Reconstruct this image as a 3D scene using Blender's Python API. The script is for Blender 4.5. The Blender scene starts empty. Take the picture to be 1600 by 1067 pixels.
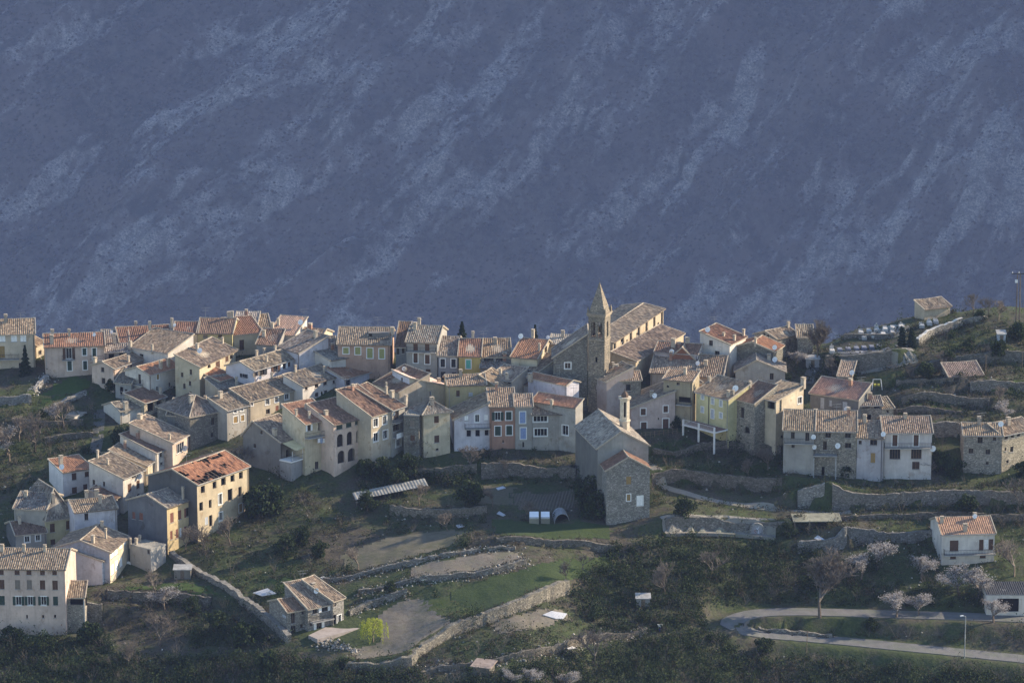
SKY_S, SUN_S, EXPOSURE, HAZE_D, HAZE_C = 0.13, 5.0, 1.12, 0.000060, (0.32, 0.41, 0.72)
import bpy, math, random
import numpy as np
from mathutils import Vector, Matrix, noise as mnoise
R = math.radians
random.seed(7)
rng = np.random.default_rng(11)
S = bpy.context.scene
COL = S.collection

# ------------------------------------------------------------------ camera model (photo is 1600 x 1067)
FPX, PITCH, CX, CY = 6000.0, R(13.2), 800.0, 533.5
CAM = Vector((0.0, -700.0, 186.0))
CP, SP = math.cos(PITCH), math.sin(PITCH)
def ray(px, py):
    a = (px - CX) / FPX; b = -(py - CY) / FPX
    return Vector((a, CP + b * SP, -SP + b * CP))
def at_y(px, py, y):
    d = ray(px, py); return CAM + d * ((y - CAM.y) / d.y)
def on_z(px, py, z):
    d = ray(px, py); return CAM + d * ((z - CAM.z) / d.z)
def on_plane(px, py, p, n):
    d = ray(px, py); return CAM + d * ((p - CAM).dot(n) / d.dot(n))

# ------------------------------------------------------------------ vector noise
def _hash(ix, iy, seed):
    h = (ix * 374761393 + iy * 668265263 + seed * 1442695041) & 0xFFFFFFFF
    h = ((h ^ (h >> 13)) * 1274126177) & 0xFFFFFFFF
    h = h ^ (h >> 16)
    return (h & 0xFFFFFF) / float(0xFFFFFF)
def vnoise(x, y, seed=0):
    x = np.asarray(x, float); y = np.asarray(y, float)
    ix = np.floor(x).astype(np.int64); iy = np.floor(y).astype(np.int64)
    fx = x - ix; fy = y - iy
    fx = fx * fx * fx * (fx * (fx * 6 - 15) + 10); fy = fy * fy * fy * (fy * (fy * 6 - 15) + 10)
    a = _hash(ix, iy, seed); b = _hash(ix + 1, iy, seed); c = _hash(ix, iy + 1, seed); d = _hash(ix + 1, iy + 1, seed)
    return (a + (b - a) * fx) * (1 - fy) + (c + (d - c) * fx) * fy
def fbm(x, y, oct=4, seed=0, gain=0.5):
    s = 0; a = 1; t = 0
    for o in range(oct):
        s = s + a * vnoise(x * 2 ** o, y * 2 ** o, seed + o * 17); t += a; a *= gain
    return s / t
def sstep(a, b, x):
    t = np.clip((x - a) / (b - a), 0, 1); return t * t * (3 - 2 * t)

# ------------------------------------------------------------------ terrain profile: (photo row, distance) columns
COLS = [
    (-150, [(562, 751), (585, 742), (640, 729), (700, 716), (800, 694), (900, 670), (985, 652), (1067, 634)]),
    (200,  [(560, 751), (640, 731), (700, 716), (800, 693), (900, 668), (985, 650), (1067, 632)]),
    (500,  [(562, 750), (640, 727), (720, 706), (800, 690), (900, 664), (985, 643), (1067, 622)]),
    (800,  [(562, 750), (640, 726), (720, 706), (760, 697), (800, 685), (850, 669), (900, 656), (985, 637), (1067, 620)]),
    (1000, [(560, 750), (640, 726), (720, 706), (815, 682), (850, 674), (900, 664), (985, 648), (1067, 632)]),
    (1230, [(554, 750), (600, 736), (640, 726), (745, 702), (830, 684), (880, 675), (960, 660), (1025, 647), (1067, 640)]),
    (1285, [(546, 751), (575, 742), (600, 735), (640, 726), (745, 702), (830, 684), (880, 675), (960, 660), (1025, 647), (1067, 640)]),
    (1345, [(522, 757), (545, 748), (575, 738), (640, 726), (745, 702), (830, 684), (880, 675), (960, 660), (1025, 647), (1067, 640)]),
    (1450, [(500, 759), (545, 744), (600, 731), (745, 702), (830, 685), (880, 675), (960, 660), (1025, 646), (1067, 639)]),
    (1560, [(488, 760), (510, 752), (545, 744), (600, 731), (735, 704), (830, 685), (880, 675), (960, 660), (1030, 646), (1067, 639)]),
    (1750, [(498, 760), (515, 752), (545, 744), (600, 731), (735, 704), (830, 685), (880, 675), (960, 660), (1030, 646), (1067, 639)]),
]
_cpx = np.array([c[0] for c in COLS], float)
_YG = np.arange(380.0, 960.0, 1.0)
_ZG = []
for cpx, lst in COLS:
    pts = []
    for py, Y in lst:
        d = ray(cpx, py); pts.append((Y, d.z / d.y * Y))
    pts.sort()
    Ys = np.array([p[0] for p in pts]); Zs = np.array([p[1] for p in pts])
    z = np.interp(_YG, Ys, Zs)
    lo, hi = _YG < Ys[0], _YG > Ys[-1]
    z[lo] = Zs[0] - (Ys[0] - _YG[lo]) * 0.36
    t = _YG[hi] - Ys[-1]
    z[hi] = Zs[-1] - 0.55 * np.maximum(t - 8, 0) - 0.02 * np.minimum(t, 8)
    k = np.ones(9) / 9
    z = np.convolve(np.pad(z, 4, mode='edge'), k, mode='valid')
    _ZG.append(z)
_ZG = np.array(_ZG)
def tz_base(x, y):
    """ground height without terrace steps; x, y world arrays"""
    x = np.asarray(x, float); y = np.asarray(y, float)
    Y = y - CAM.y
    px = CX + x / np.maximum(Y, 1) * FPX * CP
    yi = np.clip(Y - _YG[0], 0, len(_YG) - 1.001); i0 = yi.astype(int); f = yi - i0
    ci = np.clip(np.searchsorted(_cpx, px) - 1, 0, len(_cpx) - 2)
    t = np.clip((px - _cpx[ci]) / (_cpx[ci + 1] - _cpx[ci]), 0, 1); t = t * t * (3 - 2 * t)
    z0 = _ZG[ci, i0] * (1 - f) + _ZG[ci, i0 + 1] * f
    z1 = _ZG[ci + 1, i0] * (1 - f) + _ZG[ci + 1, i0 + 1] * f
    return CAM.z + z0 * (1 - t) + z1 * t
def cast(px, py, fn=None, y0=-150.0, y1=90.0):
    fn = fn or tz_base
    d = ray(px, py)
    ys = np.arange(y0, y1, 0.5)
    t = (ys - CAM.y) / d.y
    dz = CAM.z + d.z * t - fn(CAM.x + d.x * t, ys)
    k = np.nonzero(dz <= 0)[0]
    if len(k) == 0: y = y1
    elif k[0] == 0: y = y0
    else:
        k = k[0]; y = ys[k - 1] + 0.5 * dz[k - 1] / (dz[k - 1] - dz[k])
    return at_y(px, py, y)

# ------------------------------------------------------------------ terraces and road shape the ground
# every stone wall: photo polyline of its foot, height, label
STONE_WALLS = []
def sw(pts, h, label, th=0.5, step=True, col=(0.23, 0.21, 0.18)):
    STONE_WALLS.append(dict(pts=pts, h=h * .8, label=label, th=th, step=step, col=tuple(c * .78 for c in col)))
LG, BR, WH = (0.30, 0.275, 0.235), (0.24, 0.21, 0.17), (0.42, 0.40, 0.38)
sw([(-20, 634), (20, 632), (49, 629)], 1.6, 'smooth grey wall under the vegetable plot by the west edge', col=(0.30, 0.29, 0.27))
sw([(52, 620), (60, 606), (74, 592)], 1.1, 'tumbled pale wall curling up beside the west lawn', col=WH)
sw([(84, 634), (110, 624), (134, 614)], 1.0, 'low light wall slanting along the lower side of the lawn', col=WH)
sw([(70, 690), (105, 684), (146, 682)], 1.2, 'overgrown terrace wall under the west orchard', col=BR)
sw([(20, 660), (70, 664), (130, 662)], 0.9, 'low earth-brown orchard wall among the bare trees', col=BR)
sw([(168, 942), (215, 938), (262, 936), (330, 940)], 2.2, 'terrace wall behind the blossoming shrub at lower west', col=BR)
sw([(106, 960), (135, 962), (160, 962)], 4.2, 'tall rough retaining wall under the tiled porch', col=(0.25, 0.23, 0.19))
sw([(268, 868), (300, 893), (345, 920), (392, 950), (425, 978), (452, 1004)], 1.9, 'long coped boundary wall running down past the farmhouse', step=False, th=0.8, col=LG)
sw([(640, 738), (690, 742), (745, 742)], 1.2, 'low wall between the shrubs under the tower house', col=BR)
sw([(752, 742), (800, 740), (860, 741), (900, 746)], 2.4, 'dark rubble terrace wall below the glazed-gallery house', col=(0.21, 0.185, 0.155))
sw([(610, 800), (660, 806), (725, 806), (760, 800)], 1.8, 'mossy retaining wall beside the long tin shed', col=BR)
sw([(505, 908), (560, 900), (640, 882), (705, 868), (765, 858), (806, 858)], .8, 'loose stone bank above the pale ploughed plot', col=LG)
sw([(560, 930), (640, 913), (700, 905), (770, 892), (822, 880)], .8, 'loose stone bank below the pale ploughed plot', col=LG)
sw([(775, 850), (830, 850), (900, 853), (962, 858)], 1.5, 'straight dry wall below the cold frame lawn', col=BR)
sw([(540, 1044), (600, 1044), (640, 1040), (652, 1022), (700, 992), (740, 975), (790, 957), (840, 938), (886, 920)], 2.3, 'big curving garden wall holding the lower meadow', col=(0.33, 0.295, 0.235), th=0.9)
sw([(640, 1060), (690, 1045), (760, 1036), (850, 1020), (930, 1000), (1010, 985)], 0.9, 'low ragged bank across the bottom plots', col=BR)
sw([(545, 958), (575, 944), (610, 934), (636, 928)], 1.2, 'short stone wall behind the farmhouse woodpile', col=LG)
sw([(1018, 752), (1050, 748), (1100, 752), (1150, 760), (1222, 768)], 3.0, 'tall brown terrace wall under the grassy shelf', col=(0.22, 0.195, 0.165))
sw([(1020, 708), (1060, 712), (1100, 700), (1160, 700), (1220, 708)], 1.4, 'weedy garden wall below the white-posted terrace', col=BR)
sw([(1040, 828), (1080, 826), (1130, 826), (1175, 830), (1235, 832)], 3.2, 'grey retaining wall with the arched niche', col=(0.27, 0.25, 0.22))
sw([(1246, 788), (1266, 786), (1288, 786)], 3.6, 'pale block wall standing out below the stone house balcony', col=(0.42, 0.40, 0.36))
sw([(1300, 790), (1350, 792), (1420, 788), (1500, 786), (1640, 790)], 3.0, 'long ivy-grown wall under the lower east row', col=(0.25, 0.225, 0.195))
sw([(1240, 812), (1320, 812), (1400, 808), (1500, 806), (1640, 810)], 1.0, 'thin lower terrace wall under the ivy-grown wall', col=BR)
sw([(1320, 845), (1380, 842), (1460, 840)], 2.0, 'plain concrete-topped wall beside the villa', col=(0.26, 0.25, 0.235))
sw([(1246, 858), (1290, 856), (1322, 848)], 2.2, 'rendered grey wall below the roadside shed', col=(0.30, 0.285, 0.265))
sw([(1515, 616), (1560, 612), (1640, 610)], 2.2, 'grey rubble wall along the grassy terrace by the stone hut', col=LG)
sw([(1408, 632), (1450, 626), (1500, 628), (1546, 634)], 2.0, 'dark overgrown wall in the upper east terraces', col=BR)
sw([(1400, 646), (1460, 644), (1505, 646)], 0.9, 'low wall edging the green strip behind the small stone house', col=BR)
sw([(1455, 678), (1485, 676), (1505, 680)], 3.0, 'high stone wall between the white house and the rubble house', col=LG)
sw([(1400, 602), (1450, 600), (1490, 606)], 1.4, 'half-buried terrace wall below the cemetery path', col=BR)
sw([(1430, 582), (1490, 570), (1560, 562), (1640, 560)], 2.2, 'mossy rock wall under the upper meadow', col=(0.22, 0.21, 0.18))
sw([(1292, 574), (1320, 576), (1355, 574), (1392, 570)], 4.0, 'big cemetery retaining wall of dark rubble', col=(0.21, 0.195, 0.17), th=0.9)
sw([(1318, 531), (1350, 529), (1398, 526)], 1.3, 'upper cemetery wall behind the marble tombs', step=False, col=LG)
sw([(1433, 545), (1450, 528), (1470, 520), (1503, 509)], 2.0, 'cemetery side wall with bright white coping', step=False, col=(0.40, 0.37, 0.32))
sw([(1505, 507), (1525, 503), (1542, 498)], 1.3, 'lower continuation of the cemetery wall near the hilltop scrub', step=False, col=(0.36, 0.33, 0.28))
sw([(1232, 1000), (1270, 1002), (1320, 1006), (1380, 1012)], 0.0, 'low kerb wall inside the road bend', step=False, col=LG, th=0.5)
STONE_WALLS[-1]['h'] = 0.7
for w_ in STONE_WALLS[-1:]: w_['pts'] = [(1186, 978), (1200, 983), (1250, 988), (1300, 992)]
ROAD_PX = [(1680, 972), (1600, 967), (1500, 963), (1400, 960), (1300, 957), (1230, 956), (1180, 959), (1152, 967), (1143, 976), (1152, 985),
           (1185, 991), (1250, 996), (1330, 1003), (1420, 1012), (1510, 1021), (1600, 1030), (1680, 1038)]
def smooth_line(pts, step=1.0):
    pts = [Vector(p) for p in pts]
    out = []
    for i in range(len(pts) - 1):
        p0 = pts[max(i - 1, 0)]; p1 = pts[i]; p2 = pts[i + 1]; p3 = pts[min(i + 2, len(pts) - 1)]
        n = max(1, int((p2 - p1).length / step))
        for k in range(n):
            t = k / n
            out.append(0.5 * ((2 * p1) + (p2 - p0) * t + (2 * p0 - 5 * p1 + 4 * p2 - p3) * t * t + (3 * p1 - p0 - 3 * p2 + p3) * t ** 3))
    out.append(pts[-1]); return out
ROAD = smooth_line([cast(*p) for p in ROAD_PX], 1.0)
for w in STONE_WALLS:
    w['line'] = smooth_line([cast(*p) for p in w['pts']], 0.8)
def seg_dist(x, y, line):
    """signed distance (+ uphill / away from camera) and whether beside the line"""
    P = np.array([[p.x, p.y] for p in line]); best = np.full(x.shape, 1e9); sgn = np.ones(x.shape); idx = np.zeros(x.shape, int)
    for i in range(len(P) - 1):
        a, b = P[i], P[i + 1]; e = b - a; L2 = (e * e).sum() + 1e-9
        t = np.clip(((x - a[0]) * e[0] + (y - a[1]) * e[1]) / L2, 0, 1)
        dx = x - a[0] - t * e[0]; dy = y - a[1] - t * e[1]
        d = np.hypot(dx, dy); m = d < best
        cr = e[0] * (y - a[1]) - e[1] * (x - a[0])
        if e[0] < 0: cr = -cr
        best[m] = d[m]; sgn[m] = np.sign(cr[m]); idx[m] = i
    return best, sgn, idx
_gx = np.arange(-150.0, 150.01, 0.75); _gy = np.arange(-140.0, 110.01, 0.75)
GX, GY = np.meshgrid(_gx, _gy)
GZ = tz_base(GX, GY)
GZ = GZ + (fbm(GX / 6, GY / 6, 3, 5) - 0.5) * 0.9
for w in STONE_WALLS:
    if not w['step']: continue
    L = w['line']; P = np.array([[p.x, p.y] for p in L])
    m = (GX > P[:, 0].min() - 9) & (GX < P[:, 0].max() + 9) & (GY > P[:, 1].min() - 9) & (GY < P[:, 1].max() + 9)
    d, s, i = seg_dist(GX[m], GY[m], L)
    endf = 1.0
    GZ[m] += np.where(s > 0, 0.75, -0.25) * w['h'] * np.exp(-(np.maximum(d - 0.3, 0) / 5.0) ** 1.5) * endf
RP = np.array([[p.x, p.y, p.z] for p in ROAD])
m = (GX > RP[:, 0].min() - 12) & (GY > RP[:, 1].min() - 12) & (GY < RP[:, 1].max() + 12)
d, s, i = seg_dist(GX[m], GY[m], ROAD)
k = sstep(6.5, 3.2, d)
GZ[m] = GZ[m] * (1 - k) + RP[i, 2] * k
def tz(x, y):
    x = np.asarray(x, float); y = np.asarray(y, float)
    fx = np.clip((x - _gx[0]) / 0.75, 0, len(_gx) - 1.001); fy = np.clip((y - _gy[0]) / 0.75, 0, len(_gy) - 1.001)
    ix = fx.astype(int); iy = fy.astype(int); fx = fx - ix; fy = fy - iy
    return (GZ[iy, ix] * (1 - fx) + GZ[iy, ix + 1] * fx) * (1 - fy) + (GZ[iy + 1, ix] * (1 - fx) + GZ[iy + 1, ix + 1] * fx) * fy
def ground(px, py): return cast(px, py, tz, -138, 105)

# ------------------------------------------------------------------ object helpers
def link(o, parent=None):
    COL.objects.link(o)
    if parent is not None: o.parent = parent
    return o
def tag(o, label=None, cat=None, group=None, kind=None):
    if label: o['label'] = label
    if cat: o['category'] = cat
    if group: o['group'] = group
    if kind: o['kind'] = kind
    return o
def empty(name, loc, label=None, cat=None, group=None):
    o = bpy.data.objects.new(name, None); o.location = loc; o.empty_display_size = 0.5
    link(o); return tag(o, label, cat, group)
class MB:
    """collects faces in world space, links them as one mesh object"""
    def __init__(s): s.v = []; s.f = []; s.uv = {}; s.mi = []
    def add(s, vs, fs, mi=0, uvs=None):
        n = len(s.v); s.v += [tuple(v) for v in vs]
        for j, f in enumerate(fs):
            if uvs: s.uv[len(s.f)] = [uvs[q] for q in f]
            s.f.append([n + q for q in f]); s.mi.append(mi)
    def quad(s, a, b, c, d, mi=0): s.add([a, b, c, d], [(0, 1, 2, 3)], mi)
    def box(s, c, ax, ay, az, mi=0):
        c = Vector(c); ax, ay, az = Vector(ax), Vector(ay), Vector(az)
        vs = [c + sx * ax + sy * ay + sz * az for sz in (-1, 1) for sy in (-1, 1) for sx in (-1, 1)]
        if ax.cross(ay).dot(az) >= 0: fs = [(0, 2, 3, 1), (4, 5, 7, 6), (0, 1, 5, 4), (2, 6, 7, 3), (0, 4, 6, 2), (1, 3, 7, 5)]
        else: fs = [(1, 3, 2, 0), (6, 7, 5, 4), (4, 5, 1, 0), (3, 7, 6, 2), (2, 6, 4, 0), (5, 7, 3, 1)]
        s.add(vs, fs, mi)
    def tube(s, p, q, r0, r1=None, n=6, mi=0, cap=True):
        p, q = Vector(p), Vector(q); r1 = r0 if r1 is None else r1
        d = (q - p)
        if d.length < 1e-6: return
        d.normalize(); a = d.orthogonal().normalized(); b = d.cross(a)
        vs = []
        for c, r in ((p, r0), (q, r1)):
            for k in range(n):
                t = 2 * math.pi * k / n; vs.append(c + (a * math.cos(t) + b * math.sin(t)) * r)
        fs = [(k, (k + 1) % n, n + (k + 1) % n, n + k) for k in range(n)]
        if cap: fs += [tuple(range(n - 1, -1, -1)), tuple(range(n, 2 * n))]
        s.add(vs, fs, mi)
    def build(s, name, mats, parent=None, origin=None, smooth=False):
        if not s.f: return None
        me = bpy.data.meshes.new(name)
        o0 = Vector(origin) if origin is not None else (parent_world(parent) if parent is not None else Vector((0, 0, 0)))
        me.from_pydata([(v[0] - o0.x, v[1] - o0.y, v[2] - o0.z) for v in s.v], [], s.f)
        if not isinstance(mats, (list, tuple)): mats = [mats]
        for m in mats: me.materials.append(m)
        if len(mats) > 1: me.polygons.foreach_set('material_index', s.mi)
        if s.uv:
            ul = me.uv_layers.new(name='UVMap'); arr = np.zeros((len(me.loops), 2), np.float32); q = 0
            for fi, f in enumerate(s.f):
                u = s.uv.get(fi)
                if u is not None: arr[q:q + len(f)] = u
                q += len(f)
            ul.data.foreach_set('uv', arr.ravel())
        if smooth: me.polygons.foreach_set('use_smooth', [True] * len(me.polygons))
        me.update()
        ob = bpy.data.objects.new(name, me)
        if parent is None: ob.location = o0
        else:
            # parents carry no rotation: a child's location is relative
            ob.location = Vector((0, 0, 0))
        link(ob, parent); return ob
def parent_world(p):
    v = Vector((0, 0, 0))
    while p is not None: v += Vector(p.location); p = p.parent
    return v
def np_mesh(name, V, F, mats, parent=None, loc=(0, 0, 0), attr=None, smooth=False, mi=None):
    me = bpy.data.meshes.new(name); V = np.asarray(V, np.float32); F = np.asarray(F, np.int32); k = F.shape[1]
    me.vertices.add(len(V)); me.vertices.foreach_set('co', V.ravel())
    me.loops.add(F.size); me.loops.foreach_set('vertex_index', F.ravel())
    me.polygons.add(len(F)); me.polygons.foreach_set('loop_start', np.arange(len(F), dtype=np.int32) * k)
    for m in (mats if isinstance(mats, (list, tuple)) else [mats]): me.materials.append(m)
    if mi is not None: me.polygons.foreach_set('material_index', np.asarray(mi, np.int32))
    if smooth: me.polygons.foreach_set('use_smooth', np.ones(len(F), bool))
    me.update(calc_edges=True)
    for an, av in (attr or {}).items():
        a = me.attributes.new(an, 'FLOAT', 'POINT'); a.data.foreach_set('value', np.asarray(av, np.float32).ravel())
    o = bpy.data.objects.new(name, me); o.location = loc
    return link(o, parent)

# ------------------------------------------------------------------ materials
def nt(name):
    m = bpy.data.materials.new(name); m.use_nodes = True; t = m.node_tree; t.nodes.clear()
    out = t.nodes.new('ShaderNodeOutputMaterial'); b = t.nodes.new('ShaderNodeBsdfPrincipled')
    t.links.new(b.outputs[0], out.inputs[0]); b.inputs['Roughness'].default_value = 0.9
    b.inputs['Specular IOR Level'].default_value = 0.15
    return m, t, b
def N(t, kind, **kw):
    n = t.nodes.new(kind)
    for k_, v in kw.items():
        if k_ in n.inputs: n.inputs[k_].default_value = v
        else: setattr(n, k_, v)
    return n
def mixc(t, fac, a, b, blend='MIX'):
    n = t.nodes.new('ShaderNodeMix'); n.data_type = 'RGBA'; n.blend_type = blend
    for sock, v in ((n.inputs[0], fac), (n.inputs[6], a), (n.inputs[7], b)):
        if isinstance(v, bpy.types.NodeSocket): t.links.new(v, sock)
        elif isinstance(v, (int, float)): sock.default_value = v
        else: sock.default_value = (*v, 1)
    return n.outputs[2]
def ramp(t, fac, stops):
    n = t.nodes.new('ShaderNodeValToRGB'); cr = n.color_ramp
    while len(cr.elements) < len(stops): cr.elements.new(0.5)
    for e, (p, c) in zip(cr.elements, stops):
        e.position = p; e.color = (*c, 1) if not isinstance(c, (int, float)) else (c, c, c, 1)
    t.links.new(fac, n.inputs[0]); return n.outputs[0]
def coords(t, kind='Object', scale=(1, 1, 1)):
    c = t.nodes.new('ShaderNodeTexCoord'); mp = t.nodes.new('ShaderNodeMapping'); mp.inputs['Scale'].default_value = scale
    t.links.new(c.outputs[kind], mp.inputs[0]); return mp.outputs[0]
def wcoords(t, scale=(1, 1, 1)):
    c = t.nodes.new('ShaderNodeNewGeometry'); mp = t.nodes.new('ShaderNodeMapping'); mp.inputs['Scale'].default_value = scale
    t.links.new(c.outputs['Position'], mp.inputs[0]); return mp.outputs[0]
def noise(t, vec, scale, detail=4, rough=0.55):
    n = t.nodes.new('ShaderNodeTexNoise'); n.inputs['Scale'].default_value = scale; n.inputs['Detail'].default_value = detail
    n.inputs['Roughness'].default_value = rough
    t.links.new(vec, n.inputs['Vector']); return n.outputs[0]
def bump(t, b, h, strength=0.5, dist=0.1):
    n = t.nodes.new('ShaderNodeBump'); n.inputs['Strength'].default_value = strength; n.inputs['Distance'].default_value = dist
    t.links.new(h, n.inputs['Height']); t.links.new(n.outputs[0], b.inputs['Normal'])
def objcol(t):
    return t.nodes.new('ShaderNodeObjectInfo').outputs['Color']

def mat_stucco():
    m, t, b = nt('old stucco'); w = wcoords(t); oc = objcol(t)
    mul = lambda f: mixc(t, 1.0, oc, f, 'MULTIPLY')
    c = mixc(t, ramp(t, noise(t, w, 0.35, 6, 0.65), [(0.35, 0.0), (0.68, 1.0)]), mul((1.10, 1.09, 1.07)), mul((0.72, 0.72, 0.72)))
    streak = noise(t, wcoords(t, (1.6, 1.6, 0.16)), 1.0, 5, 0.7)
    c = mixc(t, ramp(t, streak, [(0.48, 0.0), (0.80, 0.6)]), c, mul((0.50, 0.49, 0.47)))
    pt = noise(t, wcoords(t, (1, 1, .8)), .55, 7, .72)
    c = mixc(t, ramp(t, pt, [(.57, 0.0), (.65, .8)]), c, mul((0.60, 0.53, 0.46)))
    c = mixc(t, ramp(t, noise(t, w, .16, 3, .5), [(.40, 0.0), (.70, .5)]), c, mul((0.70, 0.70, 0.70)))
    c = mixc(t, ramp(t, noise(t, w, 1.3, 5, .7), [(.62, 0.0), (.70, .7)]), c, mul((1.22, 1.20, 1.16)))
    t.links.new(c, b.inputs['Base Color']); bump(t, b, noise(t, w, 5, 4), 0.35, 0.05); return m
def mat_stone(name='rubble stone', sc=3.6):
    m, t, b = nt(name); w = wcoords(t, (1, 1, 1.5))
    v = t.nodes.new('ShaderNodeTexVoronoi'); v.inputs['Scale'].default_value = sc; t.links.new(w, v.inputs['Vector'])
    v2 = t.nodes.new('ShaderNodeTexVoronoi'); v2.feature = 'DISTANCE_TO_EDGE'; v2.inputs['Scale'].default_value = sc; t.links.new(w, v2.inputs['Vector'])
    sep = t.nodes.new('ShaderNodeSeparateColor'); t.links.new(v.outputs['Color'], sep.inputs[0])
    tone = ramp(t, sep.outputs[0], [(0.0, 0.58), (0.5, 0.90), (0.85, 1.12), (1.0, 1.5)])
    c = mixc(t, 1.0, objcol(t), tone, 'MULTIPLY')
    c = mixc(t, ramp(t, v2.outputs['Distance'], [(0.0, 0.8), (0.10, 0.0)]), c, (0.06, 0.053, 0.045))
    c = mixc(t, ramp(t, noise(t, w, 0.5, 5, 0.65), [(0.45, 0.0), (0.75, 0.6)]), c, (0.10, 0.10, 0.075))
    t.links.new(c, b.inputs['Base Color']); bump(t, b, v2.outputs['Distance'], 0.9, 0.12); return m
def mat_roof():
    m, t, b = nt('clay roof tiles')
    uv = coords(t, 'UV', (1 / 0.28, 1 / 0.46, 1))
    fl = t.nodes.new('ShaderNodeVectorMath'); fl.operation = 'FLOOR'; t.links.new(uv, fl.inputs[0])
    wn = t.nodes.new('ShaderNodeTexWhiteNoise'); wn.noise_dimensions = '2D'; t.links.new(fl.outputs[0], wn.inputs['Vector'])
    tone = ramp(t, wn.outputs['Value'], [(0.0, 0.42), (0.22, 0.78), (0.7, 1.08), (0.9, 1.38), (1.0, 1.8)])
    alpha = t.nodes.new('ShaderNodeObjectInfo').outputs['Alpha']
    tone = mixc(t, alpha, (1, 1, 1), tone)
    c = mixc(t, 1.0, objcol(t), tone, 'MULTIPLY')
    sepc = t.nodes.new('ShaderNodeSeparateColor'); t.links.new(wn.outputs['Color'], sepc.inputs[0])
    mt = t.nodes.new('ShaderNodeMath'); mt.operation = 'MULTIPLY'; t.links.new(sepc.outputs[1], mt.inputs[0]); t.links.new(alpha, mt.inputs[1])
    c = mixc(t, ramp(t, mt.outputs[0], [(0.66, 0.0), (0.95, 0.42)]), c, (0.22, 0.125, 0.08))
    st = noise(t, coords(t, 'UV', (1.1, 0.45, 1)), 0.9, 6, 0.7)
    c = mixc(t, ramp(t, st, [(0.48, 0.0), (0.76, 0.6)]), c, (0.11, 0.095, 0.075))
    pl = noise(t, coords(t, 'UV', (0.9, 0.5, 1)), 0.9, 4, 0.6)
    c = mixc(t, ramp(t, pl, [(0.60, 0.0), (0.85, 0.3)]), c, (0.33, 0.29, 0.23))
    t.links.new(c, b.inputs['Base Color']); bump(t, b, wn.outputs['Value'], 0.5, 0.05); return m
def mat_plain(name, col, rough=0.85, var=0.25, sc=3.0, metal=0.0):
    m, t, b = nt(name); b.inputs['Roughness'].default_value = rough; b.inputs['Metallic'].default_value = metal
    n = noise(t, wcoords(t), sc, 4)
    c = mixc(t, 1.0, col, ramp(t, n, [(0.3, 1 - var), (0.7, 1 + var)]), 'MULTIPLY')
    t.links.new(c, b.inputs['Base Color']); return m
def mat_obj(name, rough=0.8, var=0.2, sc=2.0):
    m, t, b = nt(name); b.inputs['Roughness'].default_value = rough
    c = mixc(t, 1.0, objcol(t), ramp(t, noise(t, wcoords(t), sc, 4), [(0.3, 1 - var), (0.7, 1 + var)]), 'MULTIPLY')
    t.links.new(c, b.inputs['Base Color']); return m
def mat_leaf(name, cols, trans=0.25):
    m, t, b = nt(name)
    g = t.nodes.new('ShaderNodeNewGeometry'); c = ramp(t, g.outputs['Random Per Island'], [(i / (len(cols) - 1), cc) for i, cc in enumerate(cols)])
    t.links.new(c, b.inputs['Base Color']); b.inputs['Roughness'].default_value = 0.75
    tr = t.nodes.new('ShaderNodeBsdfTranslucent'); t.links.new(c, tr.inputs[0])
    mx = t.nodes.new('ShaderNodeMixShader'); mx.inputs[0].default_value = trans
    t.links.new(b.outputs[0], mx.inputs[1]); t.links.new(tr.outputs[0], mx.inputs[2])
    o = [n for n in t.nodes if n.type == 'OUTPUT_MATERIAL'][0]; t.links.new(mx.outputs[0], o.inputs[0]); return m
M = {}
M['stucco'] = mat_stucco(); M['stone'] = mat_stone(); M['dry'] = mat_stone('dry stone', 3.0); M['roof'] = mat_roof()
M['mortar'] = mat_plain('lime mortar', (0.40, 0.34, 0.26), var=0.4, sc=6)
M['paint'] = mat_obj('painted wood', 0.6, 0.15, 4); M['plaster'] = mat_obj('plaster trim', 0.9, 0.2, 2)
M['white'] = mat_plain('white paint', (0.75, 0.74, 0.71), 0.5, 0.08)
M['iron'] = mat_plain('dark iron', (0.035, 0.035, 0.035), 0.5)
M['wood'] = mat_plain('grey timber', (0.16, 0.12, 0.085), 0.8, 0.4, 5)
M['conc'] = mat_plain('concrete', (0.33, 0.32, 0.30), 0.9, 0.25, 1.2)
m, t, b = nt('window glass'); b.inputs['Base Color'].default_value = (0.012, 0.014, 0.016, 1); b.inputs['Roughness'].default_value = 0.15; b.inputs['Specular IOR Level'].default_value = 0.5
M['glass'] = m
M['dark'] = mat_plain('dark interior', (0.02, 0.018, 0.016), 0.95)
M['dish'] = mat_plain('dish enamel', (0.78, 0.78, 0.76), 0.45, 0.05)
M['bark'] = mat_plain('bark', (0.14, 0.11, 0.085), 0.95, 0.35, 3)
M['twig'] = mat_plain('bare twigs', (0.155, 0.132, 0.11), 0.95, 0.35, 1.5)
M['evergreen'] = mat_leaf('evergreen leaves', [(0.012, 0.022, 0.010), (0.026, 0.042, 0.015), (0.055, 0.080, 0.025)])
M['conifer'] = mat_leaf('conifer needles', [(0.012, 0.024, 0.014), (0.022, 0.038, 0.02), (0.04, 0.058, 0.028)])
M['bramble'] = mat_leaf('bramble leaves', [(0.035, 0.030, 0.018), (0.065, 0.052, 0.03), (0.04, 0.05, 0.022), (0.10, 0.075, 0.048)])
M['blossom'] = mat_leaf('almond blossom', [(0.36, 0.335, 0.325), (0.48, 0.455, 0.44), (0.26, 0.23, 0.215)], 0.35)
M['willow'] = mat_leaf('willow leaves', [(0.30, 0.33, 0.04), (0.40, 0.42, 0.06), (0.22, 0.28, 0.04)], 0.4)
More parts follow.
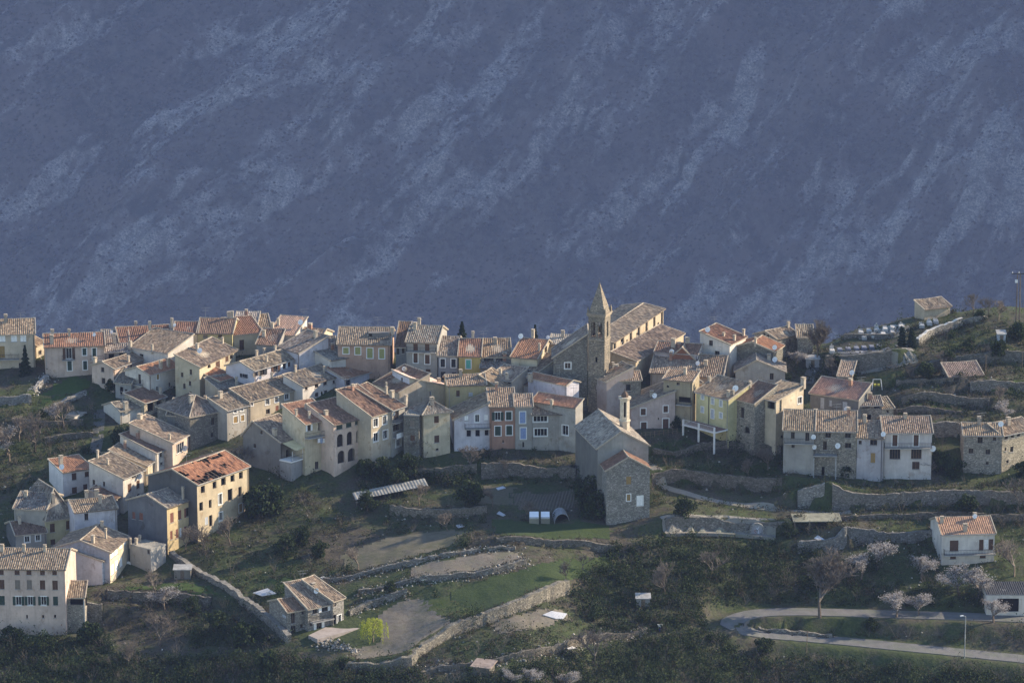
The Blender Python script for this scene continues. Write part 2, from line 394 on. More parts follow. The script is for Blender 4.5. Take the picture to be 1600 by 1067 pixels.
M['grass'] = mat_leaf('grass blades', [(0.045, 0.07, 0.018), (0.07, 0.10, 0.025), (0.10, 0.095, 0.04)])
M['thatchy'] = mat_leaf('dry weeds', [(0.13, 0.105, 0.06), (0.18, 0.145, 0.085), (0.08, 0.07, 0.04)])
# ------------------------------------------------------------------ houses
K6, K5 = 1600 / 270.0, 5.0
CROPS = dict(f=(0, 0, 1), c1=(0, 480, K6), c2=(250, 480, K6), c3=(500, 480, K6), c4=(690, 480, K6), c5=(880, 430, K6), c6=(1080, 440, K6),
             c7=(1330, 410, K6), c8=(1330, 560, K6), d1=(0, 640, K6), d2=(0, 800, K6), d3=(180, 600, K6), d4=(180, 700, K6), d5=(360, 580, K6),
             d6=(560, 570, K6), d7=(690, 570, K6), d8=(860, 610, K6), e1=(960, 530, K6), e2=(1100, 540, K6), e3=(1180, 600, K5),
             e4=(1000, 700, K5), e5=(1280, 780, K5), e6=(380, 840, K5), e7=(640, 720, K5), e8=(640, 854, K5))
def cp(crop, x, y):
    ox, oy, k = CROPS[crop]; return ox + x / k, oy + y / k
SHUT = dict(b=(0.10, 0.055, 0.035), g=(0.035, 0.06, 0.045), y=(0.30, 0.30, 0.12), l=(0.25, 0.32, 0.50), w=(0.80, 0.79, 0.76), r=(0.20, 0.085, 0.06),
            t=(0.13, 0.42, 0.34), k=(0.03, 0.03, 0.03), p=(0.42, 0.44, 0.46), o=(0.30, 0.20, 0.08), e=(0.20, 0.17, 0.14))
WCOL = dict(white=(0.64, 0.595, 0.535), cream=(0.600, 0.516, 0.396), beige=(0.480, 0.414, 0.324), pinkish=(0.552, 0.444, 0.372), grey=(0.360, 0.342, 0.312), dgrey=(0.204, 0.204, 0.198),
            lilac=(0.552, 0.528, 0.552), yellow=(0.50, 0.445, 0.28), ochre=(0.56, 0.45, 0.28), olive=(0.456, 0.408, 0.240), pink=(0.47, 0.325, 0.255),
            sand=(0.552, 0.480, 0.360), stone=(0.324, 0.294, 0.246), dstone=(0.204, 0.192, 0.168), lstone=(0.504, 0.444, 0.348), blush=(0.600, 0.480, 0.396))
RCOL = dict(tan=(0.245, 0.19, 0.135, 0.95), grey=(0.21, 0.183, 0.15, 1.0), red=(0.215, 0.118, 0.08, 0.6), orange=(0.30, 0.155, 0.092, 0.5), brown=(0.19, 0.118, 0.08, 0.7),
            pink=(0.40, 0.26, 0.19, 0.35), slab=(0.26, 0.235, 0.20, 0.9), flat=(0.17, 0.16, 0.155, 0.3), new=(0.32, 0.20, 0.125, 0.5))
HOUSES = {}
class House: pass
def col4(c): return c if len(c) == 4 else (*c, 1.0)

def roof_patch(mb, P00, P10, P11, P01, rnd, skip=None, wavy=True):
    P00, P10, P11, P01 = map(Vector, (P00, P10, P11, P01))
    lu = max((P10 - P00).length, (P11 - P01).length); lv = ((P01 + P11) - (P00 + P10)).length / 2
    nu = max(2, int(lu / 0.19)); nv = max(2, int(lv / 0.62))
    n = (P10 - P00).cross(P01 - P00)
    if n.length < 1e-6: n = (P11 - P00).cross(P01 - P00)
    n.normalize()
    if n.z < 0: n = -n
    sag = rnd.uniform(0.05, 0.22); ph = rnd.uniform(0, 6)
    vs = []; uvs = []
    for j in range(nv + 1):
        t = j / nv
        for i in range(nu + 1):
            s = i / nu
            p = (P00 * (1 - s) + P10 * s) * (1 - t) + (P01 * (1 - s) + P11 * s) * t
            e = math.sin(math.pi * s) * math.sin(math.pi * t)
            d = (0.085 if i % 2 else 0.0) + rnd.uniform(-0.028, 0.028) - sag * e + 0.05 * math.sin(ph + s * lu * 0.7) * e
            vs.append(p + n * d); uvs.append((s * lu + ph * 10, t * lv + ph * 7))
    fs = []
    for j in range(nv):
        for i in range(nu):
            if skip and skip((i + .5) / nu, (j + .5) / nv): continue
            a = j * (nu + 1) + i
            fs.append((a, a + 1, a + nu + 2, a + nu + 1))
    if fs:
        a, b_, c = (Vector(vs[fs[0][q]]) for q in (0, 1, 2))
        if (b_ - a).cross(c - a).z < 0: fs = [tuple(reversed(f)) for f in fs]
    mb.add(vs, fs, 0, uvs)
    dn = Vector((0, 0, -0.17)); q = [P00, P10, P11, P01]; lo = [p + dn for p in q]
    if not skip: mb.add(lo, [(3, 2, 1, 0)], 1)
    for k in range(4):
        if (q[k] - q[(k + 1) % 4]).length > 0.05:
            mb.add([q[k] + n * 0.03, q[(k + 1) % 4] + n * 0.03, lo[(k + 1) % 4], lo[k]], [(0, 3, 2, 1)], 1)

def wall_face(mb, O, dr, nrm, L, z0, top, opens, extra=()):
    """one facade with real holes; top(s) gives the height of the wall head"""
    xs = sorted(set([0.0, L] + list(extra) + [o[k] for o in opens for k in (0, 1)]))
    xs = [x for i, x in enumerate(xs) if i == 0 or x - xs[i - 1] > 1e-4]
    P = lambda s, z: Vector((O.x + dr.x * s, O.y + dr.y * s, z))
    for a, b_ in zip(xs, xs[1:]):
        mid = (a + b_) / 2
        os_ = sorted([o for o in opens if o[0] < mid < o[1]], key=lambda o: o[2])
        z = z0
        for o in os_:
            if o[2] > z: mb.quad(P(a, z), P(b_, z), P(b_, o[2]), P(a, o[2]))
            z = o[3]
        mb.quad(P(a, z), P(b_, z), P(b_, max(top(b_), z)), P(a, max(top(a), z)))
    inn = -nrm * 0.30
    for o in opens:
        s0, s1, za, zb = o[:4]
        c = [P(s0, za), P(s1, za), P(s1, zb), P(s0, zb)]
        for k in range(4): mb.quad(c[k], c[(k + 1) % 4], c[(k + 1) % 4] + inn, c[k] + inn)
        if len(o) > 4 and o[4] == 'arch':
            r = (s1 - s0) / 2; sm = (s0 + s1) / 2; zs = max(zb - r, za + 0.1); rz = zb - zs; f = nrm * 0.004
            arc = [P(sm - r * math.cos(t), zs + rz * math.sin(t)) + f for t in np.linspace(0, math.pi, 13)]
            for k in range(6): mb.add([arc[k], P(s0, zb) + f, arc[k + 1]], [(0, 2, 1)])
            for k in range(6, 12): mb.add([arc[k], P(s1, zb) + f, arc[k + 1]], [(0, 2, 1)])

def build_window(h, O, dr, nrm, s0, s1, z0, z1, style, root):
    """window > frame ring (the window mesh), pane, shutters"""
    up = Vector((0, 0, 1)); w = s1 - s0; hh = z1 - z0
    C = lambda s, z, d: O + dr * s + nrm * d + up * (z - O.z)
    sm, zm = (s0 + s1) / 2, (z0 + z1) / 2
    white = 'W' in style; door = 'D' in style
    mb = MB(); fw = 0.07
    if white:
        tw = 0.16
        for s in (s0 - tw / 2, s1 + tw / 2): mb.box(C(s, zm, 0.012), dr * tw / 2, nrm * 0.018, up * (hh / 2 + tw))
        for z in (z0 - tw / 2, z1 + tw / 2): mb.box(C(sm, z, 0.012), dr * w / 2, nrm * 0.018, up * tw / 2)
    mb.box(C(sm, z0 - 0.05, 0.04), dr * (w / 2 + 0.1), nrm * 0.07, up * 0.04)
    fm = M['white'] if white else (M['conc'])
    name = 'door' if door else 'window'
    win = mb.build(name, fm, root)
    fr = MB()
    for s in (s0 + fw / 2, s1 - fw / 2): fr.box(C(s, zm, -0.16), dr * fw / 2, nrm * 0.03, up * hh / 2)
    for z in (z0 + fw / 2, z1 - fw / 2): fr.box(C(sm, z, -0.16), dr * (w / 2 - fw), nrm * 0.03, up * fw / 2)
    if w > 0.5: fr.box(C(sm, zm, -0.16), dr * 0.03, nrm * 0.028, up * (hh / 2 - fw))
    if w > 1.5:
        for q in (0.25, 0.75): fr.box(C(s0 + w * q, zm, -0.16), dr * 0.03, nrm * 0.028, up * (hh / 2 - fw))
    k = [c for c in style if c.islower() and c in SHUT]
    st = style[0]
    colr = SHUT[style[1]] if len(style) > 1 and style[1] in SHUT else SHUT['e']
    if st == 's' or door:
        for q in (0, 1):
            sb = MB(); cs = s0 + w * (0.25 + 0.5 * q)
            sb.box(C(cs, zm, -0.07), dr * (w / 4 - 0.012), nrm * 0.022, up * (hh / 2 - 0.01))
            for zz in np.arange(z0 + 0.12, z1 - 0.08, 0.16): sb.box(C(cs, zz, -0.04), dr * (w / 4 - 0.07), nrm * 0.012, up * 0.03)
            o = sb.build('door_leaf' if door else 'shutter', M['paint'], win); o.color = col4(colr)
    else:
        f_ = fr.build('frame', M['white'] if (white or 'f' in style) else M['wood'], win)
        pb = MB(); pb.quad(C(s0, z0, -0.20), C(s1, z0, -0.20), C(s1, z1, -0.20), C(s0, z1, -0.20)); pb.build('pane', M['glass'], win)
        if st == 'o':
            for q in (-1, 1):
                sb = MB(); cs = (s0 if q < 0 else s1) + q * (w / 4 + 0.03)
                sb.box(C(cs, zm, 0.045), dr * w / 4, nrm * 0.022, up * hh / 2)
                for zz in np.arange(z0 + 0.12, z1 - 0.08, 0.16): sb.box(C(cs, zz, 0.072), dr * (w / 4 - 0.05), nrm * 0.01, up * 0.03)
                o = sb.build('shutter', M['paint'], win); o.color = col4(colr)
    return win

def H(hid, label, crop, A, B, yb, D, roof, wall='stucco', col='beige', rcol='tan', wins=None, name='house', cat='house', over=0.35, t=0.5, dy=0.0, Y=None,
      chim=(), dishes=(), ants=(), balc=(), skip=None, group='houses of the hill village', foot=1.2, rake=True, side=None, steep=False):
    rnd = random.Random(hid)
    h = House(); h.id = hid
    ax, ay = cp(crop, *A); bx, by = cp(crop, *B); pyb = yb
    if Y is None: Y = cast(ax, pyb).y + dy
    A3 = at_y(ax, ay, Y); B3 = on_z(bx, by, A3.z)
    u = B3 - A3; u.z = 0; W = u.length; u.normalize(); v = Vector((-u.y, u.x, 0))
    zE = A3.z; h.A, h.u, h.v, h.W, h.D, h.zE, h.Y = A3, u, v, W, D, zE, Y
    kind, rise = roof
    if kind == 'g' and not steep: rise = min(rise, .36 * t * D)
    if kind == 's': rise = min(rise, .42 * D)
    cs = [A3, A3 + u * W, A3 + u * W + v * D, A3 + v * D]
    z0 = min(min(float(tz(c.x, c.y)), zE - 1.5) for c in cs) - foot
    h.z0 = z0
    P = lambda a, b_, hh: A3 + u * a + v * b_ + Vector((0, 0, hh))
    mm = min(D, W) / 2
    if kind == 'g': hf = lambda a, b_: rise * min(b_ / (t * D), (D - b_) / ((1 - t) * D + 1e-9))
    elif kind == 's': hf = lambda a, b_: rise * b_ / D
    elif kind == 'G': hf = lambda a, b_: rise * min(a / (t * W), (W - a) / ((1 - t) * W))
    elif kind == 'l': hf = lambda a, b_: rise * a / W
    elif kind == 'r': hf = lambda a, b_: rise * (1 - a / W)
    else: hf = lambda a, b_: 0.0
    o, ro = over, min(over, 0.22)
    pat = []
    if kind == 'g':
        f1 = lambda a, b_: P(a, b_, rise * b_ / (t * D)); f2 = lambda a, b_: P(a, b_, rise * (D - b_) / ((1 - t) * D))
        pat = [[f1(-ro, -o), f1(W + ro, -o), f1(W + ro, t * D), f1(-ro, t * D)], [f2(W + ro, D + o), f2(-ro, D + o), f2(-ro, t * D), f2(W + ro, t * D)]]
        ridges = [(P(-ro, t * D, rise), P(W + ro, t * D, rise))]; verges = [(pat[0][0], pat[0][3]), (pat[0][1], pat[0][2]), (pat[1][1], pat[1][2]), (pat[1][0], pat[1][3])]
    elif kind == 's':
        f1 = lambda a, b_: P(a, b_, rise * b_ / D)
        pat = [[f1(-ro, -o), f1(W + ro, -o), f1(W + ro, D + 0.12), f1(-ro, D + 0.12)]]
        ridges = [(pat[0][3], pat[0][2])]; verges = [(pat[0][0], pat[0][3]), (pat[0][1], pat[0][2])]
    elif kind == 'G':
        f1 = lambda a, b_: P(a, b_, rise * a / (t * W)); f2 = lambda a, b_: P(a, b_, rise * (W - a) / ((1 - t) * W))
        pat = [[f1(-o, D + ro), f1(-o, -ro), f1(t * W, -ro), f1(t * W, D + ro)], [f2(W + o, -ro), f2(W + o, D + ro), f2(t * W, D + ro), f2(t * W, -ro)]]
        ridges = [(P(t * W, -ro, rise), P(t * W, D + ro, rise))]; verges = [(pat[0][1], pat[0][2]), (pat[1][0], pat[1][3])]
    elif kind in 'lr':
        f1 = (lambda a, b_: P(a, b_, rise * a / W)) if kind == 'l' else (lambda a, b_: P(a, b_, rise * (1 - a / W)))
        if kind == 'l': pat = [[f1(-o, D + ro), f1(-o, -ro), f1(W + 0.12, -ro), f1(W + 0.12, D + ro)]]
        else: pat = [[f1(W + o, -ro), f1(W + o, D + ro), f1(-0.12, D + ro), f1(-0.12, -ro)]]
        q = pat[0]; ridges = [(q[3], q[2])]; verges = [(q[1], q[2]), (q[0], q[3])]
    elif kind == 'h':
        q = rise / mm; lo = -o * q
        c = [P(-o, -o, lo), P(W + o, -o, lo), P(W + o, D + o, lo), P(-o, D + o, lo)]
        if W >= D: r1, r2 = P(mm, mm, rise), P(W - mm, mm, rise); pat = [[c[0], c[1], r2, r1], [c[2], c[3], r1, r2], [c[3], c[0], r1, r1], [c[1], c[2], r2, r2]]
        else: r1, r2 = P(mm, mm, rise), P(mm, D - mm, rise); pat = [[c[0], c[1], r1, r1], [c[2], c[3], r2, r2], [c[3], c[0], r1, r2], [c[1], c[2], r2, r1]]
        ridges = [(r1, r2)] if (r2 - r1).length > 0.3 else []
        ridges += [(c[0], r1), (c[1], r2 if W >= D else r1)]; verges = []
    else:
        pat = [[P(-0.1, -0.1, 0), P(W + 0.1, -0.1, 0), P(W + 0.1, D + 0.1, 0), P(-0.1, D + 0.1, 0)]]; ridges = []; verges = []
    base = (cs[0] + cs[2]) / 2; base.z = z0
    root = empty(name, base, label, cat, group); h.root = root
    faces = dict(F=(A3, u, -v, W, lambda s: zE + hf(s, 0)), R=(A3 + u * W, v, u, D, lambda s: zE + hf(W, s)),
                 K=(A3 + u * W + v * D, -u, v, W, lambda s: zE + hf(W - s, D)), L=(A3 + v * D, -v, -u, D, lambda s: zE + hf(0, D - s)))
    h.faces = faces
    todo = {k: [] for k in faces}
    for src in (wins or {}).items():
        key, lst = src
        wc = crop
        if ':' in key: wc, key = key.split(':')
        O, dr, nrm, L, top = faces[key]
        for (x, y, w, hh, style) in lst:
            px, py = cp(wc, x, y); k_ = CROPS[wc][2]
            pl = on_plane(px - w / 2 / k_, py, O, nrm); pr = on_plane(px + w / 2 / k_, py, O, nrm); pc = on_plane(px, py - hh / 2 / k_, O, nrm); pd = on_plane(px, py + hh / 2 / k_, O, nrm)
            s0, s1 = sorted(((pl - O).dot(dr), (pr - O).dot(dr))); za, zb = pd.z, pc.z
            s0, s1 = max(s0, 0.12), min(s1, L - 0.12); zb = min(zb, min(top(max(s0, 0)), top(min(s1, L))) - 0.12)
            if s1 - s0 < 0.25 or zb - za < 0.25: print('SKIPWIN', hid, key, (x, y), round(s0, 1), round(s1, 1), round(L, 1)); continue
            mx = 2.6 if 'a' not in style else 3.2
            if s1 - s0 > 6: continue
            if any(not (s1 + .05 < q[0] or s0 - .05 > q[1] or zb + .05 < q[2] or za - .05 > q[3]) for q in todo[key]): print('OVERLAP', hid, (x, y)); continue
            todo[key].append((s0, s1, za, zb, 'arch' if style[0] == 'a' else '', style))
    mb = MB()
    for key, (O, dr, nrm, L, top) in faces.items():
        ex = []
        if kind == 'g' and key in 'RL': ex = [t * D if key == 'R' else D - t * D]
        if kind == 'G' and key in 'FK': ex = [t * W if key == 'F' else W - t * W]
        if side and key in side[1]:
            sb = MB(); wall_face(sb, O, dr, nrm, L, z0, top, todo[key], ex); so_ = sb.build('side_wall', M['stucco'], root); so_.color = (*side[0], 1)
        else: wall_face(mb, O, dr, nrm, L, z0, top, todo[key], ex)
    wm = M[wall] if wall in M else M['stucco']
    c = WCOL[col] if isinstance(col, str) else col
    lum = .3 * c[0] + .59 * c[1] + .11 * c[2]; c = tuple(max(.02, lum + (q - lum) * 1.12) for q in c)
    jit = 1 + rnd.uniform(-0.06, 0.06)
    wo = mb.build('wall', wm, root); wo.color = (c[0] * jit, c[1] * jit, c[2] * jit * rnd.uniform(0.97, 1.03), 1); h.wall = wo
    for key in faces:
        O, dr, nrm, L, top = faces[key]
        for (s0, s1, za, zb, ar, style) in todo[key]:
            if style[0] == 'h' or style[0] == 'a':
                # an open hole: its floor and a back wall well inside
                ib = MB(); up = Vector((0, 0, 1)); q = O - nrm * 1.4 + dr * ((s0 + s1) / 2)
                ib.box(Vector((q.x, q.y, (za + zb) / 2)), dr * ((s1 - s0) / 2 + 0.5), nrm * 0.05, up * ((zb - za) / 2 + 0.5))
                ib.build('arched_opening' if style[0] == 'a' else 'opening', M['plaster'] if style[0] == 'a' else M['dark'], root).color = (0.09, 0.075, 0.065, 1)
                continue
            build_window(h, O, dr, nrm, s0, s1, za, zb, style, root)
    # roof
    rb = MB()
    lift = Vector((0, 0, 0.19 if kind != 'f' else 0.05))
    pat = [[Vector(q) + lift for q in p] for p in pat]; h.pat = pat
    for i, p in enumerate(pat): roof_patch(rb, *p, rnd, skip if i == 0 else None)
    rc = RCOL[rcol] if isinstance(rcol, str) else rcol
    j = [1 + rnd.uniform(-0.12, 0.12) for _ in range(3)]; jj = 1 + rnd.uniform(-0.14, 0.14)
    ro_ = rb.build('roof', [M['roof'] if kind != 'f' else M['plaster'], M['mortar'] if kind != 'f' else M['conc']], root)
    ro_.color = (rc[0] * jj * j[0] ** .4, rc[1] * jj, rc[2] * jj * j[2] ** .4, rc[3]); h.roof = ro_
    if rake:
        for a, b_ in ridges:
            q = MB(); a, b_ = Vector(a) + lift, Vector(b_) + lift; n = max(2, int((b_ - a).length / 0.6)); pv = a
            for i in range(1, n + 1):
                nx = a.lerp(b_, i / n) + Vector((0, 0, rnd.uniform(-0.02, 0.03) - 0.10 * math.sin(math.pi * i / n)))
                q.tube(pv + Vector((0, 0, 0.02)), nx + Vector((0, 0, 0.02)), 0.15, 0.13, 6); pv = nx
            q.build('ridge_tiles', M['mortar'], ro_)
        for a, b_ in verges:
            q = MB(); a, b_ = Vector(a) + lift, Vector(b_) + lift
            d = (b_ - a).normalized(); sd = d.cross(Vector((0, 0, 1))).normalized(); nn = sd.cross(d)
            q.box((a + b_) / 2 + nn * 0.05, d * (b_ - a).length / 2, sd * 0.085, nn * 0.09); q.build('verge', M['mortar'], ro_)
    for cc in chim: add_chimney(h, crop, *cc)
    r2 = random.Random(hid + 'x')
    def spot(s, t_): p = pat[0]; return (p[0] * (1 - s) + p[1] * s) * (1 - t_) + (p[3] * (1 - s) + p[2] * s) * t_
    if not chim and cat == 'house' and hid != 'B23' and kind in 'gsGh' and W > 4: add_chimney(h, None, 0, 0, r2.uniform(.5, .75), r2.uniform(.8, 1.3), r2.choice([(.42, .36, .28), (.30, .26, .21), (.34, .20, .14)]), at=spot(r2.uniform(.2, .8), r2.uniform(.6, .9)))
    if cat == 'house' and kind in 'gs' and W > 5 and r2.random() < .45: add_antenna(h, None, 0, 0, r2.uniform(1.6, 2.6), at=spot(r2.uniform(.15, .85), r2.uniform(.8, .95)))
    if cat == 'house' and kind in 'gsh' and wall == 'stucco' and W > 4.5 and r2.random() < .6:
        q = MB(); s = W - .25 if r2.random() < .6 else .25; o_ = A3 + u * s - v * .1; q.tube(Vector((o_.x, o_.y, zE - .05)), Vector((o_.x, o_.y, z0 + .5)), .055, .055, 6); q.build('drainpipe', r2.choice([M['iron'], M['conc'], M['wood']]), root)
    if kind in 'gs' and W > 4 and r2.random() < .7:
        q = MB(); e_ = pat[0]; q.tube(e_[0] - Vector((0, 0, .05)) - v * .05, e_[1] - Vector((0, 0, .05)) - v * .05, .075, .075, 6); q.build('gutter', M['wood'] if r2.random() < .5 else M['conc'], ro_)
    for cc in dishes: add_dish(h, crop, *cc)
    for cc in ants: add_antenna(h, crop, *cc)
    for cc in balc: add_balcony(h, crop, *cc)
    HOUSES[hid] = h
    return h

def roof_hit(h, px, py):
    d = ray(px, py); best = None
    for p in h.pat:
        n = (p[1] - p[0]).cross(p[3] - p[0])
        if n.length < 1e-6: n = (p[2] - p[0]).cross(p[1] - p[0])
        n.normalize(); dn = d.dot(n)
        if abs(dn) < 1e-6: continue
        k = (p[0] - CAM).dot(n) / dn; q = CAM + d * k
        cen = sum((Vector(x) for x in p), Vector()) / 4; rad = max((Vector(x) - cen).length for x in p)
        e = (q - cen).length / rad
        if best is None or e < best[0]: best = (e, q)
    q = best[1]
    # keep it on the slope: the roof point that the photo shows nearest to this pixel
    bd = None
    for p in h.pat:
        for i in range(13):
            for j in range(9):
                s, t_ = .04 + .92 * i / 12, .03 + .94 * j / 8
                g = (p[0] * (1 - s) + p[1] * s) * (1 - t_) + (p[3] * (1 - s) + p[2] * s) * t_
                e = g - CAM; f = e.y * CP - e.z * SP; qx = CX + FPX * e.x / f; qy = CY - FPX * (e.y * SP + e.z * CP) / f
                dd = (qx - px) ** 2 + (qy - py) ** 2 + (0 if p is h.pat[0] else 1.0)
                if bd is None or dd < bd[0]: bd = (dd, g)
    return bd[1] if (best[0] > .95 or bd[0] > 30) else q
def add_chimney(h, crop, x, y, w=0.6, hh=1.2, c=(0.42, 0.36, 0.28), at=None):
    """x, y: middle of the chimney's foot"""
    q = at if at is not None else roof_hit(h, *cp(crop, x, y)); mb = MB()
    mb.box(q + Vector((0, 0, hh / 2 - 0.35)), h.u * w / 2, h.v * w * 0.4, Vector((0, 0, hh / 2 + 0.35)))
    top = q + Vector((0, 0, hh))
    o = mb.build('chimney', M['plaster'], h.roof); o.color = col4(c)
    cb = MB(); cb.box(top + Vector((0, 0, 0.05)), h.u * (w / 2 + 0.08), h.v * (w * .4 + 0.08), Vector((0, 0, 0.05)))
    for s in (-1, 1): cb.box(top + h.u * s * w * 0.33 + Vector((0, 0, 0.2)), h.u * 0.06, h.v * w * .35, Vector((0, 0, 0.1)))
    cb.box(top + Vector((0, 0, 0.34)), h.u * (w / 2 + 0.05), h.v * (w * .4 + 0.05), Vector((0, 0, 0.04)))
    cb.build('chimney_cap', M['mortar'], o)
DISH_DIR = Vector((-0.42, -0.80, 0.38)).normalized()
def add_dish(h, crop, x, y, r=0.48, face=None):
    """x, y: centre of the dish; it stands on a short mast on the roof or wall behind"""
    px, py = cp(crop, x, y)
    q = roof_hit(h, px, py + 7) if face is None else on_plane(px, py, h.faces[face][0], h.faces[face][2]) + h.faces[face][2] * 0.35
    c = q + Vector((0, 0, 0.85)) if face is None else q
    mb = MB()
    if face is None: mb.tube(q - Vector((0, 0, 0.4)), c - DISH_DIR * 0.12, 0.04, 0.04, 5)
    else: mb.tube(q - h.faces[face][2] * 0.5, c - DISH_DIR * 0.12, 0.04, 0.04, 5)
    a = DISH_DIR.orthogonal().normalized(); b_ = DISH_DIR.cross(a); d = MB(); vs = []; n = 14
    for i, (rr, zz) in enumerate(((0.001, -0.10), (0.35, -0.085), (0.7, -0.05), (1.0, 0.0))):
        for k in range(n):
            tt = 2 * math.pi * k / n; vs.append(c + (a * math.cos(tt) + b_ * math.sin(tt)) * rr * r + DISH_DIR * zz)
    for i in range(3):
        for k in range(n): d.add([vs[i * n + k], vs[i * n + (k + 1) % n], vs[(i + 1) * n + (k + 1) % n], vs[(i + 1) * n + k]], [(0, 1, 2, 3)])
    o = d.build('satellite_dish', M['dish'], h.root)
    mb.tube(c - Vector((0, 0, r * 0.9)), c + DISH_DIR * 0.42, 0.02, 0.02, 4); mb.box(c + DISH_DIR * 0.45, a * 0.05, b_ * 0.05, DISH_DIR * 0.08)
    mb.build('dish_mount', M['conc'], o)
def add_antenna(h, crop, x, y, hh=2.2, at=None):
    q = at if at is not None else roof_hit(h, *cp(crop, x, y)); mb = MB(); mb.tube(q - Vector((0, 0, .3)), q + Vector((0, 0, hh)), 0.035, 0.03, 4)
    ax = Vector((0.95, 0.3, 0)); side = Vector((-0.3, 0.95, 0))
    for z, l in ((hh, 0.9), (hh - 0.5, 0.6)):
        mb.tube(q + Vector((0, 0, z)) - ax * l, q + Vector((0, 0, z)) + ax * l, 0.025, 0.025, 4)
        for k in np.linspace(-l, l, 6): mb.tube(q + Vector((0, 0, z)) + ax * k - side * 0.3, q + Vector((0, 0, z)) + ax * k + side * 0.3, 0.018, 0.018, 3)
    mb.build('television_antenna', M['conc'], h.roof)
def railing(mb, a, b_, hh=0.95, step=0.28, r=0.022):
    up = Vector((0, 0, 1)); L = (b_ - a).length; n = max(1, int(L / step))
    for z in (hh, 0.12): mb.tube(a + up * z, b_ + up * z, r * 1.4, r * 1.4, 4)
    for i in range(n + 1): p = a.lerp(b_, i / n); mb.tube(p, p + up * hh, r, r, 4)
def add_balcony(h, crop, face, x0, x1, y, depth=0.9, style='iron'):
    O, dr, nrm, L, top = h.faces[face]; px, py = cp(crop, x0, y); qx, qy = cp(crop, x1, y)
    a = on_plane(px, py, O, nrm); b_ = on_plane(qx, qy, O, nrm); z = (a.z + b_.z) / 2; a.z = b_.z = z
    mb = MB(); mb.box((a + b_) / 2 + nrm * depth / 2, (b_ - a) / 2, nrm * depth / 2, Vector((0, 0, 0.09)))
    o = mb.build('balcony', M['conc'], h.root)
    rb = MB(); e, f = a + nrm * (depth - 0.05) + Vector((0, 0, 0.09)), b_ + nrm * (depth - 0.05) + Vector((0, 0, 0.09))
    if style == 'solid':
        rb.box((e + f) / 2 + Vector((0, 0, 0.45)), (f - e) / 2, nrm * 0.04, Vector((0, 0, 0.45)))
        rb.build('parapet', M['white'], o)
    else:
        railing(rb, e, f); railing(rb, a + Vector((0, 0, .09)), e); railing(rb, b_ + Vector((0, 0, .09)), f)
        rb.build('railing', M['iron'] if style == 'iron' else M['wood'], o)
# ------------------------------------------------------------------ back row, west
H('B1', 'cream house with three pale shutters, behind the small spruce at the west edge', 'c1', (-150, 262), (320, 248), 578, 10.5, ('g', 2.7), col='cream', wins={'F': [(20, 290, 60, 60, 'sw'), (130, 290, 55, 60, 'sw'), (215, 290, 55, 60, 'sw'), (20, 415, 50, 110, 'so'), (190, 545, 30, 60, 'db')]},
  balc=[('F', -60, 175, 480)])
H('B2', 'narrow ochre-lit outbuilding squeezed between the cream house and the long pinkish house', 'c1', (335, 360), (410, 330), 560, 6, ('s', 2.4), col='sand', wins={'F': [(370, 420, 30, 40, 'd')]})
H('B3', 'long pinkish house with red roof, two balconies and a lawn below', 'c1', (415, 375), (965, 357), 590, 9, ('g', 3.0), col='pinkish', rcol='red',
  wins={'F': [(638, 428, 55, 100, 'obW'), (782, 412, 36, 64, 'sgW'), (873, 428, 34, 100, 'sgW'), (645, 542, 40, 88, 'sgW'), (788, 538, 36, 80, 'sgW'), (900, 512, 26, 36, 'd')]},
  balc=[('F', 575, 690, 486), ('F', 835, 955, 488)], chim=[(480, 335, .7, 1.4), (485, 275, .6, 1.2), (640, 262, .5, 1.0)], dishes=[(872, 250, .4)])
H('B5', 'low grey house with old mossy tiles and dark openings beside the pinkish house', 'c1', (965, 420), (1200, 412), 578, 8, ('s', 2.6), col='grey', rcol='grey',
  wins={'F': [(1032, 455, 50, 45, 'h'), (1130, 445, 50, 40, 'h')]}, chim=[(1060, 330, .7, 1.6)], dishes=[(1035, 225, .35)])
H('B6', 'pale house with long tan roof tilting down to a sunlit end wall', 'c1', (1203, 372), (1555, 432), 572, 8, ('s', 2.3), col='white', wins={'F': [(1310, 452, 36, 40, 'd')]}, chim=[(1205, 335, .6, .9), (1410, 400, .4, .9)])
H('B7', 'beige gabled house with two small windows one above the other, above the lawn', 'c1', (1050, 572), (1325, 482), 612, 5.4, ('g', 1.4), col='blush', rcol='tan',
  wins={'L': [(950, 578, 30, 44, 'db'), (958, 682, 32, 55, 'db')], 'R': [(1215, 545, 18, 28, 'd')], 'F': [(1215, 548, 20, 28, 'd')]}, chim=[(1190, 505, .5, .9), (876, 525, .7, 1.0)])
H('B8', 'low stone lean-to in front of the beige gabled house', 'f', (180, 598), (205, 600), 620, 4.5, ('s', 1.7), wall='stucco', col='grey', rcol='grey', wins={'F': [(190, 611, 5, 13, 'h'), (197, 612, 4, 8, 'd')]})
H('B9', 'white house with bright red roof and small side balcony, two chimneys', 'c1', (1380, 632), (1665, 552), 628, 6.4, ('g', 1.5), col='white', rcol='orange',
  wins={'F': [(1462, 645, 24, 48, 'soW'), (1570, 716, 18, 38, 'db'), (1455, 756, 18, 44, 'db'), (1486, 756, 18, 44, 'db')], 'L': [(1292, 665, 24, 90, 'db')]},
  balc=[('L', 1222, 1325, 712)], chim=[(1488, 562, .6, 1.3), (1560, 545, .6, 1.3)])
H('B4', 'broad red roof high in the back row, behind the tan-roofed houses', 'c1', (1112, 330), (1590, 305), 565, 10.5, ('g', 3.0), col='cream', rcol='red', chim=[(1258, 190, .5, 1.0), (1388, 245, .5, 2.2)])
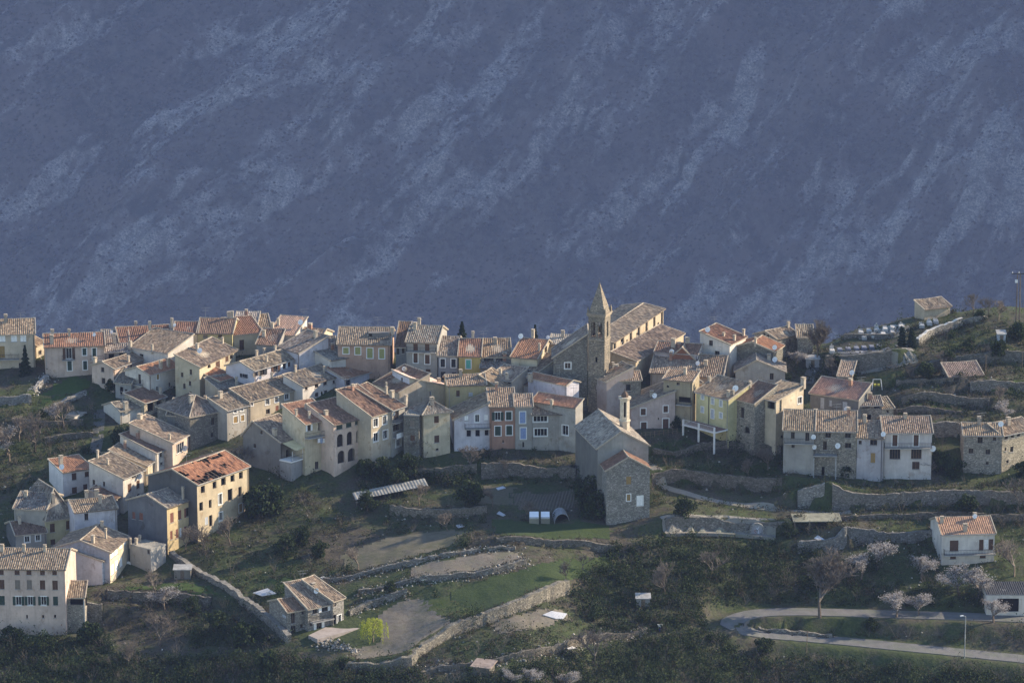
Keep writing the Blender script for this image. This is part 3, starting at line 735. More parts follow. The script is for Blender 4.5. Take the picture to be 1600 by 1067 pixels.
# ------------------------------------------------------------------ back row, middle west
H('B31a', 'pale green-grey house with red roof and two windows in the skyline row', 'c2', (130, 245), (345, 246), 558, 8, ('g', 2.6), col='sand', rcol='red', wins={'F': [(180, 282, 36, 50, 'se'), (282, 278, 36, 55, 'se')]}, chim=[(110, 165, .5, 1.1)], dishes=[(70, 152, .35)])
H('B31b', 'olive house with tallest red roof in the skyline row, white party walls', 'c2', (347, 243), (668, 248), 558, 10.5, ('g', 3.0), col='olive', rcol='brown', wins={'F': [(420, 270, 42, 30, 'se'), (557, 266, 40, 32, 'd'), (420, 342, 46, 36, 'se')]}, chim=[(670, 95, .5, 1.0)])
H('B31c', 'yellowish house with tall brown shutter door and low red roof', 'c2', (680, 262), (945, 240), 556, 8, ('s', 1.7), col='sand', rcol='red', wins={'F': [(757, 350, 42, 95, 'sb')]})
H('B31d', 'pale upper storey with flat top standing behind the low red roof', 'c2', (690, 180), (892, 182), 556, 6, ('s', 1.6), col='beige', rcol='slab', dy=6, wins={'F': [(838, 200, 20, 22, 'h')]})
H('B31e', 'white house with pink roof and arched window, sunlit gable in the skyline row', 'c2', (1010, 248), (1245, 266), 556, 7, ('s', 2.2), col='white', rcol='pink', wins={'F': [(1080, 268, 46, 28, 'd')]}, chim=[(1040, 210, .6, 1.2), (1095, 165, .5, 1.0)], dishes=[(1328, 160, .55)], ants=[(1335, 180, 3.6)])
H('B31f', 'tan-tiled house with sunlit stone end wall in the skyline row', 'c2', (1290, 285), (1480, 300), 556, 7, ('g', 2.6), col='sand', rcol='tan')
H('B31g', 'narrow tan-roofed house between the yellowish house and the white arched one', 'c2', (860, 245), (1035, 238), 556, 8, ('s', 2.0), col='cream', rcol='tan', dy=4)
H('B32', 'small dark brown roof tucked under the skyline row', 'c2', (895, 345), (1090, 355), 570, 5, ('s', 2.0), col='grey', rcol='brown', chim=[(962, 265, .6, .9)])
H('B33', 'grey-roofed house with pale blank gable below the skyline row', 'c2', (1105, 370), (1290, 430), 575, 7, ('s', 2.4), col='lilac', rcol='grey', wins={'F': [(1312, 385, 20, 30, 'd')]})
H('B34', 'grey-tiled house in the dip beside the dark bushes of the ridge', 'c2', (1270, 470), (1600, 470), 578, 8, ('s', 2.4), col='grey', rcol='grey')
H('B35', 'low flat-roofed white house with roof clutter and sunlit side', 'c2', (20, 385), (235, 372), 568, 6, ('s', 1.5), col='white', rcol='slab', wins={'F': [(160, 408, 50, 70, 'db'), (200, 405, 22, 65, 'db')]})
H('B36', 'low tan roof between the flat-roofed white house and the red-roofed one', 'c2', (0, 428), (95, 425), 575, 5, ('s', 1.6), col='white', rcol='tan')
H('B28', 'large tan-roofed house with brown arched gallery under its sunlit eave', 'c2', (365, 560), (705, 402), 628, 5.4, ('s', 2.0), col='sand', rcol='tan',
  wins={'F': [(455, 545, 30, 40, 'a'), (535, 535, 40, 70, 'sb'), (620, 480, 30, 50, 'sb'), (660, 460, 30, 40, 'd')], 'L': [(205, 625, 22, 42, 'db'), (285, 600, 22, 50, 'd'), (225, 730, 22, 48, 'db'), (277, 705, 22, 45, 'd'), (280, 800, 24, 40, 'd')]},
  chim=[(580, 335, .4, .9), (345, 395, .6, 1.0)], dishes=[(368, 398, .55)])
H('B27', 'tan-roofed white house with lilac gable and many shuttered windows', 'c2', (870, 592), (1240, 484), 625, 7.2, ('g', 1.9), col='lilac', rcol='tan',
  wins={'F': [(890, 620, 30, 40, 'oe'), (955, 602, 34, 55, 'ok'), (1070, 572, 40, 60, 'ob'), (1150, 545, 30, 50, 'ow'), (1195, 528, 24, 40, 'sb')], 'L': [(777, 634, 34, 34, 'ok')]},
  chim=[(880, 425, .5, .9), (960, 400, .5, .9), (1060, 375, .4, .8), (990, 500, .4, .8)], dishes=[(915, 650, .35, 'F')])
H('B29', 'small low house with orange roof and pale blank wall', 'c2', (545, 690), (690, 650), 628, 5.4, ('s', 1.2), col='white', rcol='orange', wins={'L': [(366, 714, 28, 42, 'd')]}, chim=[(648, 610, .5, 1.0)])
H('B30', 'wide old grey-tan roof behind the long stone-grey house', 'c2', (545, 768), (860, 705), 638, 4.5, ('s', 1.5), col='beige', rcol='grey', chim=[(705, 770, .4, 1.6)])
H('B26', 'white house with three top windows and old tan roof, beside the orange-roofed block', 'c2', (1320, 738), (1700, 628), 634, 5.0, ('s', 1.5), col='white', rcol='tan',
  wins={'F': [(1355, 752, 24, 34, 'dg'), (1450, 728, 34, 36, 'd'), (1530, 706, 34, 34, 'd'), (1452, 810, 30, 40, 'd'), (1500, 795, 20, 34, 'a'), (1535, 788, 30, 38, 'd'), (1612, 690, 26, 30, 'd')]}, chim=[(1255, 600, .4, 1.1), (1520, 600, .4, .9)])
H('B25', 'long grey-stone house with white-framed windows below a tan roof', 'c2', (825, 878), (1318, 752), 668, 5.2, ('s', 1.6), col='beige', rcol='tan',
  wins={'F': [(850, 898, 24, 30, 'dW'), (995, 876, 38, 52, 'dbW'), (1078, 855, 34, 48, 'dbW'), (1174, 828, 38, 52, 'dbW'), (1264, 802, 32, 48, 'dbW'), (1000, 965, 36, 46, 'd'), (1085, 935, 30, 50, 'sr'), (1186, 908, 60, 44, 'a'), (1268, 872, 26, 50, 'dW')]}, chim=[(1035, 655, .4, .8)])
H('B24b', 'grey house with tall pale window frames, next to the weathered hip-roofed block', 'c2', (620, 962), (822, 910), 690, 5, ('s', 1.6), col='grey', rcol='tan',
  wins={'F': [(696, 955, 30, 46, 'dW'), (758, 938, 28, 44, 'dW'), (700, 1040, 40, 60, 'soW'), (765, 1025, 32, 56, 'soW')]})
H('B24a', 'weathered grey block with mossy hipped roof and patched wall', 'd3', (690, 305), (1042, 238), 705, 11, ('h', 2.6), wall='stone', col=(.24, .22, .185), rcol='grey',
  wins={'F': [(905, 345, 30, 70, 'd'), (900, 470, 26, 46, 'd'), (975, 320, 44, 140, 'sp')]}, chim=[(705, 165, .8, 1.0)])
H('B24c', 'tumbledown grey roof west of the weathered block, its wall in shade', 'd3', (480, 290), (692, 300), 690, 11, ('g', 2.8), col='dgrey', rcol='tan', chim=[(900, 110, .5, .9)])
# ------------------------------------------------------------------ west terrace row
H('B10', 'open loggia house with brown roof on stone pillars', 'c1', (1335, 893), (1530, 832), 655, 5.0, ('s', 1.3), wall='stone', col='lstone', rcol='brown', wins={'F': [(1395, 925, 60, 80, 'h'), (1475, 905, 50, 100, 'h')]}, chim=[(1490, 770, .5, 1.0)])
H('B10b', 'low grey-roofed wing with white gable joined to the loggia house', 'c1', (1110, 965), (1335, 925), 665, 6.0, ('g', 1.4), col='white', rcol='grey', chim=[(1165, 945, .8, 1.2)])
H('B10c', 'small white hut with ivy roof at the top of the orchard lane', 'c1', (690, 1012), (800, 975), 662, 2.5, ('f', 0), col='white', rcol='slab', wins={'F': [(742, 1045, 20, 60, 'db')]})
H('B11', 'pink-walled house with wide tan roof and big dark loggia window', 'd3', (530, 552), (680, 470), 735, 9.0, ('s', 3.0), col='blush', rcol='tan', wins={'F': [(602, 590, 70, 90, 'f')]}, dishes=[(630, 592, .6, 'F')], chim=[(505, 510, .4, .7), (210, 270, 1.0, .6)])
H('B12', 'white house with four small windows under a mottled roof, in the descending row', 'd3', (372, 642), (530, 578), 745, 8.0, ('s', 2.6), col='white', rcol='brown', wins={'F': [(424, 655, 22, 42, 'd'), (486, 632, 22, 42, 'd'), (430, 736, 22, 30, 'd'), (492, 708, 22, 26, 'd')]})
H('B13', 'cream house with one brown shutter in the descending row', 'd3', (288, 762), (378, 700), 760, 7.5, ('s', 2.5), col='cream', rcol='tan', wins={'F': [(335, 730, 28, 42, 'se')]})
H('B14', 'white corner house with lilac gable and dish beside its eave', 'd1', (1138, 645), (1332, 562), 800, 7.5, ('s', 2.4), col='white', rcol='tan',
  wins={'F': [(1200, 722, 34, 76, 'sb'), (1278, 692, 30, 76, 'sb'), (1205, 832, 34, 46, 'd'), (1282, 800, 30, 44, 'd'), (1240, 620, 40, 26, 'd'), (1105, 905, 30, 60, 'db')], 'L': [(868, 672, 22, 46, 'd'), (962, 688, 18, 44, 'd')]}, dishes=[(1275, 614, .6, 'F')], chim=[(905, 445, .4, 1.2), (998, 505, .4, .8)])
H('B15', 'white house with low bright orange roof and four brown windows', 'd1', (582, 587), (852, 545), 775, 6.0, ('s', 1.2), col=(.66, .63, .62), rcol='orange',
  wins={'F': [(687, 618, 44, 64, 'sb'), (804, 596, 38, 46, 'sb'), (690, 746, 46, 60, 'sb'), (790, 718, 38, 58, 'sb'), (866, 672, 20, 46, 'db')]}, chim=[(565, 515, .7, 1.6)], dishes=[(572, 528, .55)])
H('B17', 'grey-white house with golden mottled roof above the twin-level cream house', 'd1', (692, 955), (1082, 915), 860, 7.5, ('g', 2.2), col='lilac', rcol='tan', wins={'F': [(800, 990, 36, 66, 'db')], 'd2:F': [(803, 150, 36, 30, 'd')]}, chim=[(795, 765, .6, 1.1), (900, 745, .7, 1.1), (928, 860, .6, 1.2)])
H('B17b', 'little brown lean-to roof beside the golden mottled roof', 'd1', (1050, 838), (1150, 775), 810, 5.0, ('s', 1.4), col='grey', rcol='brown', wins={'F': [(1100, 820, 20, 40, 'd')]})
H('B16', 'old house with broad grey hipped roof, yellow wall and brown shutters', 'd1', (425, 1010), (690, 972), 855, 13, ('h', 4.6), col='yellow', rcol='grey', wins={'d2:F': [(485, 145, 46, 80, 'sb'), (635, 118, 46, 80, 'sb'), (490, 275, 44, 50, 'sb'), (482, 68, 34, 24, 'd'), (632, 45, 34, 24, 'd')]}, dishes=[(296, 738, .6)])
H('B16b', 'western wing of the old hip-roofed house, grey tiles over a dark wall', 'd1', (130, 915), (425, 930), 850, 10, ('g', 3.2), col='grey', rcol='grey', chim=[(240, 800, .6, .7)])
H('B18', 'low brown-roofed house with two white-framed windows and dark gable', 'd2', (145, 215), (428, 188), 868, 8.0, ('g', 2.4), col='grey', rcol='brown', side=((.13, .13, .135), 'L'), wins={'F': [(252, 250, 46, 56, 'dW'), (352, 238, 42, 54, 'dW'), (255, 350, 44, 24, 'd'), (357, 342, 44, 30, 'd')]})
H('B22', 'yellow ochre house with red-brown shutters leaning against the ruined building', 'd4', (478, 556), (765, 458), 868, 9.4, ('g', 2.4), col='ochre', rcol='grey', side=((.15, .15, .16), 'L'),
  wins={'F': [(525, 643, 32, 90, 'sr'), (597, 617, 32, 84, 'sr'), (668, 592, 28, 84, 'or'), (733, 568, 32, 84, 'sr'), (520, 805, 22, 80, 'sr'), (572, 790, 22, 84, 'sr'), (606, 780, 20, 84, 'sw'), (650, 765, 22, 84, 'sr'), (690, 740, 30, 70, 'se'), (740, 708, 26, 64, 'sr')], 'L': [(172, 622, 28, 64, 'sr'), (240, 632, 34, 66, 'sr')]}, chim=[(628, 470, .4, 2.0)])
def ruin_skip(s, t_):
    n_ = float(vnoise(s * 7.0 + 3.1, t_ * 5.0 + 1.7, 31)) * 0.65 + float(vnoise(s * 22.0, t_ * 14.0, 8)) * 0.35
    edge = max(0.0, 0.55 - s) * 0.30 * (1 if t_ < 0.5 else 0.55) + (0.22 if t_ < 0.16 and 0.05 < s < 0.55 else 0) + (0.2 if s < 0.2 and 0.45 < t_ < 0.85 else 0) + (0.13 if s > 0.55 and 0.15 < t_ < 0.55 else 0)
    return n_ + edge > 0.715
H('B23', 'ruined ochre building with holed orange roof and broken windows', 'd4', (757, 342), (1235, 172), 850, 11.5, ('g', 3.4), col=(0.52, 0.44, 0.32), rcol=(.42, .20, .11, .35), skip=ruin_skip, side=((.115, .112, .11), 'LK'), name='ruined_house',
  wins={'F': [(812, 382, 38, 66, 'h'), (920, 342, 36, 66, 'h'), (1002, 310, 44, 70, 'h'), (1086, 280, 38, 64, 'h'), (1164, 252, 36, 64, 'h'), (796, 540, 34, 80, 'h'), (880, 515, 26, 76, 'h'), (972, 472, 32, 100, 'dW'), (1064, 432, 44, 110, 'h'), (1156, 402, 30, 90, 'h'), (885, 672, 30, 105, 'h'), (846, 672, 30, 70, 'sp'), (978, 632, 32, 76, 'dW'), (1162, 552, 30, 76, 'soW'), (985, 735, 24, 40, 'h')]})
H('B20b', 'cream house with white sunlit shutters on two floors, upper roof tier', 'd2', (1015, 378), (1182, 232), 920, 11, ('g', 1.9), col='cream', rcol='tan', side=((.40, .40, .44), 'L'),  # blue-grey gable colour has its shade painted in
  wins={'F': [(1040, 392, 28, 62, 'sw'), (1076, 355, 28, 80, 'sw'), (1120, 305, 24, 60, 'sw'), (1158, 270, 24, 62, 'sw'), (1042, 530, 28, 92, 'sw'), (1080, 492, 26, 92, 'sw'), (1120, 460, 26, 88, 'sw')]}, chim=[(980, 235, .4, 1.4), (860, 280, .7, 1.0), (945, 135, .6, .8)], dishes=[(1170, 480, .55, 'F')])
H('B20a', 'blue-grey end of the cream house with its lower stepped roof', 'd2', (945, 458), (1015, 398), 922, 5.4, ('s', 1.5), col='lilac', rcol='tan', wins={'F': [(962, 480, 22, 50, 'sw'), (992, 458, 22, 64, 'sw'), (966, 600, 26, 80, 'sw'), (998, 570, 24, 80, 'sw')]})
H('B19', 'long grey four-storey house with rows of brown shutters at the lower west corner', 'd2', (-150, 522), (600, 534), 992, 11.5, ('g', 3.0), col='pinkish', rcol='tan',
  wins={'F': [(12, 556, 44, 46, 'sb'), (158, 556, 46, 46, 'sb'), (268, 556, 46, 46, 'sb'), (393, 557, 44, 46, 'sb'), (505, 558, 42, 46, 'sb'), (18, 668, 46, 86, 'sb'), (163, 670, 48, 86, 'se'), (272, 670, 48, 86, 'se'), (394, 672, 50, 86, 'sb'), (510, 674, 50, 86, 'sb'), (20, 815, 48, 84, 'sg'), (172, 820, 52, 80, 'ogW'), (280, 820, 48, 80, 'ogW'), (404, 820, 48, 80, 'ogW'), (514, 820, 46, 82, 'sg'), (250, 966, 16, 34, 'd'), (400, 965, 20, 30, 'd'), (510, 963, 20, 30, 'd')]},
  chim=[(20, 358, .6, .9), (222, 362, .5, 1.0), (415, 358, .5, .8)])
H('B20c', 'tiled porch roof on one post between the long grey house and its neighbour', 'd2', (612, 790), (780, 790), 985, 4.0, ('s', 2.2), wall='stone', col='stone', rcol='tan', wins={'F': [(710, 830, 120, 56, 'h')]}, name='porch', cat='porch', group=None)
H('B21', 'flat-roofed pale annex with little chimney pots and a tiled corner', 'd2', (1200, 300), (1395, 345), 880, 4, ('f', 0), col='grey', rcol='slab', wins={'F': [(1375, 355, 22, 60, 'd')]}, chim=[(1262, 300, .5, .9), (1198, 262, .4, .9), (1295, 272, .4, .9)])
# ------------------------------------------------------------------ back row, centre
H('B40', 'salmon-pink house with four yellow-green shutters and a roof terrace cut into its tiles', 'c3', (165, 348), (648, 352), 592, 12, ('g', 3.0), col='pink', rcol='tan',
  wins={'F': [(240, 402, 52, 56, 'syW'), (350, 404, 50, 66, 'syW'), (462, 425, 52, 92, 'syW'), (572, 430, 48, 90, 'syW')]}, chim=[(670, 245, .7, 1.0)])
H('B41', 'narrow shadow-dark house with brown roof squeezed beside the pink house', 'c3', (700, 370), (800, 372), 590, 8, ('s', 3.2), col='dgrey', rcol='brown', wins={'F': [(722, 410, 24, 60, 'd'), (770, 405, 24, 50, 'd')]})  # dark grey wall colour stands in for deep shadow
H('B42', 'tall grey house with attic gallery and sunlit stepped gable in the back row', 'c3', (800, 325), (1085, 335), 600, 11.5, ('g', 3.0), col='grey', rcol='grey',
  wins={'F': [(885, 362, 40, 80, 'sb'), (992, 368, 40, 76, 'sb'), (885, 470, 40, 88, 'sbW'), (994, 482, 44, 86, 'sbW'), (1000, 598, 44, 50, 'sb')]}, balc=[('F', 805, 1075, 412)], chim=[(880, 205, .7, 1.1), (918, 160, .6, 1.0)], ants=[(930, 120, 1.6)])
H('B43', 'grey house with two white-framed dark windows beside the yellow house', 'c3', (1095, 450), (1275, 452), 604, 13, ('g', 2.8), col=(0.27, 0.27, 0.28), rcol='grey', wins={'F': [(1136, 516, 42, 76, 'skW'), (1236, 518, 42, 76, 'skW'), (1140, 636, 44, 76, 'sk'), (1240, 632, 40, 60, 'sk')]})
H('B44', 'mustard yellow house with one turquoise shutter', 'c3', (1285, 458), (1485, 460), 608, 12, ('g', 2.6), col=(0.50, 0.39, 0.17), rcol='red', wins={'F': [(1374, 527, 44, 80, 'stW')]}, chim=[(1415, 275, .5, .8)])
H('B45', 'grey house with wide dark attic openings under a mottled roof', 'c4', (360, 465), (640, 462), 605, 12.5, ('g', 2.7), col='grey', rcol='tan', wins={'F': [(436, 490, 90, 36, 'h'), (546, 490, 84, 32, 'h')]})
H('B45b', 'low lean-to roof with broken edge below the wide attic openings', 'c4', (362, 566), (640, 570), 612, 3.6, ('s', 1.2), col='grey', rcol='grey')
H('B46', 'house with red roof, dish on its ridge and shaded olive gable', 'c4', (645, 462), (885, 482), 618, 10.5, ('g', 2.4), col='sand', rcol='orange', t=.62, wins={'R': [(965, 390, 24, 60, 'd'), (945, 505, 20, 40, 'd')]}, chim=[(905, 400, .4, 1.1), (845, 270, .6, 1.1)], dishes=[(705, 240, .55), (985, 275, .4)])
H('B46b', 'long tan roof slanting down toward the church wall, below the red roof', 'c4', (660, 545), (905, 600), 615, 6, ('s', 2.0), col='white', rcol='tan', chim=[(720, 540, .4, .8)])
H('B46c', 'small grey house with white chimney in the narrow lane', 'c4', (440, 660), (650, 690), 640, 6, ('s', 1.4), col='grey', rcol='tan', wins={'F': [(620, 680, 40, 60, 'd')]}, chim=[(545, 640, .5, 1.2), (605, 670, .5, 1.0)])
H('B47a', 'pale flat-topped wall house between the red roof and the stone annex', 'c4', (1000, 345), (1245, 352), 600, 5, ('s', 0.8), col='beige', rcol='slab', wins={'F': [(1115, 385, 24, 46, 'd')]}, ants=[(1060, 330, .9), (1220, 320, .9)])
H('B47', 'dark stone annex with barred window leaning on the bell tower', 'c4', (1035, 470), (1352, 470), 640, 8, ('l', 4.6), wall='stone', col='dstone', rcol='grey', wins={'F': [(1168, 542, 56, 56, 'dW')]})
# ------------------------------------------------------------------ centre
H('B97', 'brown-red roofed house wedged behind the cream gable house', 'c3', (505, 705), (735, 790), 640, 7, ('s', 2.6), col='beige', rcol='brown', chim=[(615, 770, .3, 1.3)])
H('B96', 'white house with two dark gable windows above the wide orange roof', 'c3', (95, 500), (440, 440), 600, 6, ('s', 1.0), col='white', rcol='slab', wins={'F': [(242, 462, 36, 44, 'd'), (333, 455, 24, 40, 'd')]})
H('B95', 'wide low orange roof with a pale wall and a strip of yellow wall', 'c3', (225, 670), (500, 595), 612, 5.0, ('s', 1.5), col='lilac', rcol='orange', wins={'F': [(262, 700, 40, 50, 'd')]}, chim=[(455, 565, .5, .7)])
H('B81', 'cream house with shade-tinted side, pale pink roof and deep square loggia window', 'd6', (473, 250), (832, 205), 660, 7.5, ('r', 2.6), col='sand', rcol=(.60, .44, .35, .2), side=((.58, .56, .60), 'L'), wins={'F': [(634, 276, 84, 60, 'f')], 'L': [(402, 140, 16, 44, 'd')]}, chim=[(430, 75, .6, .7), (490, 45, .7, .5), (745, 160, .6, .5)], dishes=[(420, 32, .4)])  # lilac side colour paints the left wall's shade
H('B82', 'yellow house with mottled roof and sunlit east slope, one small brown window', 'd6', (828, 196), (1180, 186), 668, 7, ('g', 2.4), col=(0.48, 0.41, 0.25), rcol='tan', wins={'F': [(922, 264, 32, 56, 'sb'), (1040, 272, 38, 34, 'sp')]})
H('B82b', 'small sunlit tan roof falling east beside the yellow house', 'd6', (1120, 205), (1310, 225), 655, 6, ('r', 2.2), col='yellow', rcol='tan')
H('B85', 'white-walled house with orange roof in front of the dark stone annex', 'd7', (800, 118), (1158, 195), 640, 3.6, ('g', 1.0), col=(0.62, 0.60, 0.64), rcol='orange', wins={'F': [(912, 262, 14, 26, 'd'), (945, 268, 14, 20, 'd')]}, chim=[(820, 125, .8, .7)])
H('B85b', 'brown roof slope on the lane side of the white-walled house', 'd7', (660, 190), (805, 190), 635, 7, ('g', 2.2), col='white', rcol='brown')
H('B86', 'long orange lean-to roof below the white-walled house, over a grey wall', 'd7', (838, 338), (1240, 402), 690, 2.6, ('s', 1.1), col='grey', rcol='orange', chim=[(1020, 370, .5, .7)], wins={'F': [(1145, 605, 54, 90, 'dlW')]})
H('B84a', 'terracotta-pink house with four white-framed windows', 'd7', (445, 392), (680, 388), 705, 12, ('g', 2.6), col=(0.36, 0.225, 0.165), rcol='tan', wins={'F': [(520, 476, 52, 76, 'ogW'), (622, 472, 52, 76, 'sgW'), (521, 611, 54, 86, 'sgW'), (626, 606, 54, 86, 'sgW'), (570, 708, 14, 26, 'd')]})
H('B84b', 'grey house with two pale blue shuttered windows', 'd7', (682, 390), (840, 388), 705, 8, ('g', 2.2), col='grey', rcol='tan', wins={'F': [(750, 487, 52, 104, 'slW'), (756, 634, 52, 102, 'slW'), (756, 738, 18, 50, 'd')]})
H('B87', 'grey glazed-gallery house with two wide window bands and low tiled roof', 'd7', (842, 466), (1118, 462), 705, 4.0, ('s', 1.1), col='grey', rcol='tan', wins={'F': [(915, 500, 130, 54, 'dW'), (918, 624, 120, 70, 'dW')]})
H('B83', 'lilac-grey wedge house with one-sided roof and a long dark balcony', 'd6', (888, 510), (1218, 500), 706, 8, ('l', 3.0), col='lilac', rcol='tan', wins={'F': [(1000, 492, 36, 44, 'sw'), (1100, 496, 40, 70, 'dW'), (1182, 488, 34, 50, 'sw'), (1022, 634, 40, 60, 'h'), (1104, 632, 40, 60, 'h'), (1188, 628, 36, 50, 'h')]}, balc=[('F', 985, 1215, 585, 1.0)])
H('B80', 'slim cream tower house with hipped pyramid roof and three brown windows', 'd6', (602, 452), (848, 425), 718, 5.6, ('h', 1.7), col='sand', rcol='grey', wins={'F': [(723, 506, 44, 66, 'sb'), (726, 686, 46, 66, 'sb'), (730, 782, 26, 20, 'd')]}, over=.5)
H('B94', 'narrow bare-stone house with lilac parapet beside the slim tower house', 'd6', (418, 462), (560, 470), 718, 5, ('f', 0), wall='stone', col='dstone', rcol='slab', wins={'F': [(498, 548, 40, 60, 'se'), (502, 678, 40, 56, 'sb')]})
H('B93', 'tall house with stacked white balconies and brown roof', 'd6', (312, 425), (430, 385), 718, 9, ('s', 3.2), col='grey', rcol='brown', wins={'F': [(350, 470, 50, 80, 'd'), (350, 580, 60, 60, 'd'), (372, 720, 50, 66, 'dW')]}, balc=[('F', 310, 420, 520, 1.0), ('F', 310, 420, 660, 1.2, 'solid')], chim=[(310, 300, .8, 1.0), (260, 270, .4, 1.2), (440, 350, .6, 1.2)])
H('B92', 'tall house with big brown roof and four white-framed windows', 'd6', (118, 482), (308, 430), 735, 9.0, ('s', 3.6), col='beige', rcol='brown', wins={'F': [(160, 535, 42, 76, 'dW'), (242, 512, 38, 76, 'dW'), (162, 668, 44, 80, 'dbW'), (250, 645, 42, 78, 'dbW')]}, dishes=[(312, 450, .4, 'F')])
H('B91b', 'arcaded house with five tall arched openings and brown-red roof', 'd5', (955, 500), (1212, 440), 745, 7.5, ('s', 2.6), col='blush', rcol='brown',
  wins={'F': [(1016, 640, 58, 118, 'a'), (1104, 620, 52, 122, 'a'), (1184, 600, 40, 116, 'a'), (1026, 792, 66, 116, 'a'), (1122, 772, 70, 122, 'a'), (1010, 518, 56, 40, 'sg'), (1096, 496, 50, 44, 'sg'), (1176, 472, 44, 42, 'sg')]}, chim=[(885, 400, .7, .5)])
H('B91a', 'beige house with corner balcony hung with laundry, left of the arcaded house', 'd5', (688, 494), (955, 440), 745, 7.0, ('s', 2.4), col='sand', rcol='orange', wins={'F': [(728, 520, 30, 64, 'ow'), (835, 502, 46, 90, 'h'), (800, 870, 34, 70, 'd')]}, balc=[('F', 690, 890, 600, 1.1)], chim=[(610, 410, .4, .9), (730, 430, .4, .9), (710, 345, .8, .6)])
H('B90', 'dark-walled house with cream awning terrace and old tan roof', 'd5', (462, 662), (690, 592), 745, 9.4, ('g', 3.0), col=(0.19, 0.18, 0.17), rcol='tan', t=0.72, steep=True, wins={'F': [(560, 760, 90, 90, 'h'), (660, 740, 90, 90, 'h')], 'L': [(288, 565, 18, 36, 'd'), (225, 690, 22, 40, 'd')]}, chim=[(410, 590, .8, 1.0)])
# ------------------------------------------------------------------ east of the church
H('B50', 'house with red-brown roof, white chimney and roof window, beside the church aisle', 'c5', (850, 712), (1245, 738), 592, 7, ('g', 2.2), col='lilac', rcol='brown', chim=[(1020, 665, .8, 1.4), (1165, 590, .8, .8)])
H('B51', 'little brick-red gable with a white dish on its front', 'c5', (985, 772), (1215, 782), 596, 6, ('G', 2.2), wall='stucco', col=(0.30, 0.15, 0.10), rcol='tan', dishes=[(1040, 755, .55)])
H('B52', 'wide stony-tiled roof in front of the little brick gable', 'e1', (335, 312), (762, 330), 612, 7.5, ('s', 2.4), col='grey', rcol='tan', dishes=[(770, 218, .45), (515, 295, .45)])
H('B52b', 'stony-tiled roof stepping down beside the white house with the balcony', 'e1', (760, 345), (1000, 355), 618, 7, ('s', 2.6), col='grey', rcol='tan', chim=[(845, 240, .7, .7)])
H('B52c', 'beige house with crumbling grey balcony between the pale pink house and the yellow house', 'e1', (455, 375), (722, 398), 662, 4.5, ('s', 1.0), col=(0.38, 0.33, 0.24), rcol='tan', wins={'F': [(590, 412, 28, 26, 'd'), (494, 436, 20, 22, 'a'), (650, 560, 110, 50, 'h')]}, balc=[('F', 580, 720, 605, .9)])
H('B52d', 'narrow orange-ochre wall house under the stony roofs', 'e1', (722, 420), (808, 408), 640, 5, ('s', .8), col=(0.42, 0.27, 0.15), rcol='tan')
H('B53', 'white house with brown one-sided roof, dark door and planted balcony', 'c6', (357, 588), (505, 515), 592, 6.5, ('s', 1.9), col='white', rcol='red', wins={'L': [(182, 568, 36, 50, 'd'), (240, 692, 46, 100, 'db')]}, balc=[('L', 140, 290, 752, 1.0)], dishes=[(152, 440, .55)], chim=[(485, 500, .5, 1.0), (400, 545, .5, .8), (300, 500, .5, .3)])
H('B54', 'dark stone house with ribbed orange roof and a dish', 'c6', (762, 652), (850, 595), 590, 9, ('g', 1.5), wall='stone', col='dstone', rcol='orange', dishes=[(775, 608, .5)], chim=[(560, 620, .5, .8)])
H('B55', 'stone cottage on the skyline with mossy gabled roof, beside the bare tree', 'c6', (790, 535), (985, 490), 565, 6.0, ('g', 2.0), wall='stone', col='lstone', rcol='tan', wins={'L': [(675, 495, 20, 40, 'd'), (710, 508, 20, 36, 'd')], 'F': [(915, 560, 18, 60, 'd')]}, chim=[(910, 415, .5, .8)], ants=[(885, 400, 1.2)])
H('B55b', 'half-ruined stone outhouse next to the skyline cottage', 'c6', (985, 520), (1130, 520), 560, 4, ('s', 1.6), wall='stone', col='stone', rcol='tan')
H('B56', 'grey rendered house with mossy gable roof, its right slope sunlit', 'e2', (292, 245), (752, 250), 608, 8, ('G', 2.3), col='grey', rcol='grey', t=0.42, wins={'F': [(627, 285, 36, 60, 'db')]}, dishes=[(655, 125, .55)], chim=[(600, 135, .7, .9)])
H('B57', 'bright yellow house with pale blue window frames and white-posted terrace', 'e1', (757, 490), (1058, 566), 672, 6.0, ('s', 2.2), col=(0.58, 0.53, 0.32), rcol='tan',
  wins={'F': [(816, 530, 22, 48, 'spW'), (815, 650, 22, 48, 'spW'), (910, 572, 24, 52, 'spW'), (986, 594, 22, 54, 'spW'), (908, 690, 26, 80, 'spW'), (986, 704, 24, 46, 'spW')]}, dishes=[(1120, 452, .62)], chim=[(1055, 530, .6, .9), (1100, 515, .4, .6), (880, 390, .6, .6)])
H('B58a', 'rough stone wing with a wooden balcony between the yellow and the cream house', 'e2', (302, 498), (470, 540), 694, 6.0, ('s', 2.6), wall='stone', col='stone', rcol='brown', wins={'F': [(355, 620, 30, 100, 'd'), (400, 780, 50, 60, 'a')]}, chim=[(375, 330, .5, 1.0)])
H('B58', 'cream house with dark recessed attic openings and long low gable', 'e2', (472, 480), (668, 522), 694, 8.3, ('s', 1.7), col='cream', rcol='tan', wins={'F': [(530, 535, 70, 66, 'h'), (620, 552, 70, 66, 'h'), (522, 668, 42, 76, 'sg')], 'R': [(888, 506, 36, 60, 'dW')]}, chim=[(555, 400, .4, 1.0), (935, 400, .8, 1.2)])
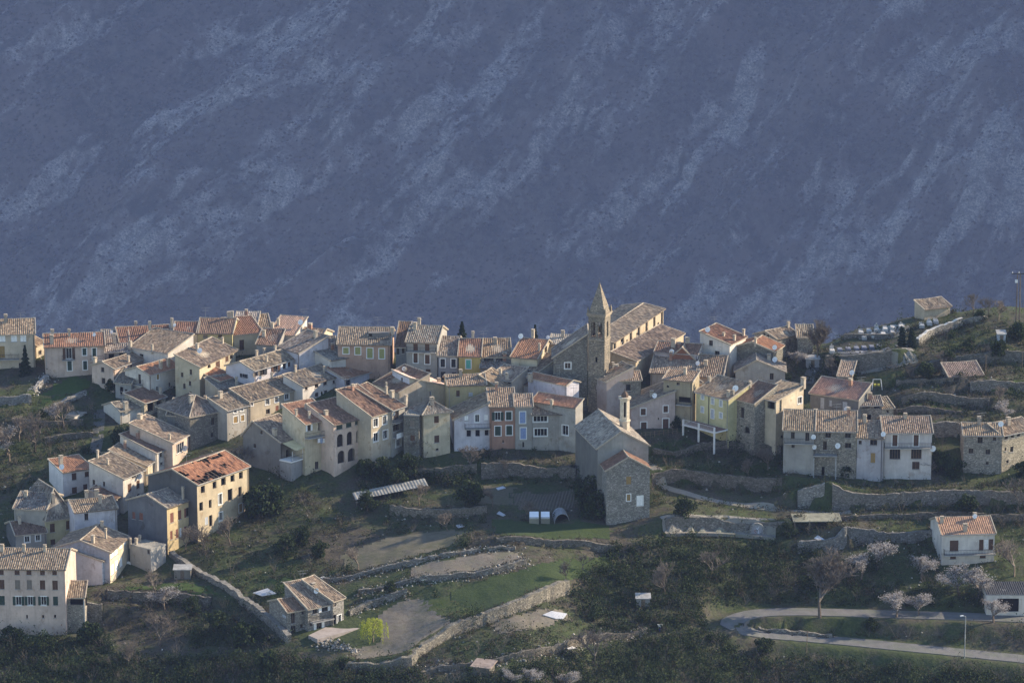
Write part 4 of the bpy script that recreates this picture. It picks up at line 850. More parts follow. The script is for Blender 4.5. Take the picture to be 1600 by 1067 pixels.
H('B59', 'long dark rendered house with pale doors and faded pink roof', 'e2', (985, 440), (1432, 505), 652, 5.0, ('s', 2.4), col='dgrey', rcol=(0.27, 0.16, 0.115, 0.5), wins={'F': [(1095, 532, 36, 100, 'sp'), (1172, 532, 24, 52, 'sp'), (1304, 570, 44, 100, 'sp')]}, dishes=[(1332, 586, .65, 'F')])
H('B60', 'small stone house with grey roof and dark open loft', 'c8', (75, 440), (285, 435), 672, 6, ('g', 2.4), wall='stone', col='stone', rcol='grey', wins={'F': [(140, 448, 70, 26, 'h'), (240, 450, 60, 24, 'h'), (165, 545, 40, 50, 'h')]})
H('B60b', 'tiny annex with one square window on the end of the small stone house', 'c8', (285, 470), (392, 462), 665, 4, ('s', 1.2), wall='stone', col='lstone', rcol='tan', wins={'F': [(337, 492, 20, 24, 'd')]})
H('B61a', 'grey rendered house end with dishes at the west end of the lower east row', 'e3', (222, 362), (460, 368), 748, 13, ('g', 2.9), col='grey', rcol='tan', wins={'F': [(294, 400, 30, 52, 'db'), (407, 412, 32, 66, 'db'), (296, 482, 26, 28, 'd')]}, balc=[('F', 228, 462, 462, .8)], dishes=[(456, 410, .5, 'F'), (463, 488, .45, 'F')], chim=[(530, 225, .7, .5)])
H('B61b', 'bare stone house with balcony on white posts in the lower east row', 'e3', (462, 370), (792, 376), 748, 13, ('g', 2.9), wall='stone', col='stone', rcol='tan', wins={'F': [(570, 400, 44, 40, 'd'), (545, 480, 30, 70, 'db'), (725, 396, 46, 50, 'dg'), (726, 480, 50, 42, 'd'), (530, 680, 24, 70, 'h')]}, balc=[('F', 452, 640, 548, 1.6)], dishes=[(645, 478, .55, 'F')])
H('B62', 'narrow stone-topped white house with wooden shutter, middle of the lower east row', 'e3', (795, 420), (1000, 428), 750, 11, ('g', 2.4), col=(.42, .40, .41), rcol='tan', wins={'F': [(820, 456, 24, 30, 'd'), (925, 456, 56, 44, 'd'), (920, 576, 36, 76, 'so')]}, dishes=[(1018, 415, .5)])
H('B63', 'white house with long balcony and wide windows, east end of the lower east row', 'e3', (1003, 384), (1382, 384), 750, 10.5, ('g', 2.9), col=(.52, .49, .46), rcol='tan', wins={'F': [(1092, 440, 40, 88, 'sbW'), (1257, 440, 40, 88, 'sbW'), (1092, 546, 84, 80, 'd'), (1259, 544, 82, 80, 'd'), (1255, 636, 58, 60, 'd')]}, balc=[('F', 1008, 1375, 496, .9)], chim=[(1172, 268, .6, .7)], dishes=[(1386, 500, .6, 'F')])
H('B64', 'rubble stone house with small dark windows at the east edge', 'c8', (1045, 715), (1398, 718), 738, 8, ('g', 2.4), wall='stone', col='stone', rcol='tan', wins={'F': [(1194, 752, 48, 68, 'd'), (1328, 745, 30, 36, 'd'), (1110, 856, 44, 48, 'd'), (1266, 864, 44, 48, 'd'), (1259, 970, 28, 30, 'd')]}, dishes=[(1385, 605, .55)])
H('B64b', 'eastern wing of the rubble stone house, turned toward the hill', 'c8', (1400, 718), (1700, 656), 738, 8, ('g', 2.4), wall='stone', col='lstone', rcol='tan', wins={'F': [(1437, 735, 30, 30, 'd'), (1495, 718, 30, 34, 'd'), (1550, 708, 28, 30, 'd'), (1428, 840, 18, 30, 'd'), (1487, 840, 30, 50, 'd'), (1447, 955, 22, 30, 'd')]})
H('B65', 'stone hut with pinkish tiled roof on the upper east terraces', 'c8', (905, 172), (1215, 152), 606, 4, ('s', 2.2), wall='stone', col='stone', rcol=(0.30, 0.21, 0.16, .8), wins={'F': [(1015, 200, 46, 44, 'h'), (1090, 215, 26, 70, 'sp')]}, name='hut', cat='hut', group=None)
H('B66', 'little stone barn below the cemetery with sunlit side wall', 'e2', (1240, 285), (1365, 292), 608, 5.5, ('s', 1.8), wall='stone', col='stone', rcol='tan', wins={'R': [(1440, 270, 14, 60, 'd'), (1385, 380, 20, 36, 'd')], 'F': [(1300, 320, 24, 30, 'd')]}, dishes=[(1470, 335, .5)], name='barn', cat='barn', group=None)
H('B67', 'cemetery chapel with orange-tan tiled roof on the hilltop', 'c7', (680, 440), (918, 410), 499, 3.6, ('s', 1.1), col='beige', rcol='tan', name='chapel', cat='chapel', group=None)
H('B68', 'white villa with orange roof, brown shutters and long balcony above the road', 'e5', (960, 278), (1372, 266), 884, 10, ('g', 2.7), col='white', rcol='new', wins={'F': [(1054, 362, 68, 84, 'sb'), (1266, 356, 34, 84, 'sb'), (1304, 352, 30, 76, 'sw'), (1342, 352, 34, 84, 'sb'), (1046, 448, 46, 34, 'sb'), (1278, 440, 46, 36, 'sb')]}, balc=[('F', 972, 1372, 424, 1.2)], chim=[(1140, 245, .7, 1.0), (958, 182, .6, .9), (1215, 150, .6, .8)], dishes=[(1215, 130, .45)], name='villa', group=None)
H('B69', 'flat-roofed white garage with wide dark opening at the roadside', 'e5', (1310, 745), (1660, 745), 958, 8, ('f', 0), col='white', rcol=(0.06, 0.06, 0.065, .3), wins={'F': [(1475, 825, 170, 104, 'h')]}, name='garage', cat='garage', group=None)
H('B70', 'stone farmhouse wing with dark side wall and orange sign disc', 'e6', (345, 582), (505, 556), 993, 7.2, ('g', 2.4), wall='stone', col=(0.30, 0.28, 0.25), rcol='brown', wins={'F': [(389, 628, 32, 80, 'd'), (469, 584, 24, 30, 'd'), (456, 690, 22, 34, 'd'), (392, 726, 38, 80, 'db')], 'L': [(320, 610, 30, 16, 'sp')]}, name='farmhouse', group=None)
H('B70b', 'stone farmhouse main block with tiled roof, balcony and pale terrace', 'e6', (505, 558), (700, 518), 988, 7.5, ('s', 2.8), wall='stone', col=(0.30, 0.28, 0.25), rcol='tan', wins={'F': [(562, 572, 34, 40, 'db'), (636, 552, 46, 44, 'ow'), (592, 684, 40, 80, 'ow'), (530, 670, 20, 40, 'd')]}, balc=[('F', 520, 690, 640, 1.0)], dishes=[(572, 415, .5)], chim=[(550, 400, .8, .8)], name='farmhouse', group=None)
H('B70c', 'projecting east end of the stone farmhouse with open veranda', 'e6', (700, 500), (785, 470), 978, 7.0, ('s', 2.6), wall='stone', col=(0.33, 0.31, 0.28), rcol='tan', wins={'F': [(715, 520, 24, 34, 'd'), (712, 640, 30, 80, 'h'), (750, 632, 30, 60, 'dW')]}, name='farmhouse', group=None)
# chapel with belfry in the middle
hx = H('B72', 'stone front annex of the middle chapel with red gabled roof and white door', 'd8', (522, 745), (922, 728), 818, 5.0, ('G', 2.3), wall='stone', col=(0.32, 0.30, 0.26), rcol='red', wins={'F': [(725, 832, 46, 74, 'so'), (830, 1020, 50, 84, 'DwW'), (724, 990, 34, 60, 'DoW')]}, name='chapel_annex', cat='chapel', group=None)
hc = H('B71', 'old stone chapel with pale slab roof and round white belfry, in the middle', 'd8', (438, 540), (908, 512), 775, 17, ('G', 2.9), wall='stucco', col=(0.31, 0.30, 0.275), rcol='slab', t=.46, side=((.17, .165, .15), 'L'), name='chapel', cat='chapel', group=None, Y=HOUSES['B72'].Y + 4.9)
hc.roof.color = (0.28, 0.245, 0.20, 0.95)
# ------------------------------------------------------------------ the parish church
cz = H('CH', 'large parish church with long tan roofs rising behind the bell tower', 'c5', (460, 630), (930, 320), 585, 9.0, ('g', 0.8), wall='stucco', col=(0.50, 0.42, 0.31), rcol='tan', name='church', cat='church', group=None,
  wins={'F': [(540, 605, 16, 30, 'd'), (590, 605, 12, 20, 'd'), (683, 545, 12, 22, 'd'), (770, 480, 14, 22, 'd'), (880, 455, 16, 34, 'd')]})
H('B73', 'pale pink house with brown shutters and doors behind a low fence near the chapel', 'e1', (158, 642), (562, 628), 673, 8.5, ('l', 3.0), col=(0.50, 0.42, 0.38), rcol='tan',
  wins={'F': [(267, 672, 46, 60, 'sbW'), (475, 646, 42, 60, 'sbW'), (272, 812, 52, 90, 'sbW'), (475, 788, 54, 104, 'sbW'), (408, 735, 12, 20, 'd')]}, chim=[(345, 520, .7, .6)], dishes=[(372, 520, .5)])
H('B74a', 'narrow pinkish-walled house at the foot of the bell tower', 'c5', (298, 945), (402, 990), 642, 6, ('s', 2.2), col=(0.42, 0.36, 0.33), rcol='tan', chim=[(460, 850, .5, .6)])
H('B74b', 'stone-walled house with tan roof and one dark window, behind the chapel belfry', 'c5', (402, 985), (720, 975), 652, 6, ('g', 2.2), wall='stone', col='stone', rcol='tan', wins={'F': [(590, 1040, 70, 60, 'd'), (440, 1075, 30, 60, 'd')]})
# ------------------------------------------------------------------ church: aisle joins the church, chapel annex joins the chapel
def absorb(h, h2, prefix):
    d = parent_world(h2.root) - parent_world(h.root)
    for c in list(h2.root.children):
        c.parent = h.root; c.location = d
        b_ = c.name.split('.')[0]
        if b_ in ('wall', 'roof'): c.name = prefix + '_' + b_
    bpy.data.objects.remove(h2.root)
ais = H('CHA', 'aisle', 'c5', (672, 800), (1115, 545), 622, 5.2, ('s', 1.3), wall='stucco', col=(0.46, 0.39, 0.29), rcol='tan', name='aisle', cat='church', group=None, Y=HOUSES['CH'].Y - 6.0,
        wins={'L': [(548, 845, 50, 40, 'd')]})
absorb(HOUSES['CH'], ais, 'aisle')
absorb(HOUSES['B71'], HOUSES['B72'], 'annex')
# clerestory pilasters are parts of the church
hcz = HOUSES['CH']
for k in range(7):
    mb = MB(); s = hcz.W * (0.03 + 0.155 * k); c = hcz.A + hcz.u * s - hcz.v * 0.16
    mb.box(Vector((c.x, c.y, hcz.zE - 1.9)), hcz.u * 0.24, hcz.v * 0.18, Vector((0, 0, 1.95)))
    mb.build('pilaster', M['stone'], hcz.root).color = (0.36, 0.30, 0.22, 1)

# ------------------------------------------------------------------ bell tower
def pyramid(mb, c, rx, h, n=4, u=None, v=None):
    vs = [c + u * a * rx + v * b_ * rx for a, b_ in ((-1, -1), (1, -1), (1, 1), (-1, 1))] + [c + Vector((0, 0, h))]
    mb.add(vs, [(0, 1, 4), (1, 2, 4), (2, 3, 4), (3, 0, 4), (3, 2, 1, 0)])
def bell_tower():
    px, py = 919.5, 490.5; Y = HOUSES['B47'].Y - 0.5
    A = at_y(px, py, Y); B = on_z(945.0, 492.6, A.z)
    u = B - A; u.z = 0; W = u.length; u.normalize(); v = Vector((-u.y, u.x, 0)); up = Vector((0, 0, 1))
    D = W; z1 = A.z; zt = z1; zb = float(tz(A.x, A.y)) - 3
    base = A + (u + v) * W / 2; base.z = zb
    root = empty('bell_tower', base, 'tall square stone bell tower with pointed spire and open belfry, next to the church', 'bell tower')
    belf0, belf1 = zt - 4.6, zt - 1.5
    mb = MB()
    for key, O, dr, nrm in (('F', A, u, -v), ('R', A + u * W, v, u), ('K', A + u * W + v * W, -u, v), ('L', A + v * W, -v, -u)):
        ops = []
        if key in 'FK': ops = [(W * .16, W * .42, belf0, belf1, 'arch'), (W * .58, W * .84, belf0, belf1, 'arch'), (W * .44, W * .56, zt - 9.5, zt - 8.5), (W * .44, W * .56, zt - 15, zt - 14)]
        else: ops = [(W * .36, W * .64, belf0, belf1, 'arch')]
        wall_face(mb, O, dr, nrm, W, zb, lambda s: zt, ops)
    o = mb.build('wall', M['stone'], root); o.color = (0.29, 0.245, 0.185, 1)
    cen = A + (u + v) * W / 2
    cm = MB()
    for z, e, t_ in ((zt, 0.32, 0.16), (zt - 0.35, 0.18, 0.14), (zt - 5.1, 0.14, 0.10)):
        cm.box(Vector((cen.x, cen.y, z)), u * (W / 2 + e), v * (W / 2 + e), up * t_)
    cm.build('cornice', M['plaster'], root).color = (0.30, 0.25, 0.185, 1)
    fl = MB(); fl.box(Vector((cen.x, cen.y, belf0 - 0.2)), u * (W / 2 - .32), v * (W / 2 - .32), up * 0.1); fl.build('belfry_floor', M['wood'], root)
    bl = MB(); n = 16; prof = [(0.05, 0.95), (0.25, 0.9), (0.34, 0.5), (0.42, 0.15), (0.55, 0.0)]
    vs = [Vector((cen.x + r * math.cos(2 * math.pi * k / n), cen.y + r * math.sin(2 * math.pi * k / n), belf0 + 0.8 + z)) for r, z in prof for k in range(n)]
    for i in range(len(prof) - 1):
        for k in range(n): bl.add([vs[i * n + k], vs[i * n + (k + 1) % n], vs[(i + 1) * n + (k + 1) % n], vs[(i + 1) * n + k]], [(0, 1, 2, 3)])
    bl.build('bell', mat_plain('bronze', (0.10, 0.08, 0.04), 0.5), root)
    bm_ = MB(); bm_.box(Vector((cen.x, cen.y, belf0 + 1.85)), u * (W / 2 - .1), v * .1, up * .1); bm_.build('bell_beam', M['wood'], root)
    sp = MB(); tip = zt + 6.0; b0 = Vector((cen.x, cen.y, zt + 0.16)); lay = 13; rr = W / 2 - 0.06
    for i in range(lay):
        z0_, z1_ = zt + .16 + (tip - zt - .16) * i / lay, zt + .16 + (tip - zt - .16) * (i + 1) / lay
        r0, r1 = rr * (1 - i / lay) + 0.03, rr * (1 - (i + 1) / lay) + 0.05
        c0 = [Vector((cen.x, cen.y, z0_)) + u * a * r0 + v * b_ * r0 for a, b_ in ((-1, -1), (1, -1), (1, 1), (-1, 1))]
        c1 = [Vector((cen.x, cen.y, z1_)) + u * a * r1 + v * b_ * r1 for a, b_ in ((-1, -1), (1, -1), (1, 1), (-1, 1))]
        for k in range(4): sp.quad(c0[k], c0[(k + 1) % 4], c1[(k + 1) % 4], c1[k])
        sp.quad(*c1)
    sp.tube(Vector((cen.x, cen.y, tip - .1)), Vector((cen.x, cen.y, tip + .9)), 0.04, 0.03, 4)
    sp.build('spire', M['stone'], root).color = (0.33, 0.275, 0.205, 1)
    for a, b_ in ((-1, -1), (1, -1), (1, 1), (-1, 1)):
        pn = MB(); c = Vector((cen.x, cen.y, zt + 0.16)) + (u * a + v * b_) * (W / 2 + .06)
        pn.box(c + up * 0.3, u * .17, v * .17, up * .3); pyramid(pn, c + up * .6, .19, .75, u=u, v=v)
        pn.build('pinnacle', M['stone'], root).color = (0.33, 0.275, 0.205, 1)
bell_tower()

def chapel_belfry():
    h = HOUSES['B71']; up = Vector((0, 0, 1)); c = at_y(976, 662, h.Y + 9.5); r = 1.02
    n = 8; z0 = c.z - 1.6; z1 = at_y(976, 621, h.Y + 9.5).z
    prof = [(z0, r), (c.z + 0.5, r), (c.z + 0.55, r + .14), (c.z + 0.75, r + .14), (c.z + .8, r * .94), (z1 - .25, r * .94), (z1 - .2, r + .22), (z1 + .12, r + .26), (z1 + .15, r * .7)]
    def rot(k, rr, z): t_ = 2 * math.pi * (k + .5) / n; return Vector((c.x + rr * math.cos(t_), c.y + rr * math.sin(t_), z))
    mb = MB(); zo0, zo1 = c.z + 1.5, z1 - .7
    for (za, ra), (zb, rb_) in zip(prof, prof[1:]):
        for k in range(n):
            if abs(ra - r * .94) < 1e-6 and abs(rb_ - ra) < 1e-6 and k % 2 == 1:
                a0, a1, b0, b1 = rot(k, ra, za), rot(k + 1, ra, za), rot(k, ra, zb), rot(k + 1, ra, zb); q = lambda s, z: Vector(((a0.lerp(a1, s)).x, (a0.lerp(a1, s)).y, z))
                mb.quad(a0, q(.25, za), q(.25, zb), b0); mb.quad(q(.75, za), a1, b1, q(.75, zb)); mb.quad(q(.25, za), q(.75, za), q(.75, zo0), q(.25, zo0)); mb.quad(q(.25, zo1), q(.75, zo1), q(.75, zb), q(.25, zb))
            else: mb.quad(rot(k, ra, za), rot(k + 1, ra, za), rot(k + 1, rb_, zb), rot(k, rb_, zb))
    o = mb.build('belfry', M['plaster'], h.root); o.color = (0.56, 0.48, 0.36, 1)
    d = MB(); pr = [(z1 + .15, r * .72), (z1 + .5, r * .68), (z1 + .85, r * .5), (z1 + 1.1, r * .25), (z1 + 1.25, .06), (z1 + 1.75, .04)]
    for (za, ra), (zb, rb_) in zip(pr, pr[1:]):
        for k in range(n): d.quad(rot(k, ra, za), rot(k + 1, ra, za), rot(k + 1, rb_, zb), rot(k, rb_, zb))
    d.build('dome', mat_plain('rusty dome', (0.13, 0.085, 0.06), .7), o)
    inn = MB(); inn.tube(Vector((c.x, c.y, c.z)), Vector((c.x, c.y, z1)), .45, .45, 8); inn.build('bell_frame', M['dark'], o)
chapel_belfry()

# ------------------------------------------------------------------ parts added to single houses
up = Vector((0, 0, 1))
def awning():   # cream awning and glazed terrace of the dark-walled house
    h = HOUSES['B90']; a = at_y(*cp('d5', 480, 668), h.Y - 0.2); b_ = on_z(*cp('d5', 690, 606), a.z); e = b_ - a; e.z = 0
    nrm = -h.v; d = 3.4; mb = MB(); p = [a, a + e, a + e + nrm * d - up * .9, a + nrm * d - up * .9]
    mb.quad(*p); mb.quad(*[q + up * .05 for q in reversed(p)])
    mb.build('awning', mat_plain('cream canvas', (0.62, 0.53, 0.30), .9, .12, 1), h.root)
    z = at_y(*cp('d5', 570, 845), h.Y - 2.6).z
    c = a + e * .5 + nrm * 1.4; tb = MB(); tb.box(Vector((c.x, c.y, z)), e * .62, nrm * 1.5, up * .12)
    t_ = tb.build('terrace_floor', M['white'], h.root)
    wb = MB(); zb = float(tz(c.x, c.y)) - 1; c2 = a + e * .5 + nrm * 1.3
    wb.box(Vector((c2.x, c2.y, (z + zb) / 2 - .06)), e * .6, nrm * 1.38, up * ((z - zb) / 2 - .08)); w_ = wb.build('terrace_wall', M['stucco'], h.root); w_.color = (.28, .275, .27, 1)
    for s in (-.55, -.1, .35, .58):
        pb = MB(); q = a + e * (.5 + s) + nrm * 2.8; pb.tube(Vector((q.x, q.y, z)), Vector((q.x, q.y, z + 2.0)), .05, .05, 5); pb.build('post', M['white'], t_)
    rb = MB(); q0, q1 = a + e * (-.1) + nrm * 2.85, a + e * 1.1 + nrm * 2.85; q0.z = q1.z = z + .1; railing(rb, q0, q1); rb.build('railing', M['iron'], t_)
awning()
def laundry():
    h = HOUSES['B91a']; O, dr, nrm, L, top = h.faces['F']; root = None
    cols = [(.75, .75, .78), (.30, .36, .50), (.70, .70, .68), (.62, .55, .5), (.72, .74, .8)]
    for k, cc in enumerate(cols):
        q = on_plane(*cp('d5', 790 + 24 * k, 632), O, nrm) + nrm * 1.0; mb = MB()
        mb.box(q, dr * .27, nrm * .015, up * (.42 + .12 * (k % 2)))
        o = mb.build('laundry_sheet', M['paint'], None, q); o.color = col4(cc)
        tag(o, ['white towel hanging first on the laundry balcony', 'dark blue cloth on the laundry line', 'white sheet in the middle of the laundry line', 'beige cloth on the laundry line', 'pale blue-white sheet hanging last on the line'][k], 'laundry', 'washing on the corner balcony')
laundry()
def yellow_terrace():
    h = HOUSES['B57']; nrm = -h.v; z = at_y(*cp('e1', 940, 790), h.Y - 2.5).z
    a = on_plane(*cp('e1', 770, 720), h.A, nrm); b_ = h.A + h.u * h.W; e = (b_ - h.A); e.z = 0
    c = h.A + e * .5 + nrm * 1.9; mb = MB(); mb.box(Vector((c.x, c.y, z)), h.u * (h.W * .5), nrm * 1.85, up * .12)
    t_ = mb.build('terrace_deck', M['white'], h.root)
    fb = MB(); fb.box(Vector((c.x, c.y, z + .135)), h.u * (h.W * .5 - .15), nrm * 1.7, up * .012); fb.build('terrace_floor', mat_plain('terracotta paving', (.22, .13, .10), .9), t_)
    for s in (.02, .5, .98):
        for n_ in (3.6, ):
            q = h.A + h.u * h.W * s + nrm * n_; pb = MB(); pb.box(Vector((q.x, q.y, z - 1.6)), h.u * .14, nrm * .14, up * 2.6); pb.build('post', M['white'], t_)
    rb = MB(); q0 = h.A + nrm * 3.6; q1 = h.A + h.u * h.W + nrm * 3.6; q0.z = q1.z = z + .12; railing(rb, q0, q1); rb.build('railing', M['white'], t_)
    pp = MB(); q = on_plane(*cp('e1', 876, 600), h.A, nrm) + nrm * .1; pp.tube(Vector((q.x, q.y, h.zE - .1)), Vector((q.x, q.y, z + .2)), .06, .06, 6); pp.build('drainpipe', M['iron'], h.root)
yellow_terrace()
def white_posts(hid, crop, xs, ytop):
    h = HOUSES[hid]; nrm = -h.v
    for x in xs:
        q = on_plane(*cp(crop, x, ytop), h.A, nrm) + nrm * 1.5; zb = float(tz(q.x, q.y)) - .5; mb = MB()
        mb.box(Vector((q.x, q.y, (q.z + zb) / 2)), h.u * .12, nrm * .12, up * ((q.z - zb) / 2)); mb.build('post', M['conc'], h.root)
white_posts('B61b', 'e3', [458, 630], 560)
white_posts('B20c', 'd2', [786], 795)
def porch_posts():
    h = HOUSES['B90']
porch_posts()
def farm_terrace():
    h = HOUSES['B70b']; pts = [(482, 992), (496, 998), (567, 980), (536, 966)]; z = ground(510, 990).z + .45
    q = [on_z(x, y, z) for x, y in pts]; mb = MB(); lo = [Vector((p.x, p.y, p.z - 2.2)) for p in q]
    mb.add(q, [(0, 1, 2, 3)])
    for k in range(4): mb.quad(lo[k], lo[(k + 1) % 4], q[(k + 1) % 4], q[k])
    mb.build('terrace', mat_plain('pinkish paving', (.33, .285, .255), .9, .15, 1), h.root)
farm_terrace()
def roof_terrace():   # the terrace cut into the pink house's roof
    h = HOUSES['B40']; p = h.pat[0]; g = lambda s, t_: (p[0] * (1 - s) + p[1] * s) * (1 - t_) + (p[3] * (1 - s) + p[2] * s) * t_
    a, b_ = g(.56, .30), g(.96, .30); e = (b_ - a) / 2; c = (a + b_) / 2 + h.v * 1.5; mb = MB()
    mb.box(c + up * .45 + h.v * .6, e, h.v * .9, up * .6); mb.build('roof_terrace', M['stucco'], h.roof).color = (.20, .19, .175, 1)
    fb = MB(); fb.box(c - h.v * .9 + up * .02, e, h.v * .6, up * .09); fb.build('terrace_floor', M['dark'], h.roof)
    wb = MB(); wb.box(c - h.v * .32 + up * .42 - e * .78, e * .14, h.v * .03, up * .5); wb.build('door', M['dark'], h.roof)
roof_terrace()
def rafters():  # bare rafters under the holes of the ruin's roof
    h = HOUSES['B23']; p = h.pat[0]; n = 15; nn = Vector((p[1] - p[0])).cross(p[3] - p[0]).normalized()
    mb = MB()
    for i in range(n):
        s = (i + .5) / n; a = p[0].lerp(p[1], s) - nn * .22; b_ = p[3].lerp(p[2], s) - nn * .22; d = (b_ - a)
        mb.box((a + b_) / 2, d / 2, h.u * .05, nn * .07)
    mb.build('rafters', M['wood'], h.roof)
    fb = MB(); c = h.A + h.u * h.W / 2 + h.v * h.D / 2; fb.box(Vector((c.x, c.y, h.zE - 2.2)), h.u * (h.W / 2 - .05), h.v * (h.D / 2 - .05), up * .1); fb.build('attic_floor', M['dark'], h.root)
rafters()

# ------------------------------------------------------------------ stone walls
def build_wall(w):
    L = w['line']; h = w['h']; th = w['th']; rnd = random.Random(w['label'])
    n = len(L); mb = MB(); P = []
    for i in range(n):
        d = (L[min(i + 1, n - 1)] - L[max(i - 1, 0)]); d.z = 0; d.normalize(); sd = Vector((-d.y, d.x, 0))
        if sd.y < 0: sd = -sd
        p = L[i]; zg = float(tz(p.x - sd.x * .9, p.y - sd.y * .9)); zb_ = float(tz(p.x + sd.x * 1.2, p.y + sd.y * 1.2))
        top = (max(zb_ + .12, zg + .3) if w['step'] else zg + h) + rnd.uniform(-.16, .14) - .7 * h * max(0, float(vnoise(i * .13, len(w['label']) * 3.7, 5)) - .62) * 2
        bot = zg - 1.0
        f = p - sd * (th * .6 + rnd.uniform(-.05, .08)); b_ = p + sd * th * .5
        zm = (zg + top) / 2
        P.append([Vector((f.x - sd.x * .14, f.y - sd.y * .14, bot)), Vector((f.x - sd.x * .06 + rnd.uniform(-.05, .05), f.y + rnd.uniform(-.06, .06), zm)), Vector((f.x, f.y, top)), Vector((b_.x, b_.y, top + rnd.uniform(-.05, .08))), Vector((b_.x, b_.y, bot))])
    for i in range(n - 1):
        for k in range(4): mb.quad(P[i][k], P[i + 1][k], P[i + 1][k + 1], P[i][k + 1])
    mb.add(P[0], [(0, 1, 2, 3, 4)]); mb.add(P[-1], [(4, 3, 2, 1, 0)])
    c = L[n // 2]; o = mb.build('stone_wall', M['dry'], None, (c.x, c.y, float(tz(c.x, c.y)) - .5))
    j = rnd.uniform(.9, 1.1); o.color = (w['col'][0] * j, w['col'][1] * j, w['col'][2] * j, 1)
    tag(o, w['label'], 'wall', 'stone walls of the terraces')
    if 'coping' in w['label'] or 'coped' in w['label']:
        cb = MB()
        for i in range(n - 1):
            a, b_, c_, d_ = P[i][2] + up * .05, P[i + 1][2] + up * .05, P[i + 1][3] + up * .05, P[i][3] + up * .05
            ctr = (a + b_ + c_ + d_) / 4; d = (b_ - a) / 2; sd = (d_ - a) / 2
            cb.box(ctr + up * .05, d, sd * 1.1, up * .05)
        cb.build('coping', mat_plain('limewashed coping', (.50, .48, .44), .9, .25, 2) if 'coping' in w['label'] else mat_plain('old coping stone', (.20, .185, .16), .9, .35, 2), o)
for w in STONE_WALLS: build_wall(w)

# ------------------------------------------------------------------ ground sheet, plots, road, paths
def mat_ground():
    m, t, b = nt('hillside earth and grass'); w = wcoords(t)
    big = noise(t, w, 0.055, 6, 0.62); mid = noise(t, w, 0.35, 6, 0.7); fine = noise(t, w, 2.2, 5, 0.7)
    dry = mixc(t, ramp(t, fine, [(0.35, 0.0), (0.65, 1.0)]), (0.048, 0.041, 0.03), (0.095, 0.083, 0.062))
    green = mixc(t, ramp(t, fine, [(0.35, 0.0), (0.65, 1.0)]), (0.03, 0.044, 0.016), (0.066, 0.082, 0.03))
    a = t.nodes.new('ShaderNodeMath'); a.operation = 'ADD'; t.links.new(big, a.inputs[0])
    s = t.nodes.new('ShaderNodeMath'); s.operation = 'MULTIPLY'; s.inputs[1].default_value = 0.7; t.links.new(mid, s.inputs[0]); t.links.new(s.outputs[0], a.inputs[1])
    c = mixc(t, ramp(t, a.outputs[0], [(0.72, 0.0), (0.92, 1.0)]), dry, green)
    c = mixc(t, ramp(t, noise(t, w, 0.9, 5, 0.75), [(0.60, 0.0), (0.74, 0.5)]), c, (0.15, 0.138, 0.115))
    t.links.new(c, b.inputs['Base Color']); bump(t, b, mid, 0.8, 0.5); return m
def mat_plot(name, c1, c2, rows=None, sc=1.6):
    m, t, b = nt(name); w = wcoords(t); n1 = noise(t, w, sc, 6, .7)
    c = mixc(t, ramp(t, n1, [(.35, 0.0), (.68, 1.0)]), c1, c2)
    c = mixc(t, ramp(t, noise(t, w, .3, 4), [(.45, 0.0), (.7, .5)]), c, (c1[0] * .8 + .01, c1[1] * .95 + .012, c1[2] * .7))
    if rows:
        wv = t.nodes.new('ShaderNodeTexWave'); wv.inputs['Scale'].default_value = rows; wv.inputs['Distortion'].default_value = 1.2
        mp = t.nodes.new('ShaderNodeMapping'); mp.inputs['Rotation'].default_value = (0, 0, R(8)); t.links.new(w, mp.inputs[0]); t.links.new(mp.outputs[0], wv.inputs['Vector'])
        c = mixc(t, ramp(t, wv.outputs['Fac'], [(.3, 0.0), (.8, .45)]), c, (c1[0] * .55, c1[1] * .6, c1[2] * .6)); bump(t, b, wv.outputs['Fac'], .7, .15)
    else: bump(t, b, n1, .8, .15)
    t.links.new(c, b.inputs['Base Color']); return m
def ground_sheet():
    # fine inner grid plus a coarse skirt that runs on to the valley and the horizon
    def ax(lo, hi, inner, far):
        out = [lo - far]
        d = far
        while d > 2: d *= .72; out.append(lo - d)
        out += list(inner); d = 2.0; tail = []
        while d < far: tail.append(hi + d); d /= .72
        return np.array(out + tail + [hi + far])
    xs = ax(_gx[0], _gx[-1], _gx, 420); ys = ax(_gy[0], _gy[-1], _gy, 330)
    ys = ys[ys < 178]
    X, Yy = np.meshgrid(xs, ys)
    Z = np.where((X >= _gx[0]) & (X <= _gx[-1]) & (Yy >= _gy[0]) & (Yy <= _gy[-1]), tz(X, Yy), tz_base(np.clip(X, -190, 190), Yy))
    V = np.stack([X.ravel(), Yy.ravel(), Z.ravel()], 1); nx = len(xs); ny = len(ys)
    i = np.arange(nx - 1)[None, :] + np.arange(ny - 1)[:, None] * nx; i = i.ravel()
    F = np.stack([i, i + 1, i + nx + 1, i + nx], 1)
    o = np_mesh('terrain', V, F, mat_ground(), smooth=True); tag(o, 'terraced village hillside of earth and dry grass', kind='structure'); return o
ground_sheet()
from mathutils.geometry import tessellate_polygon
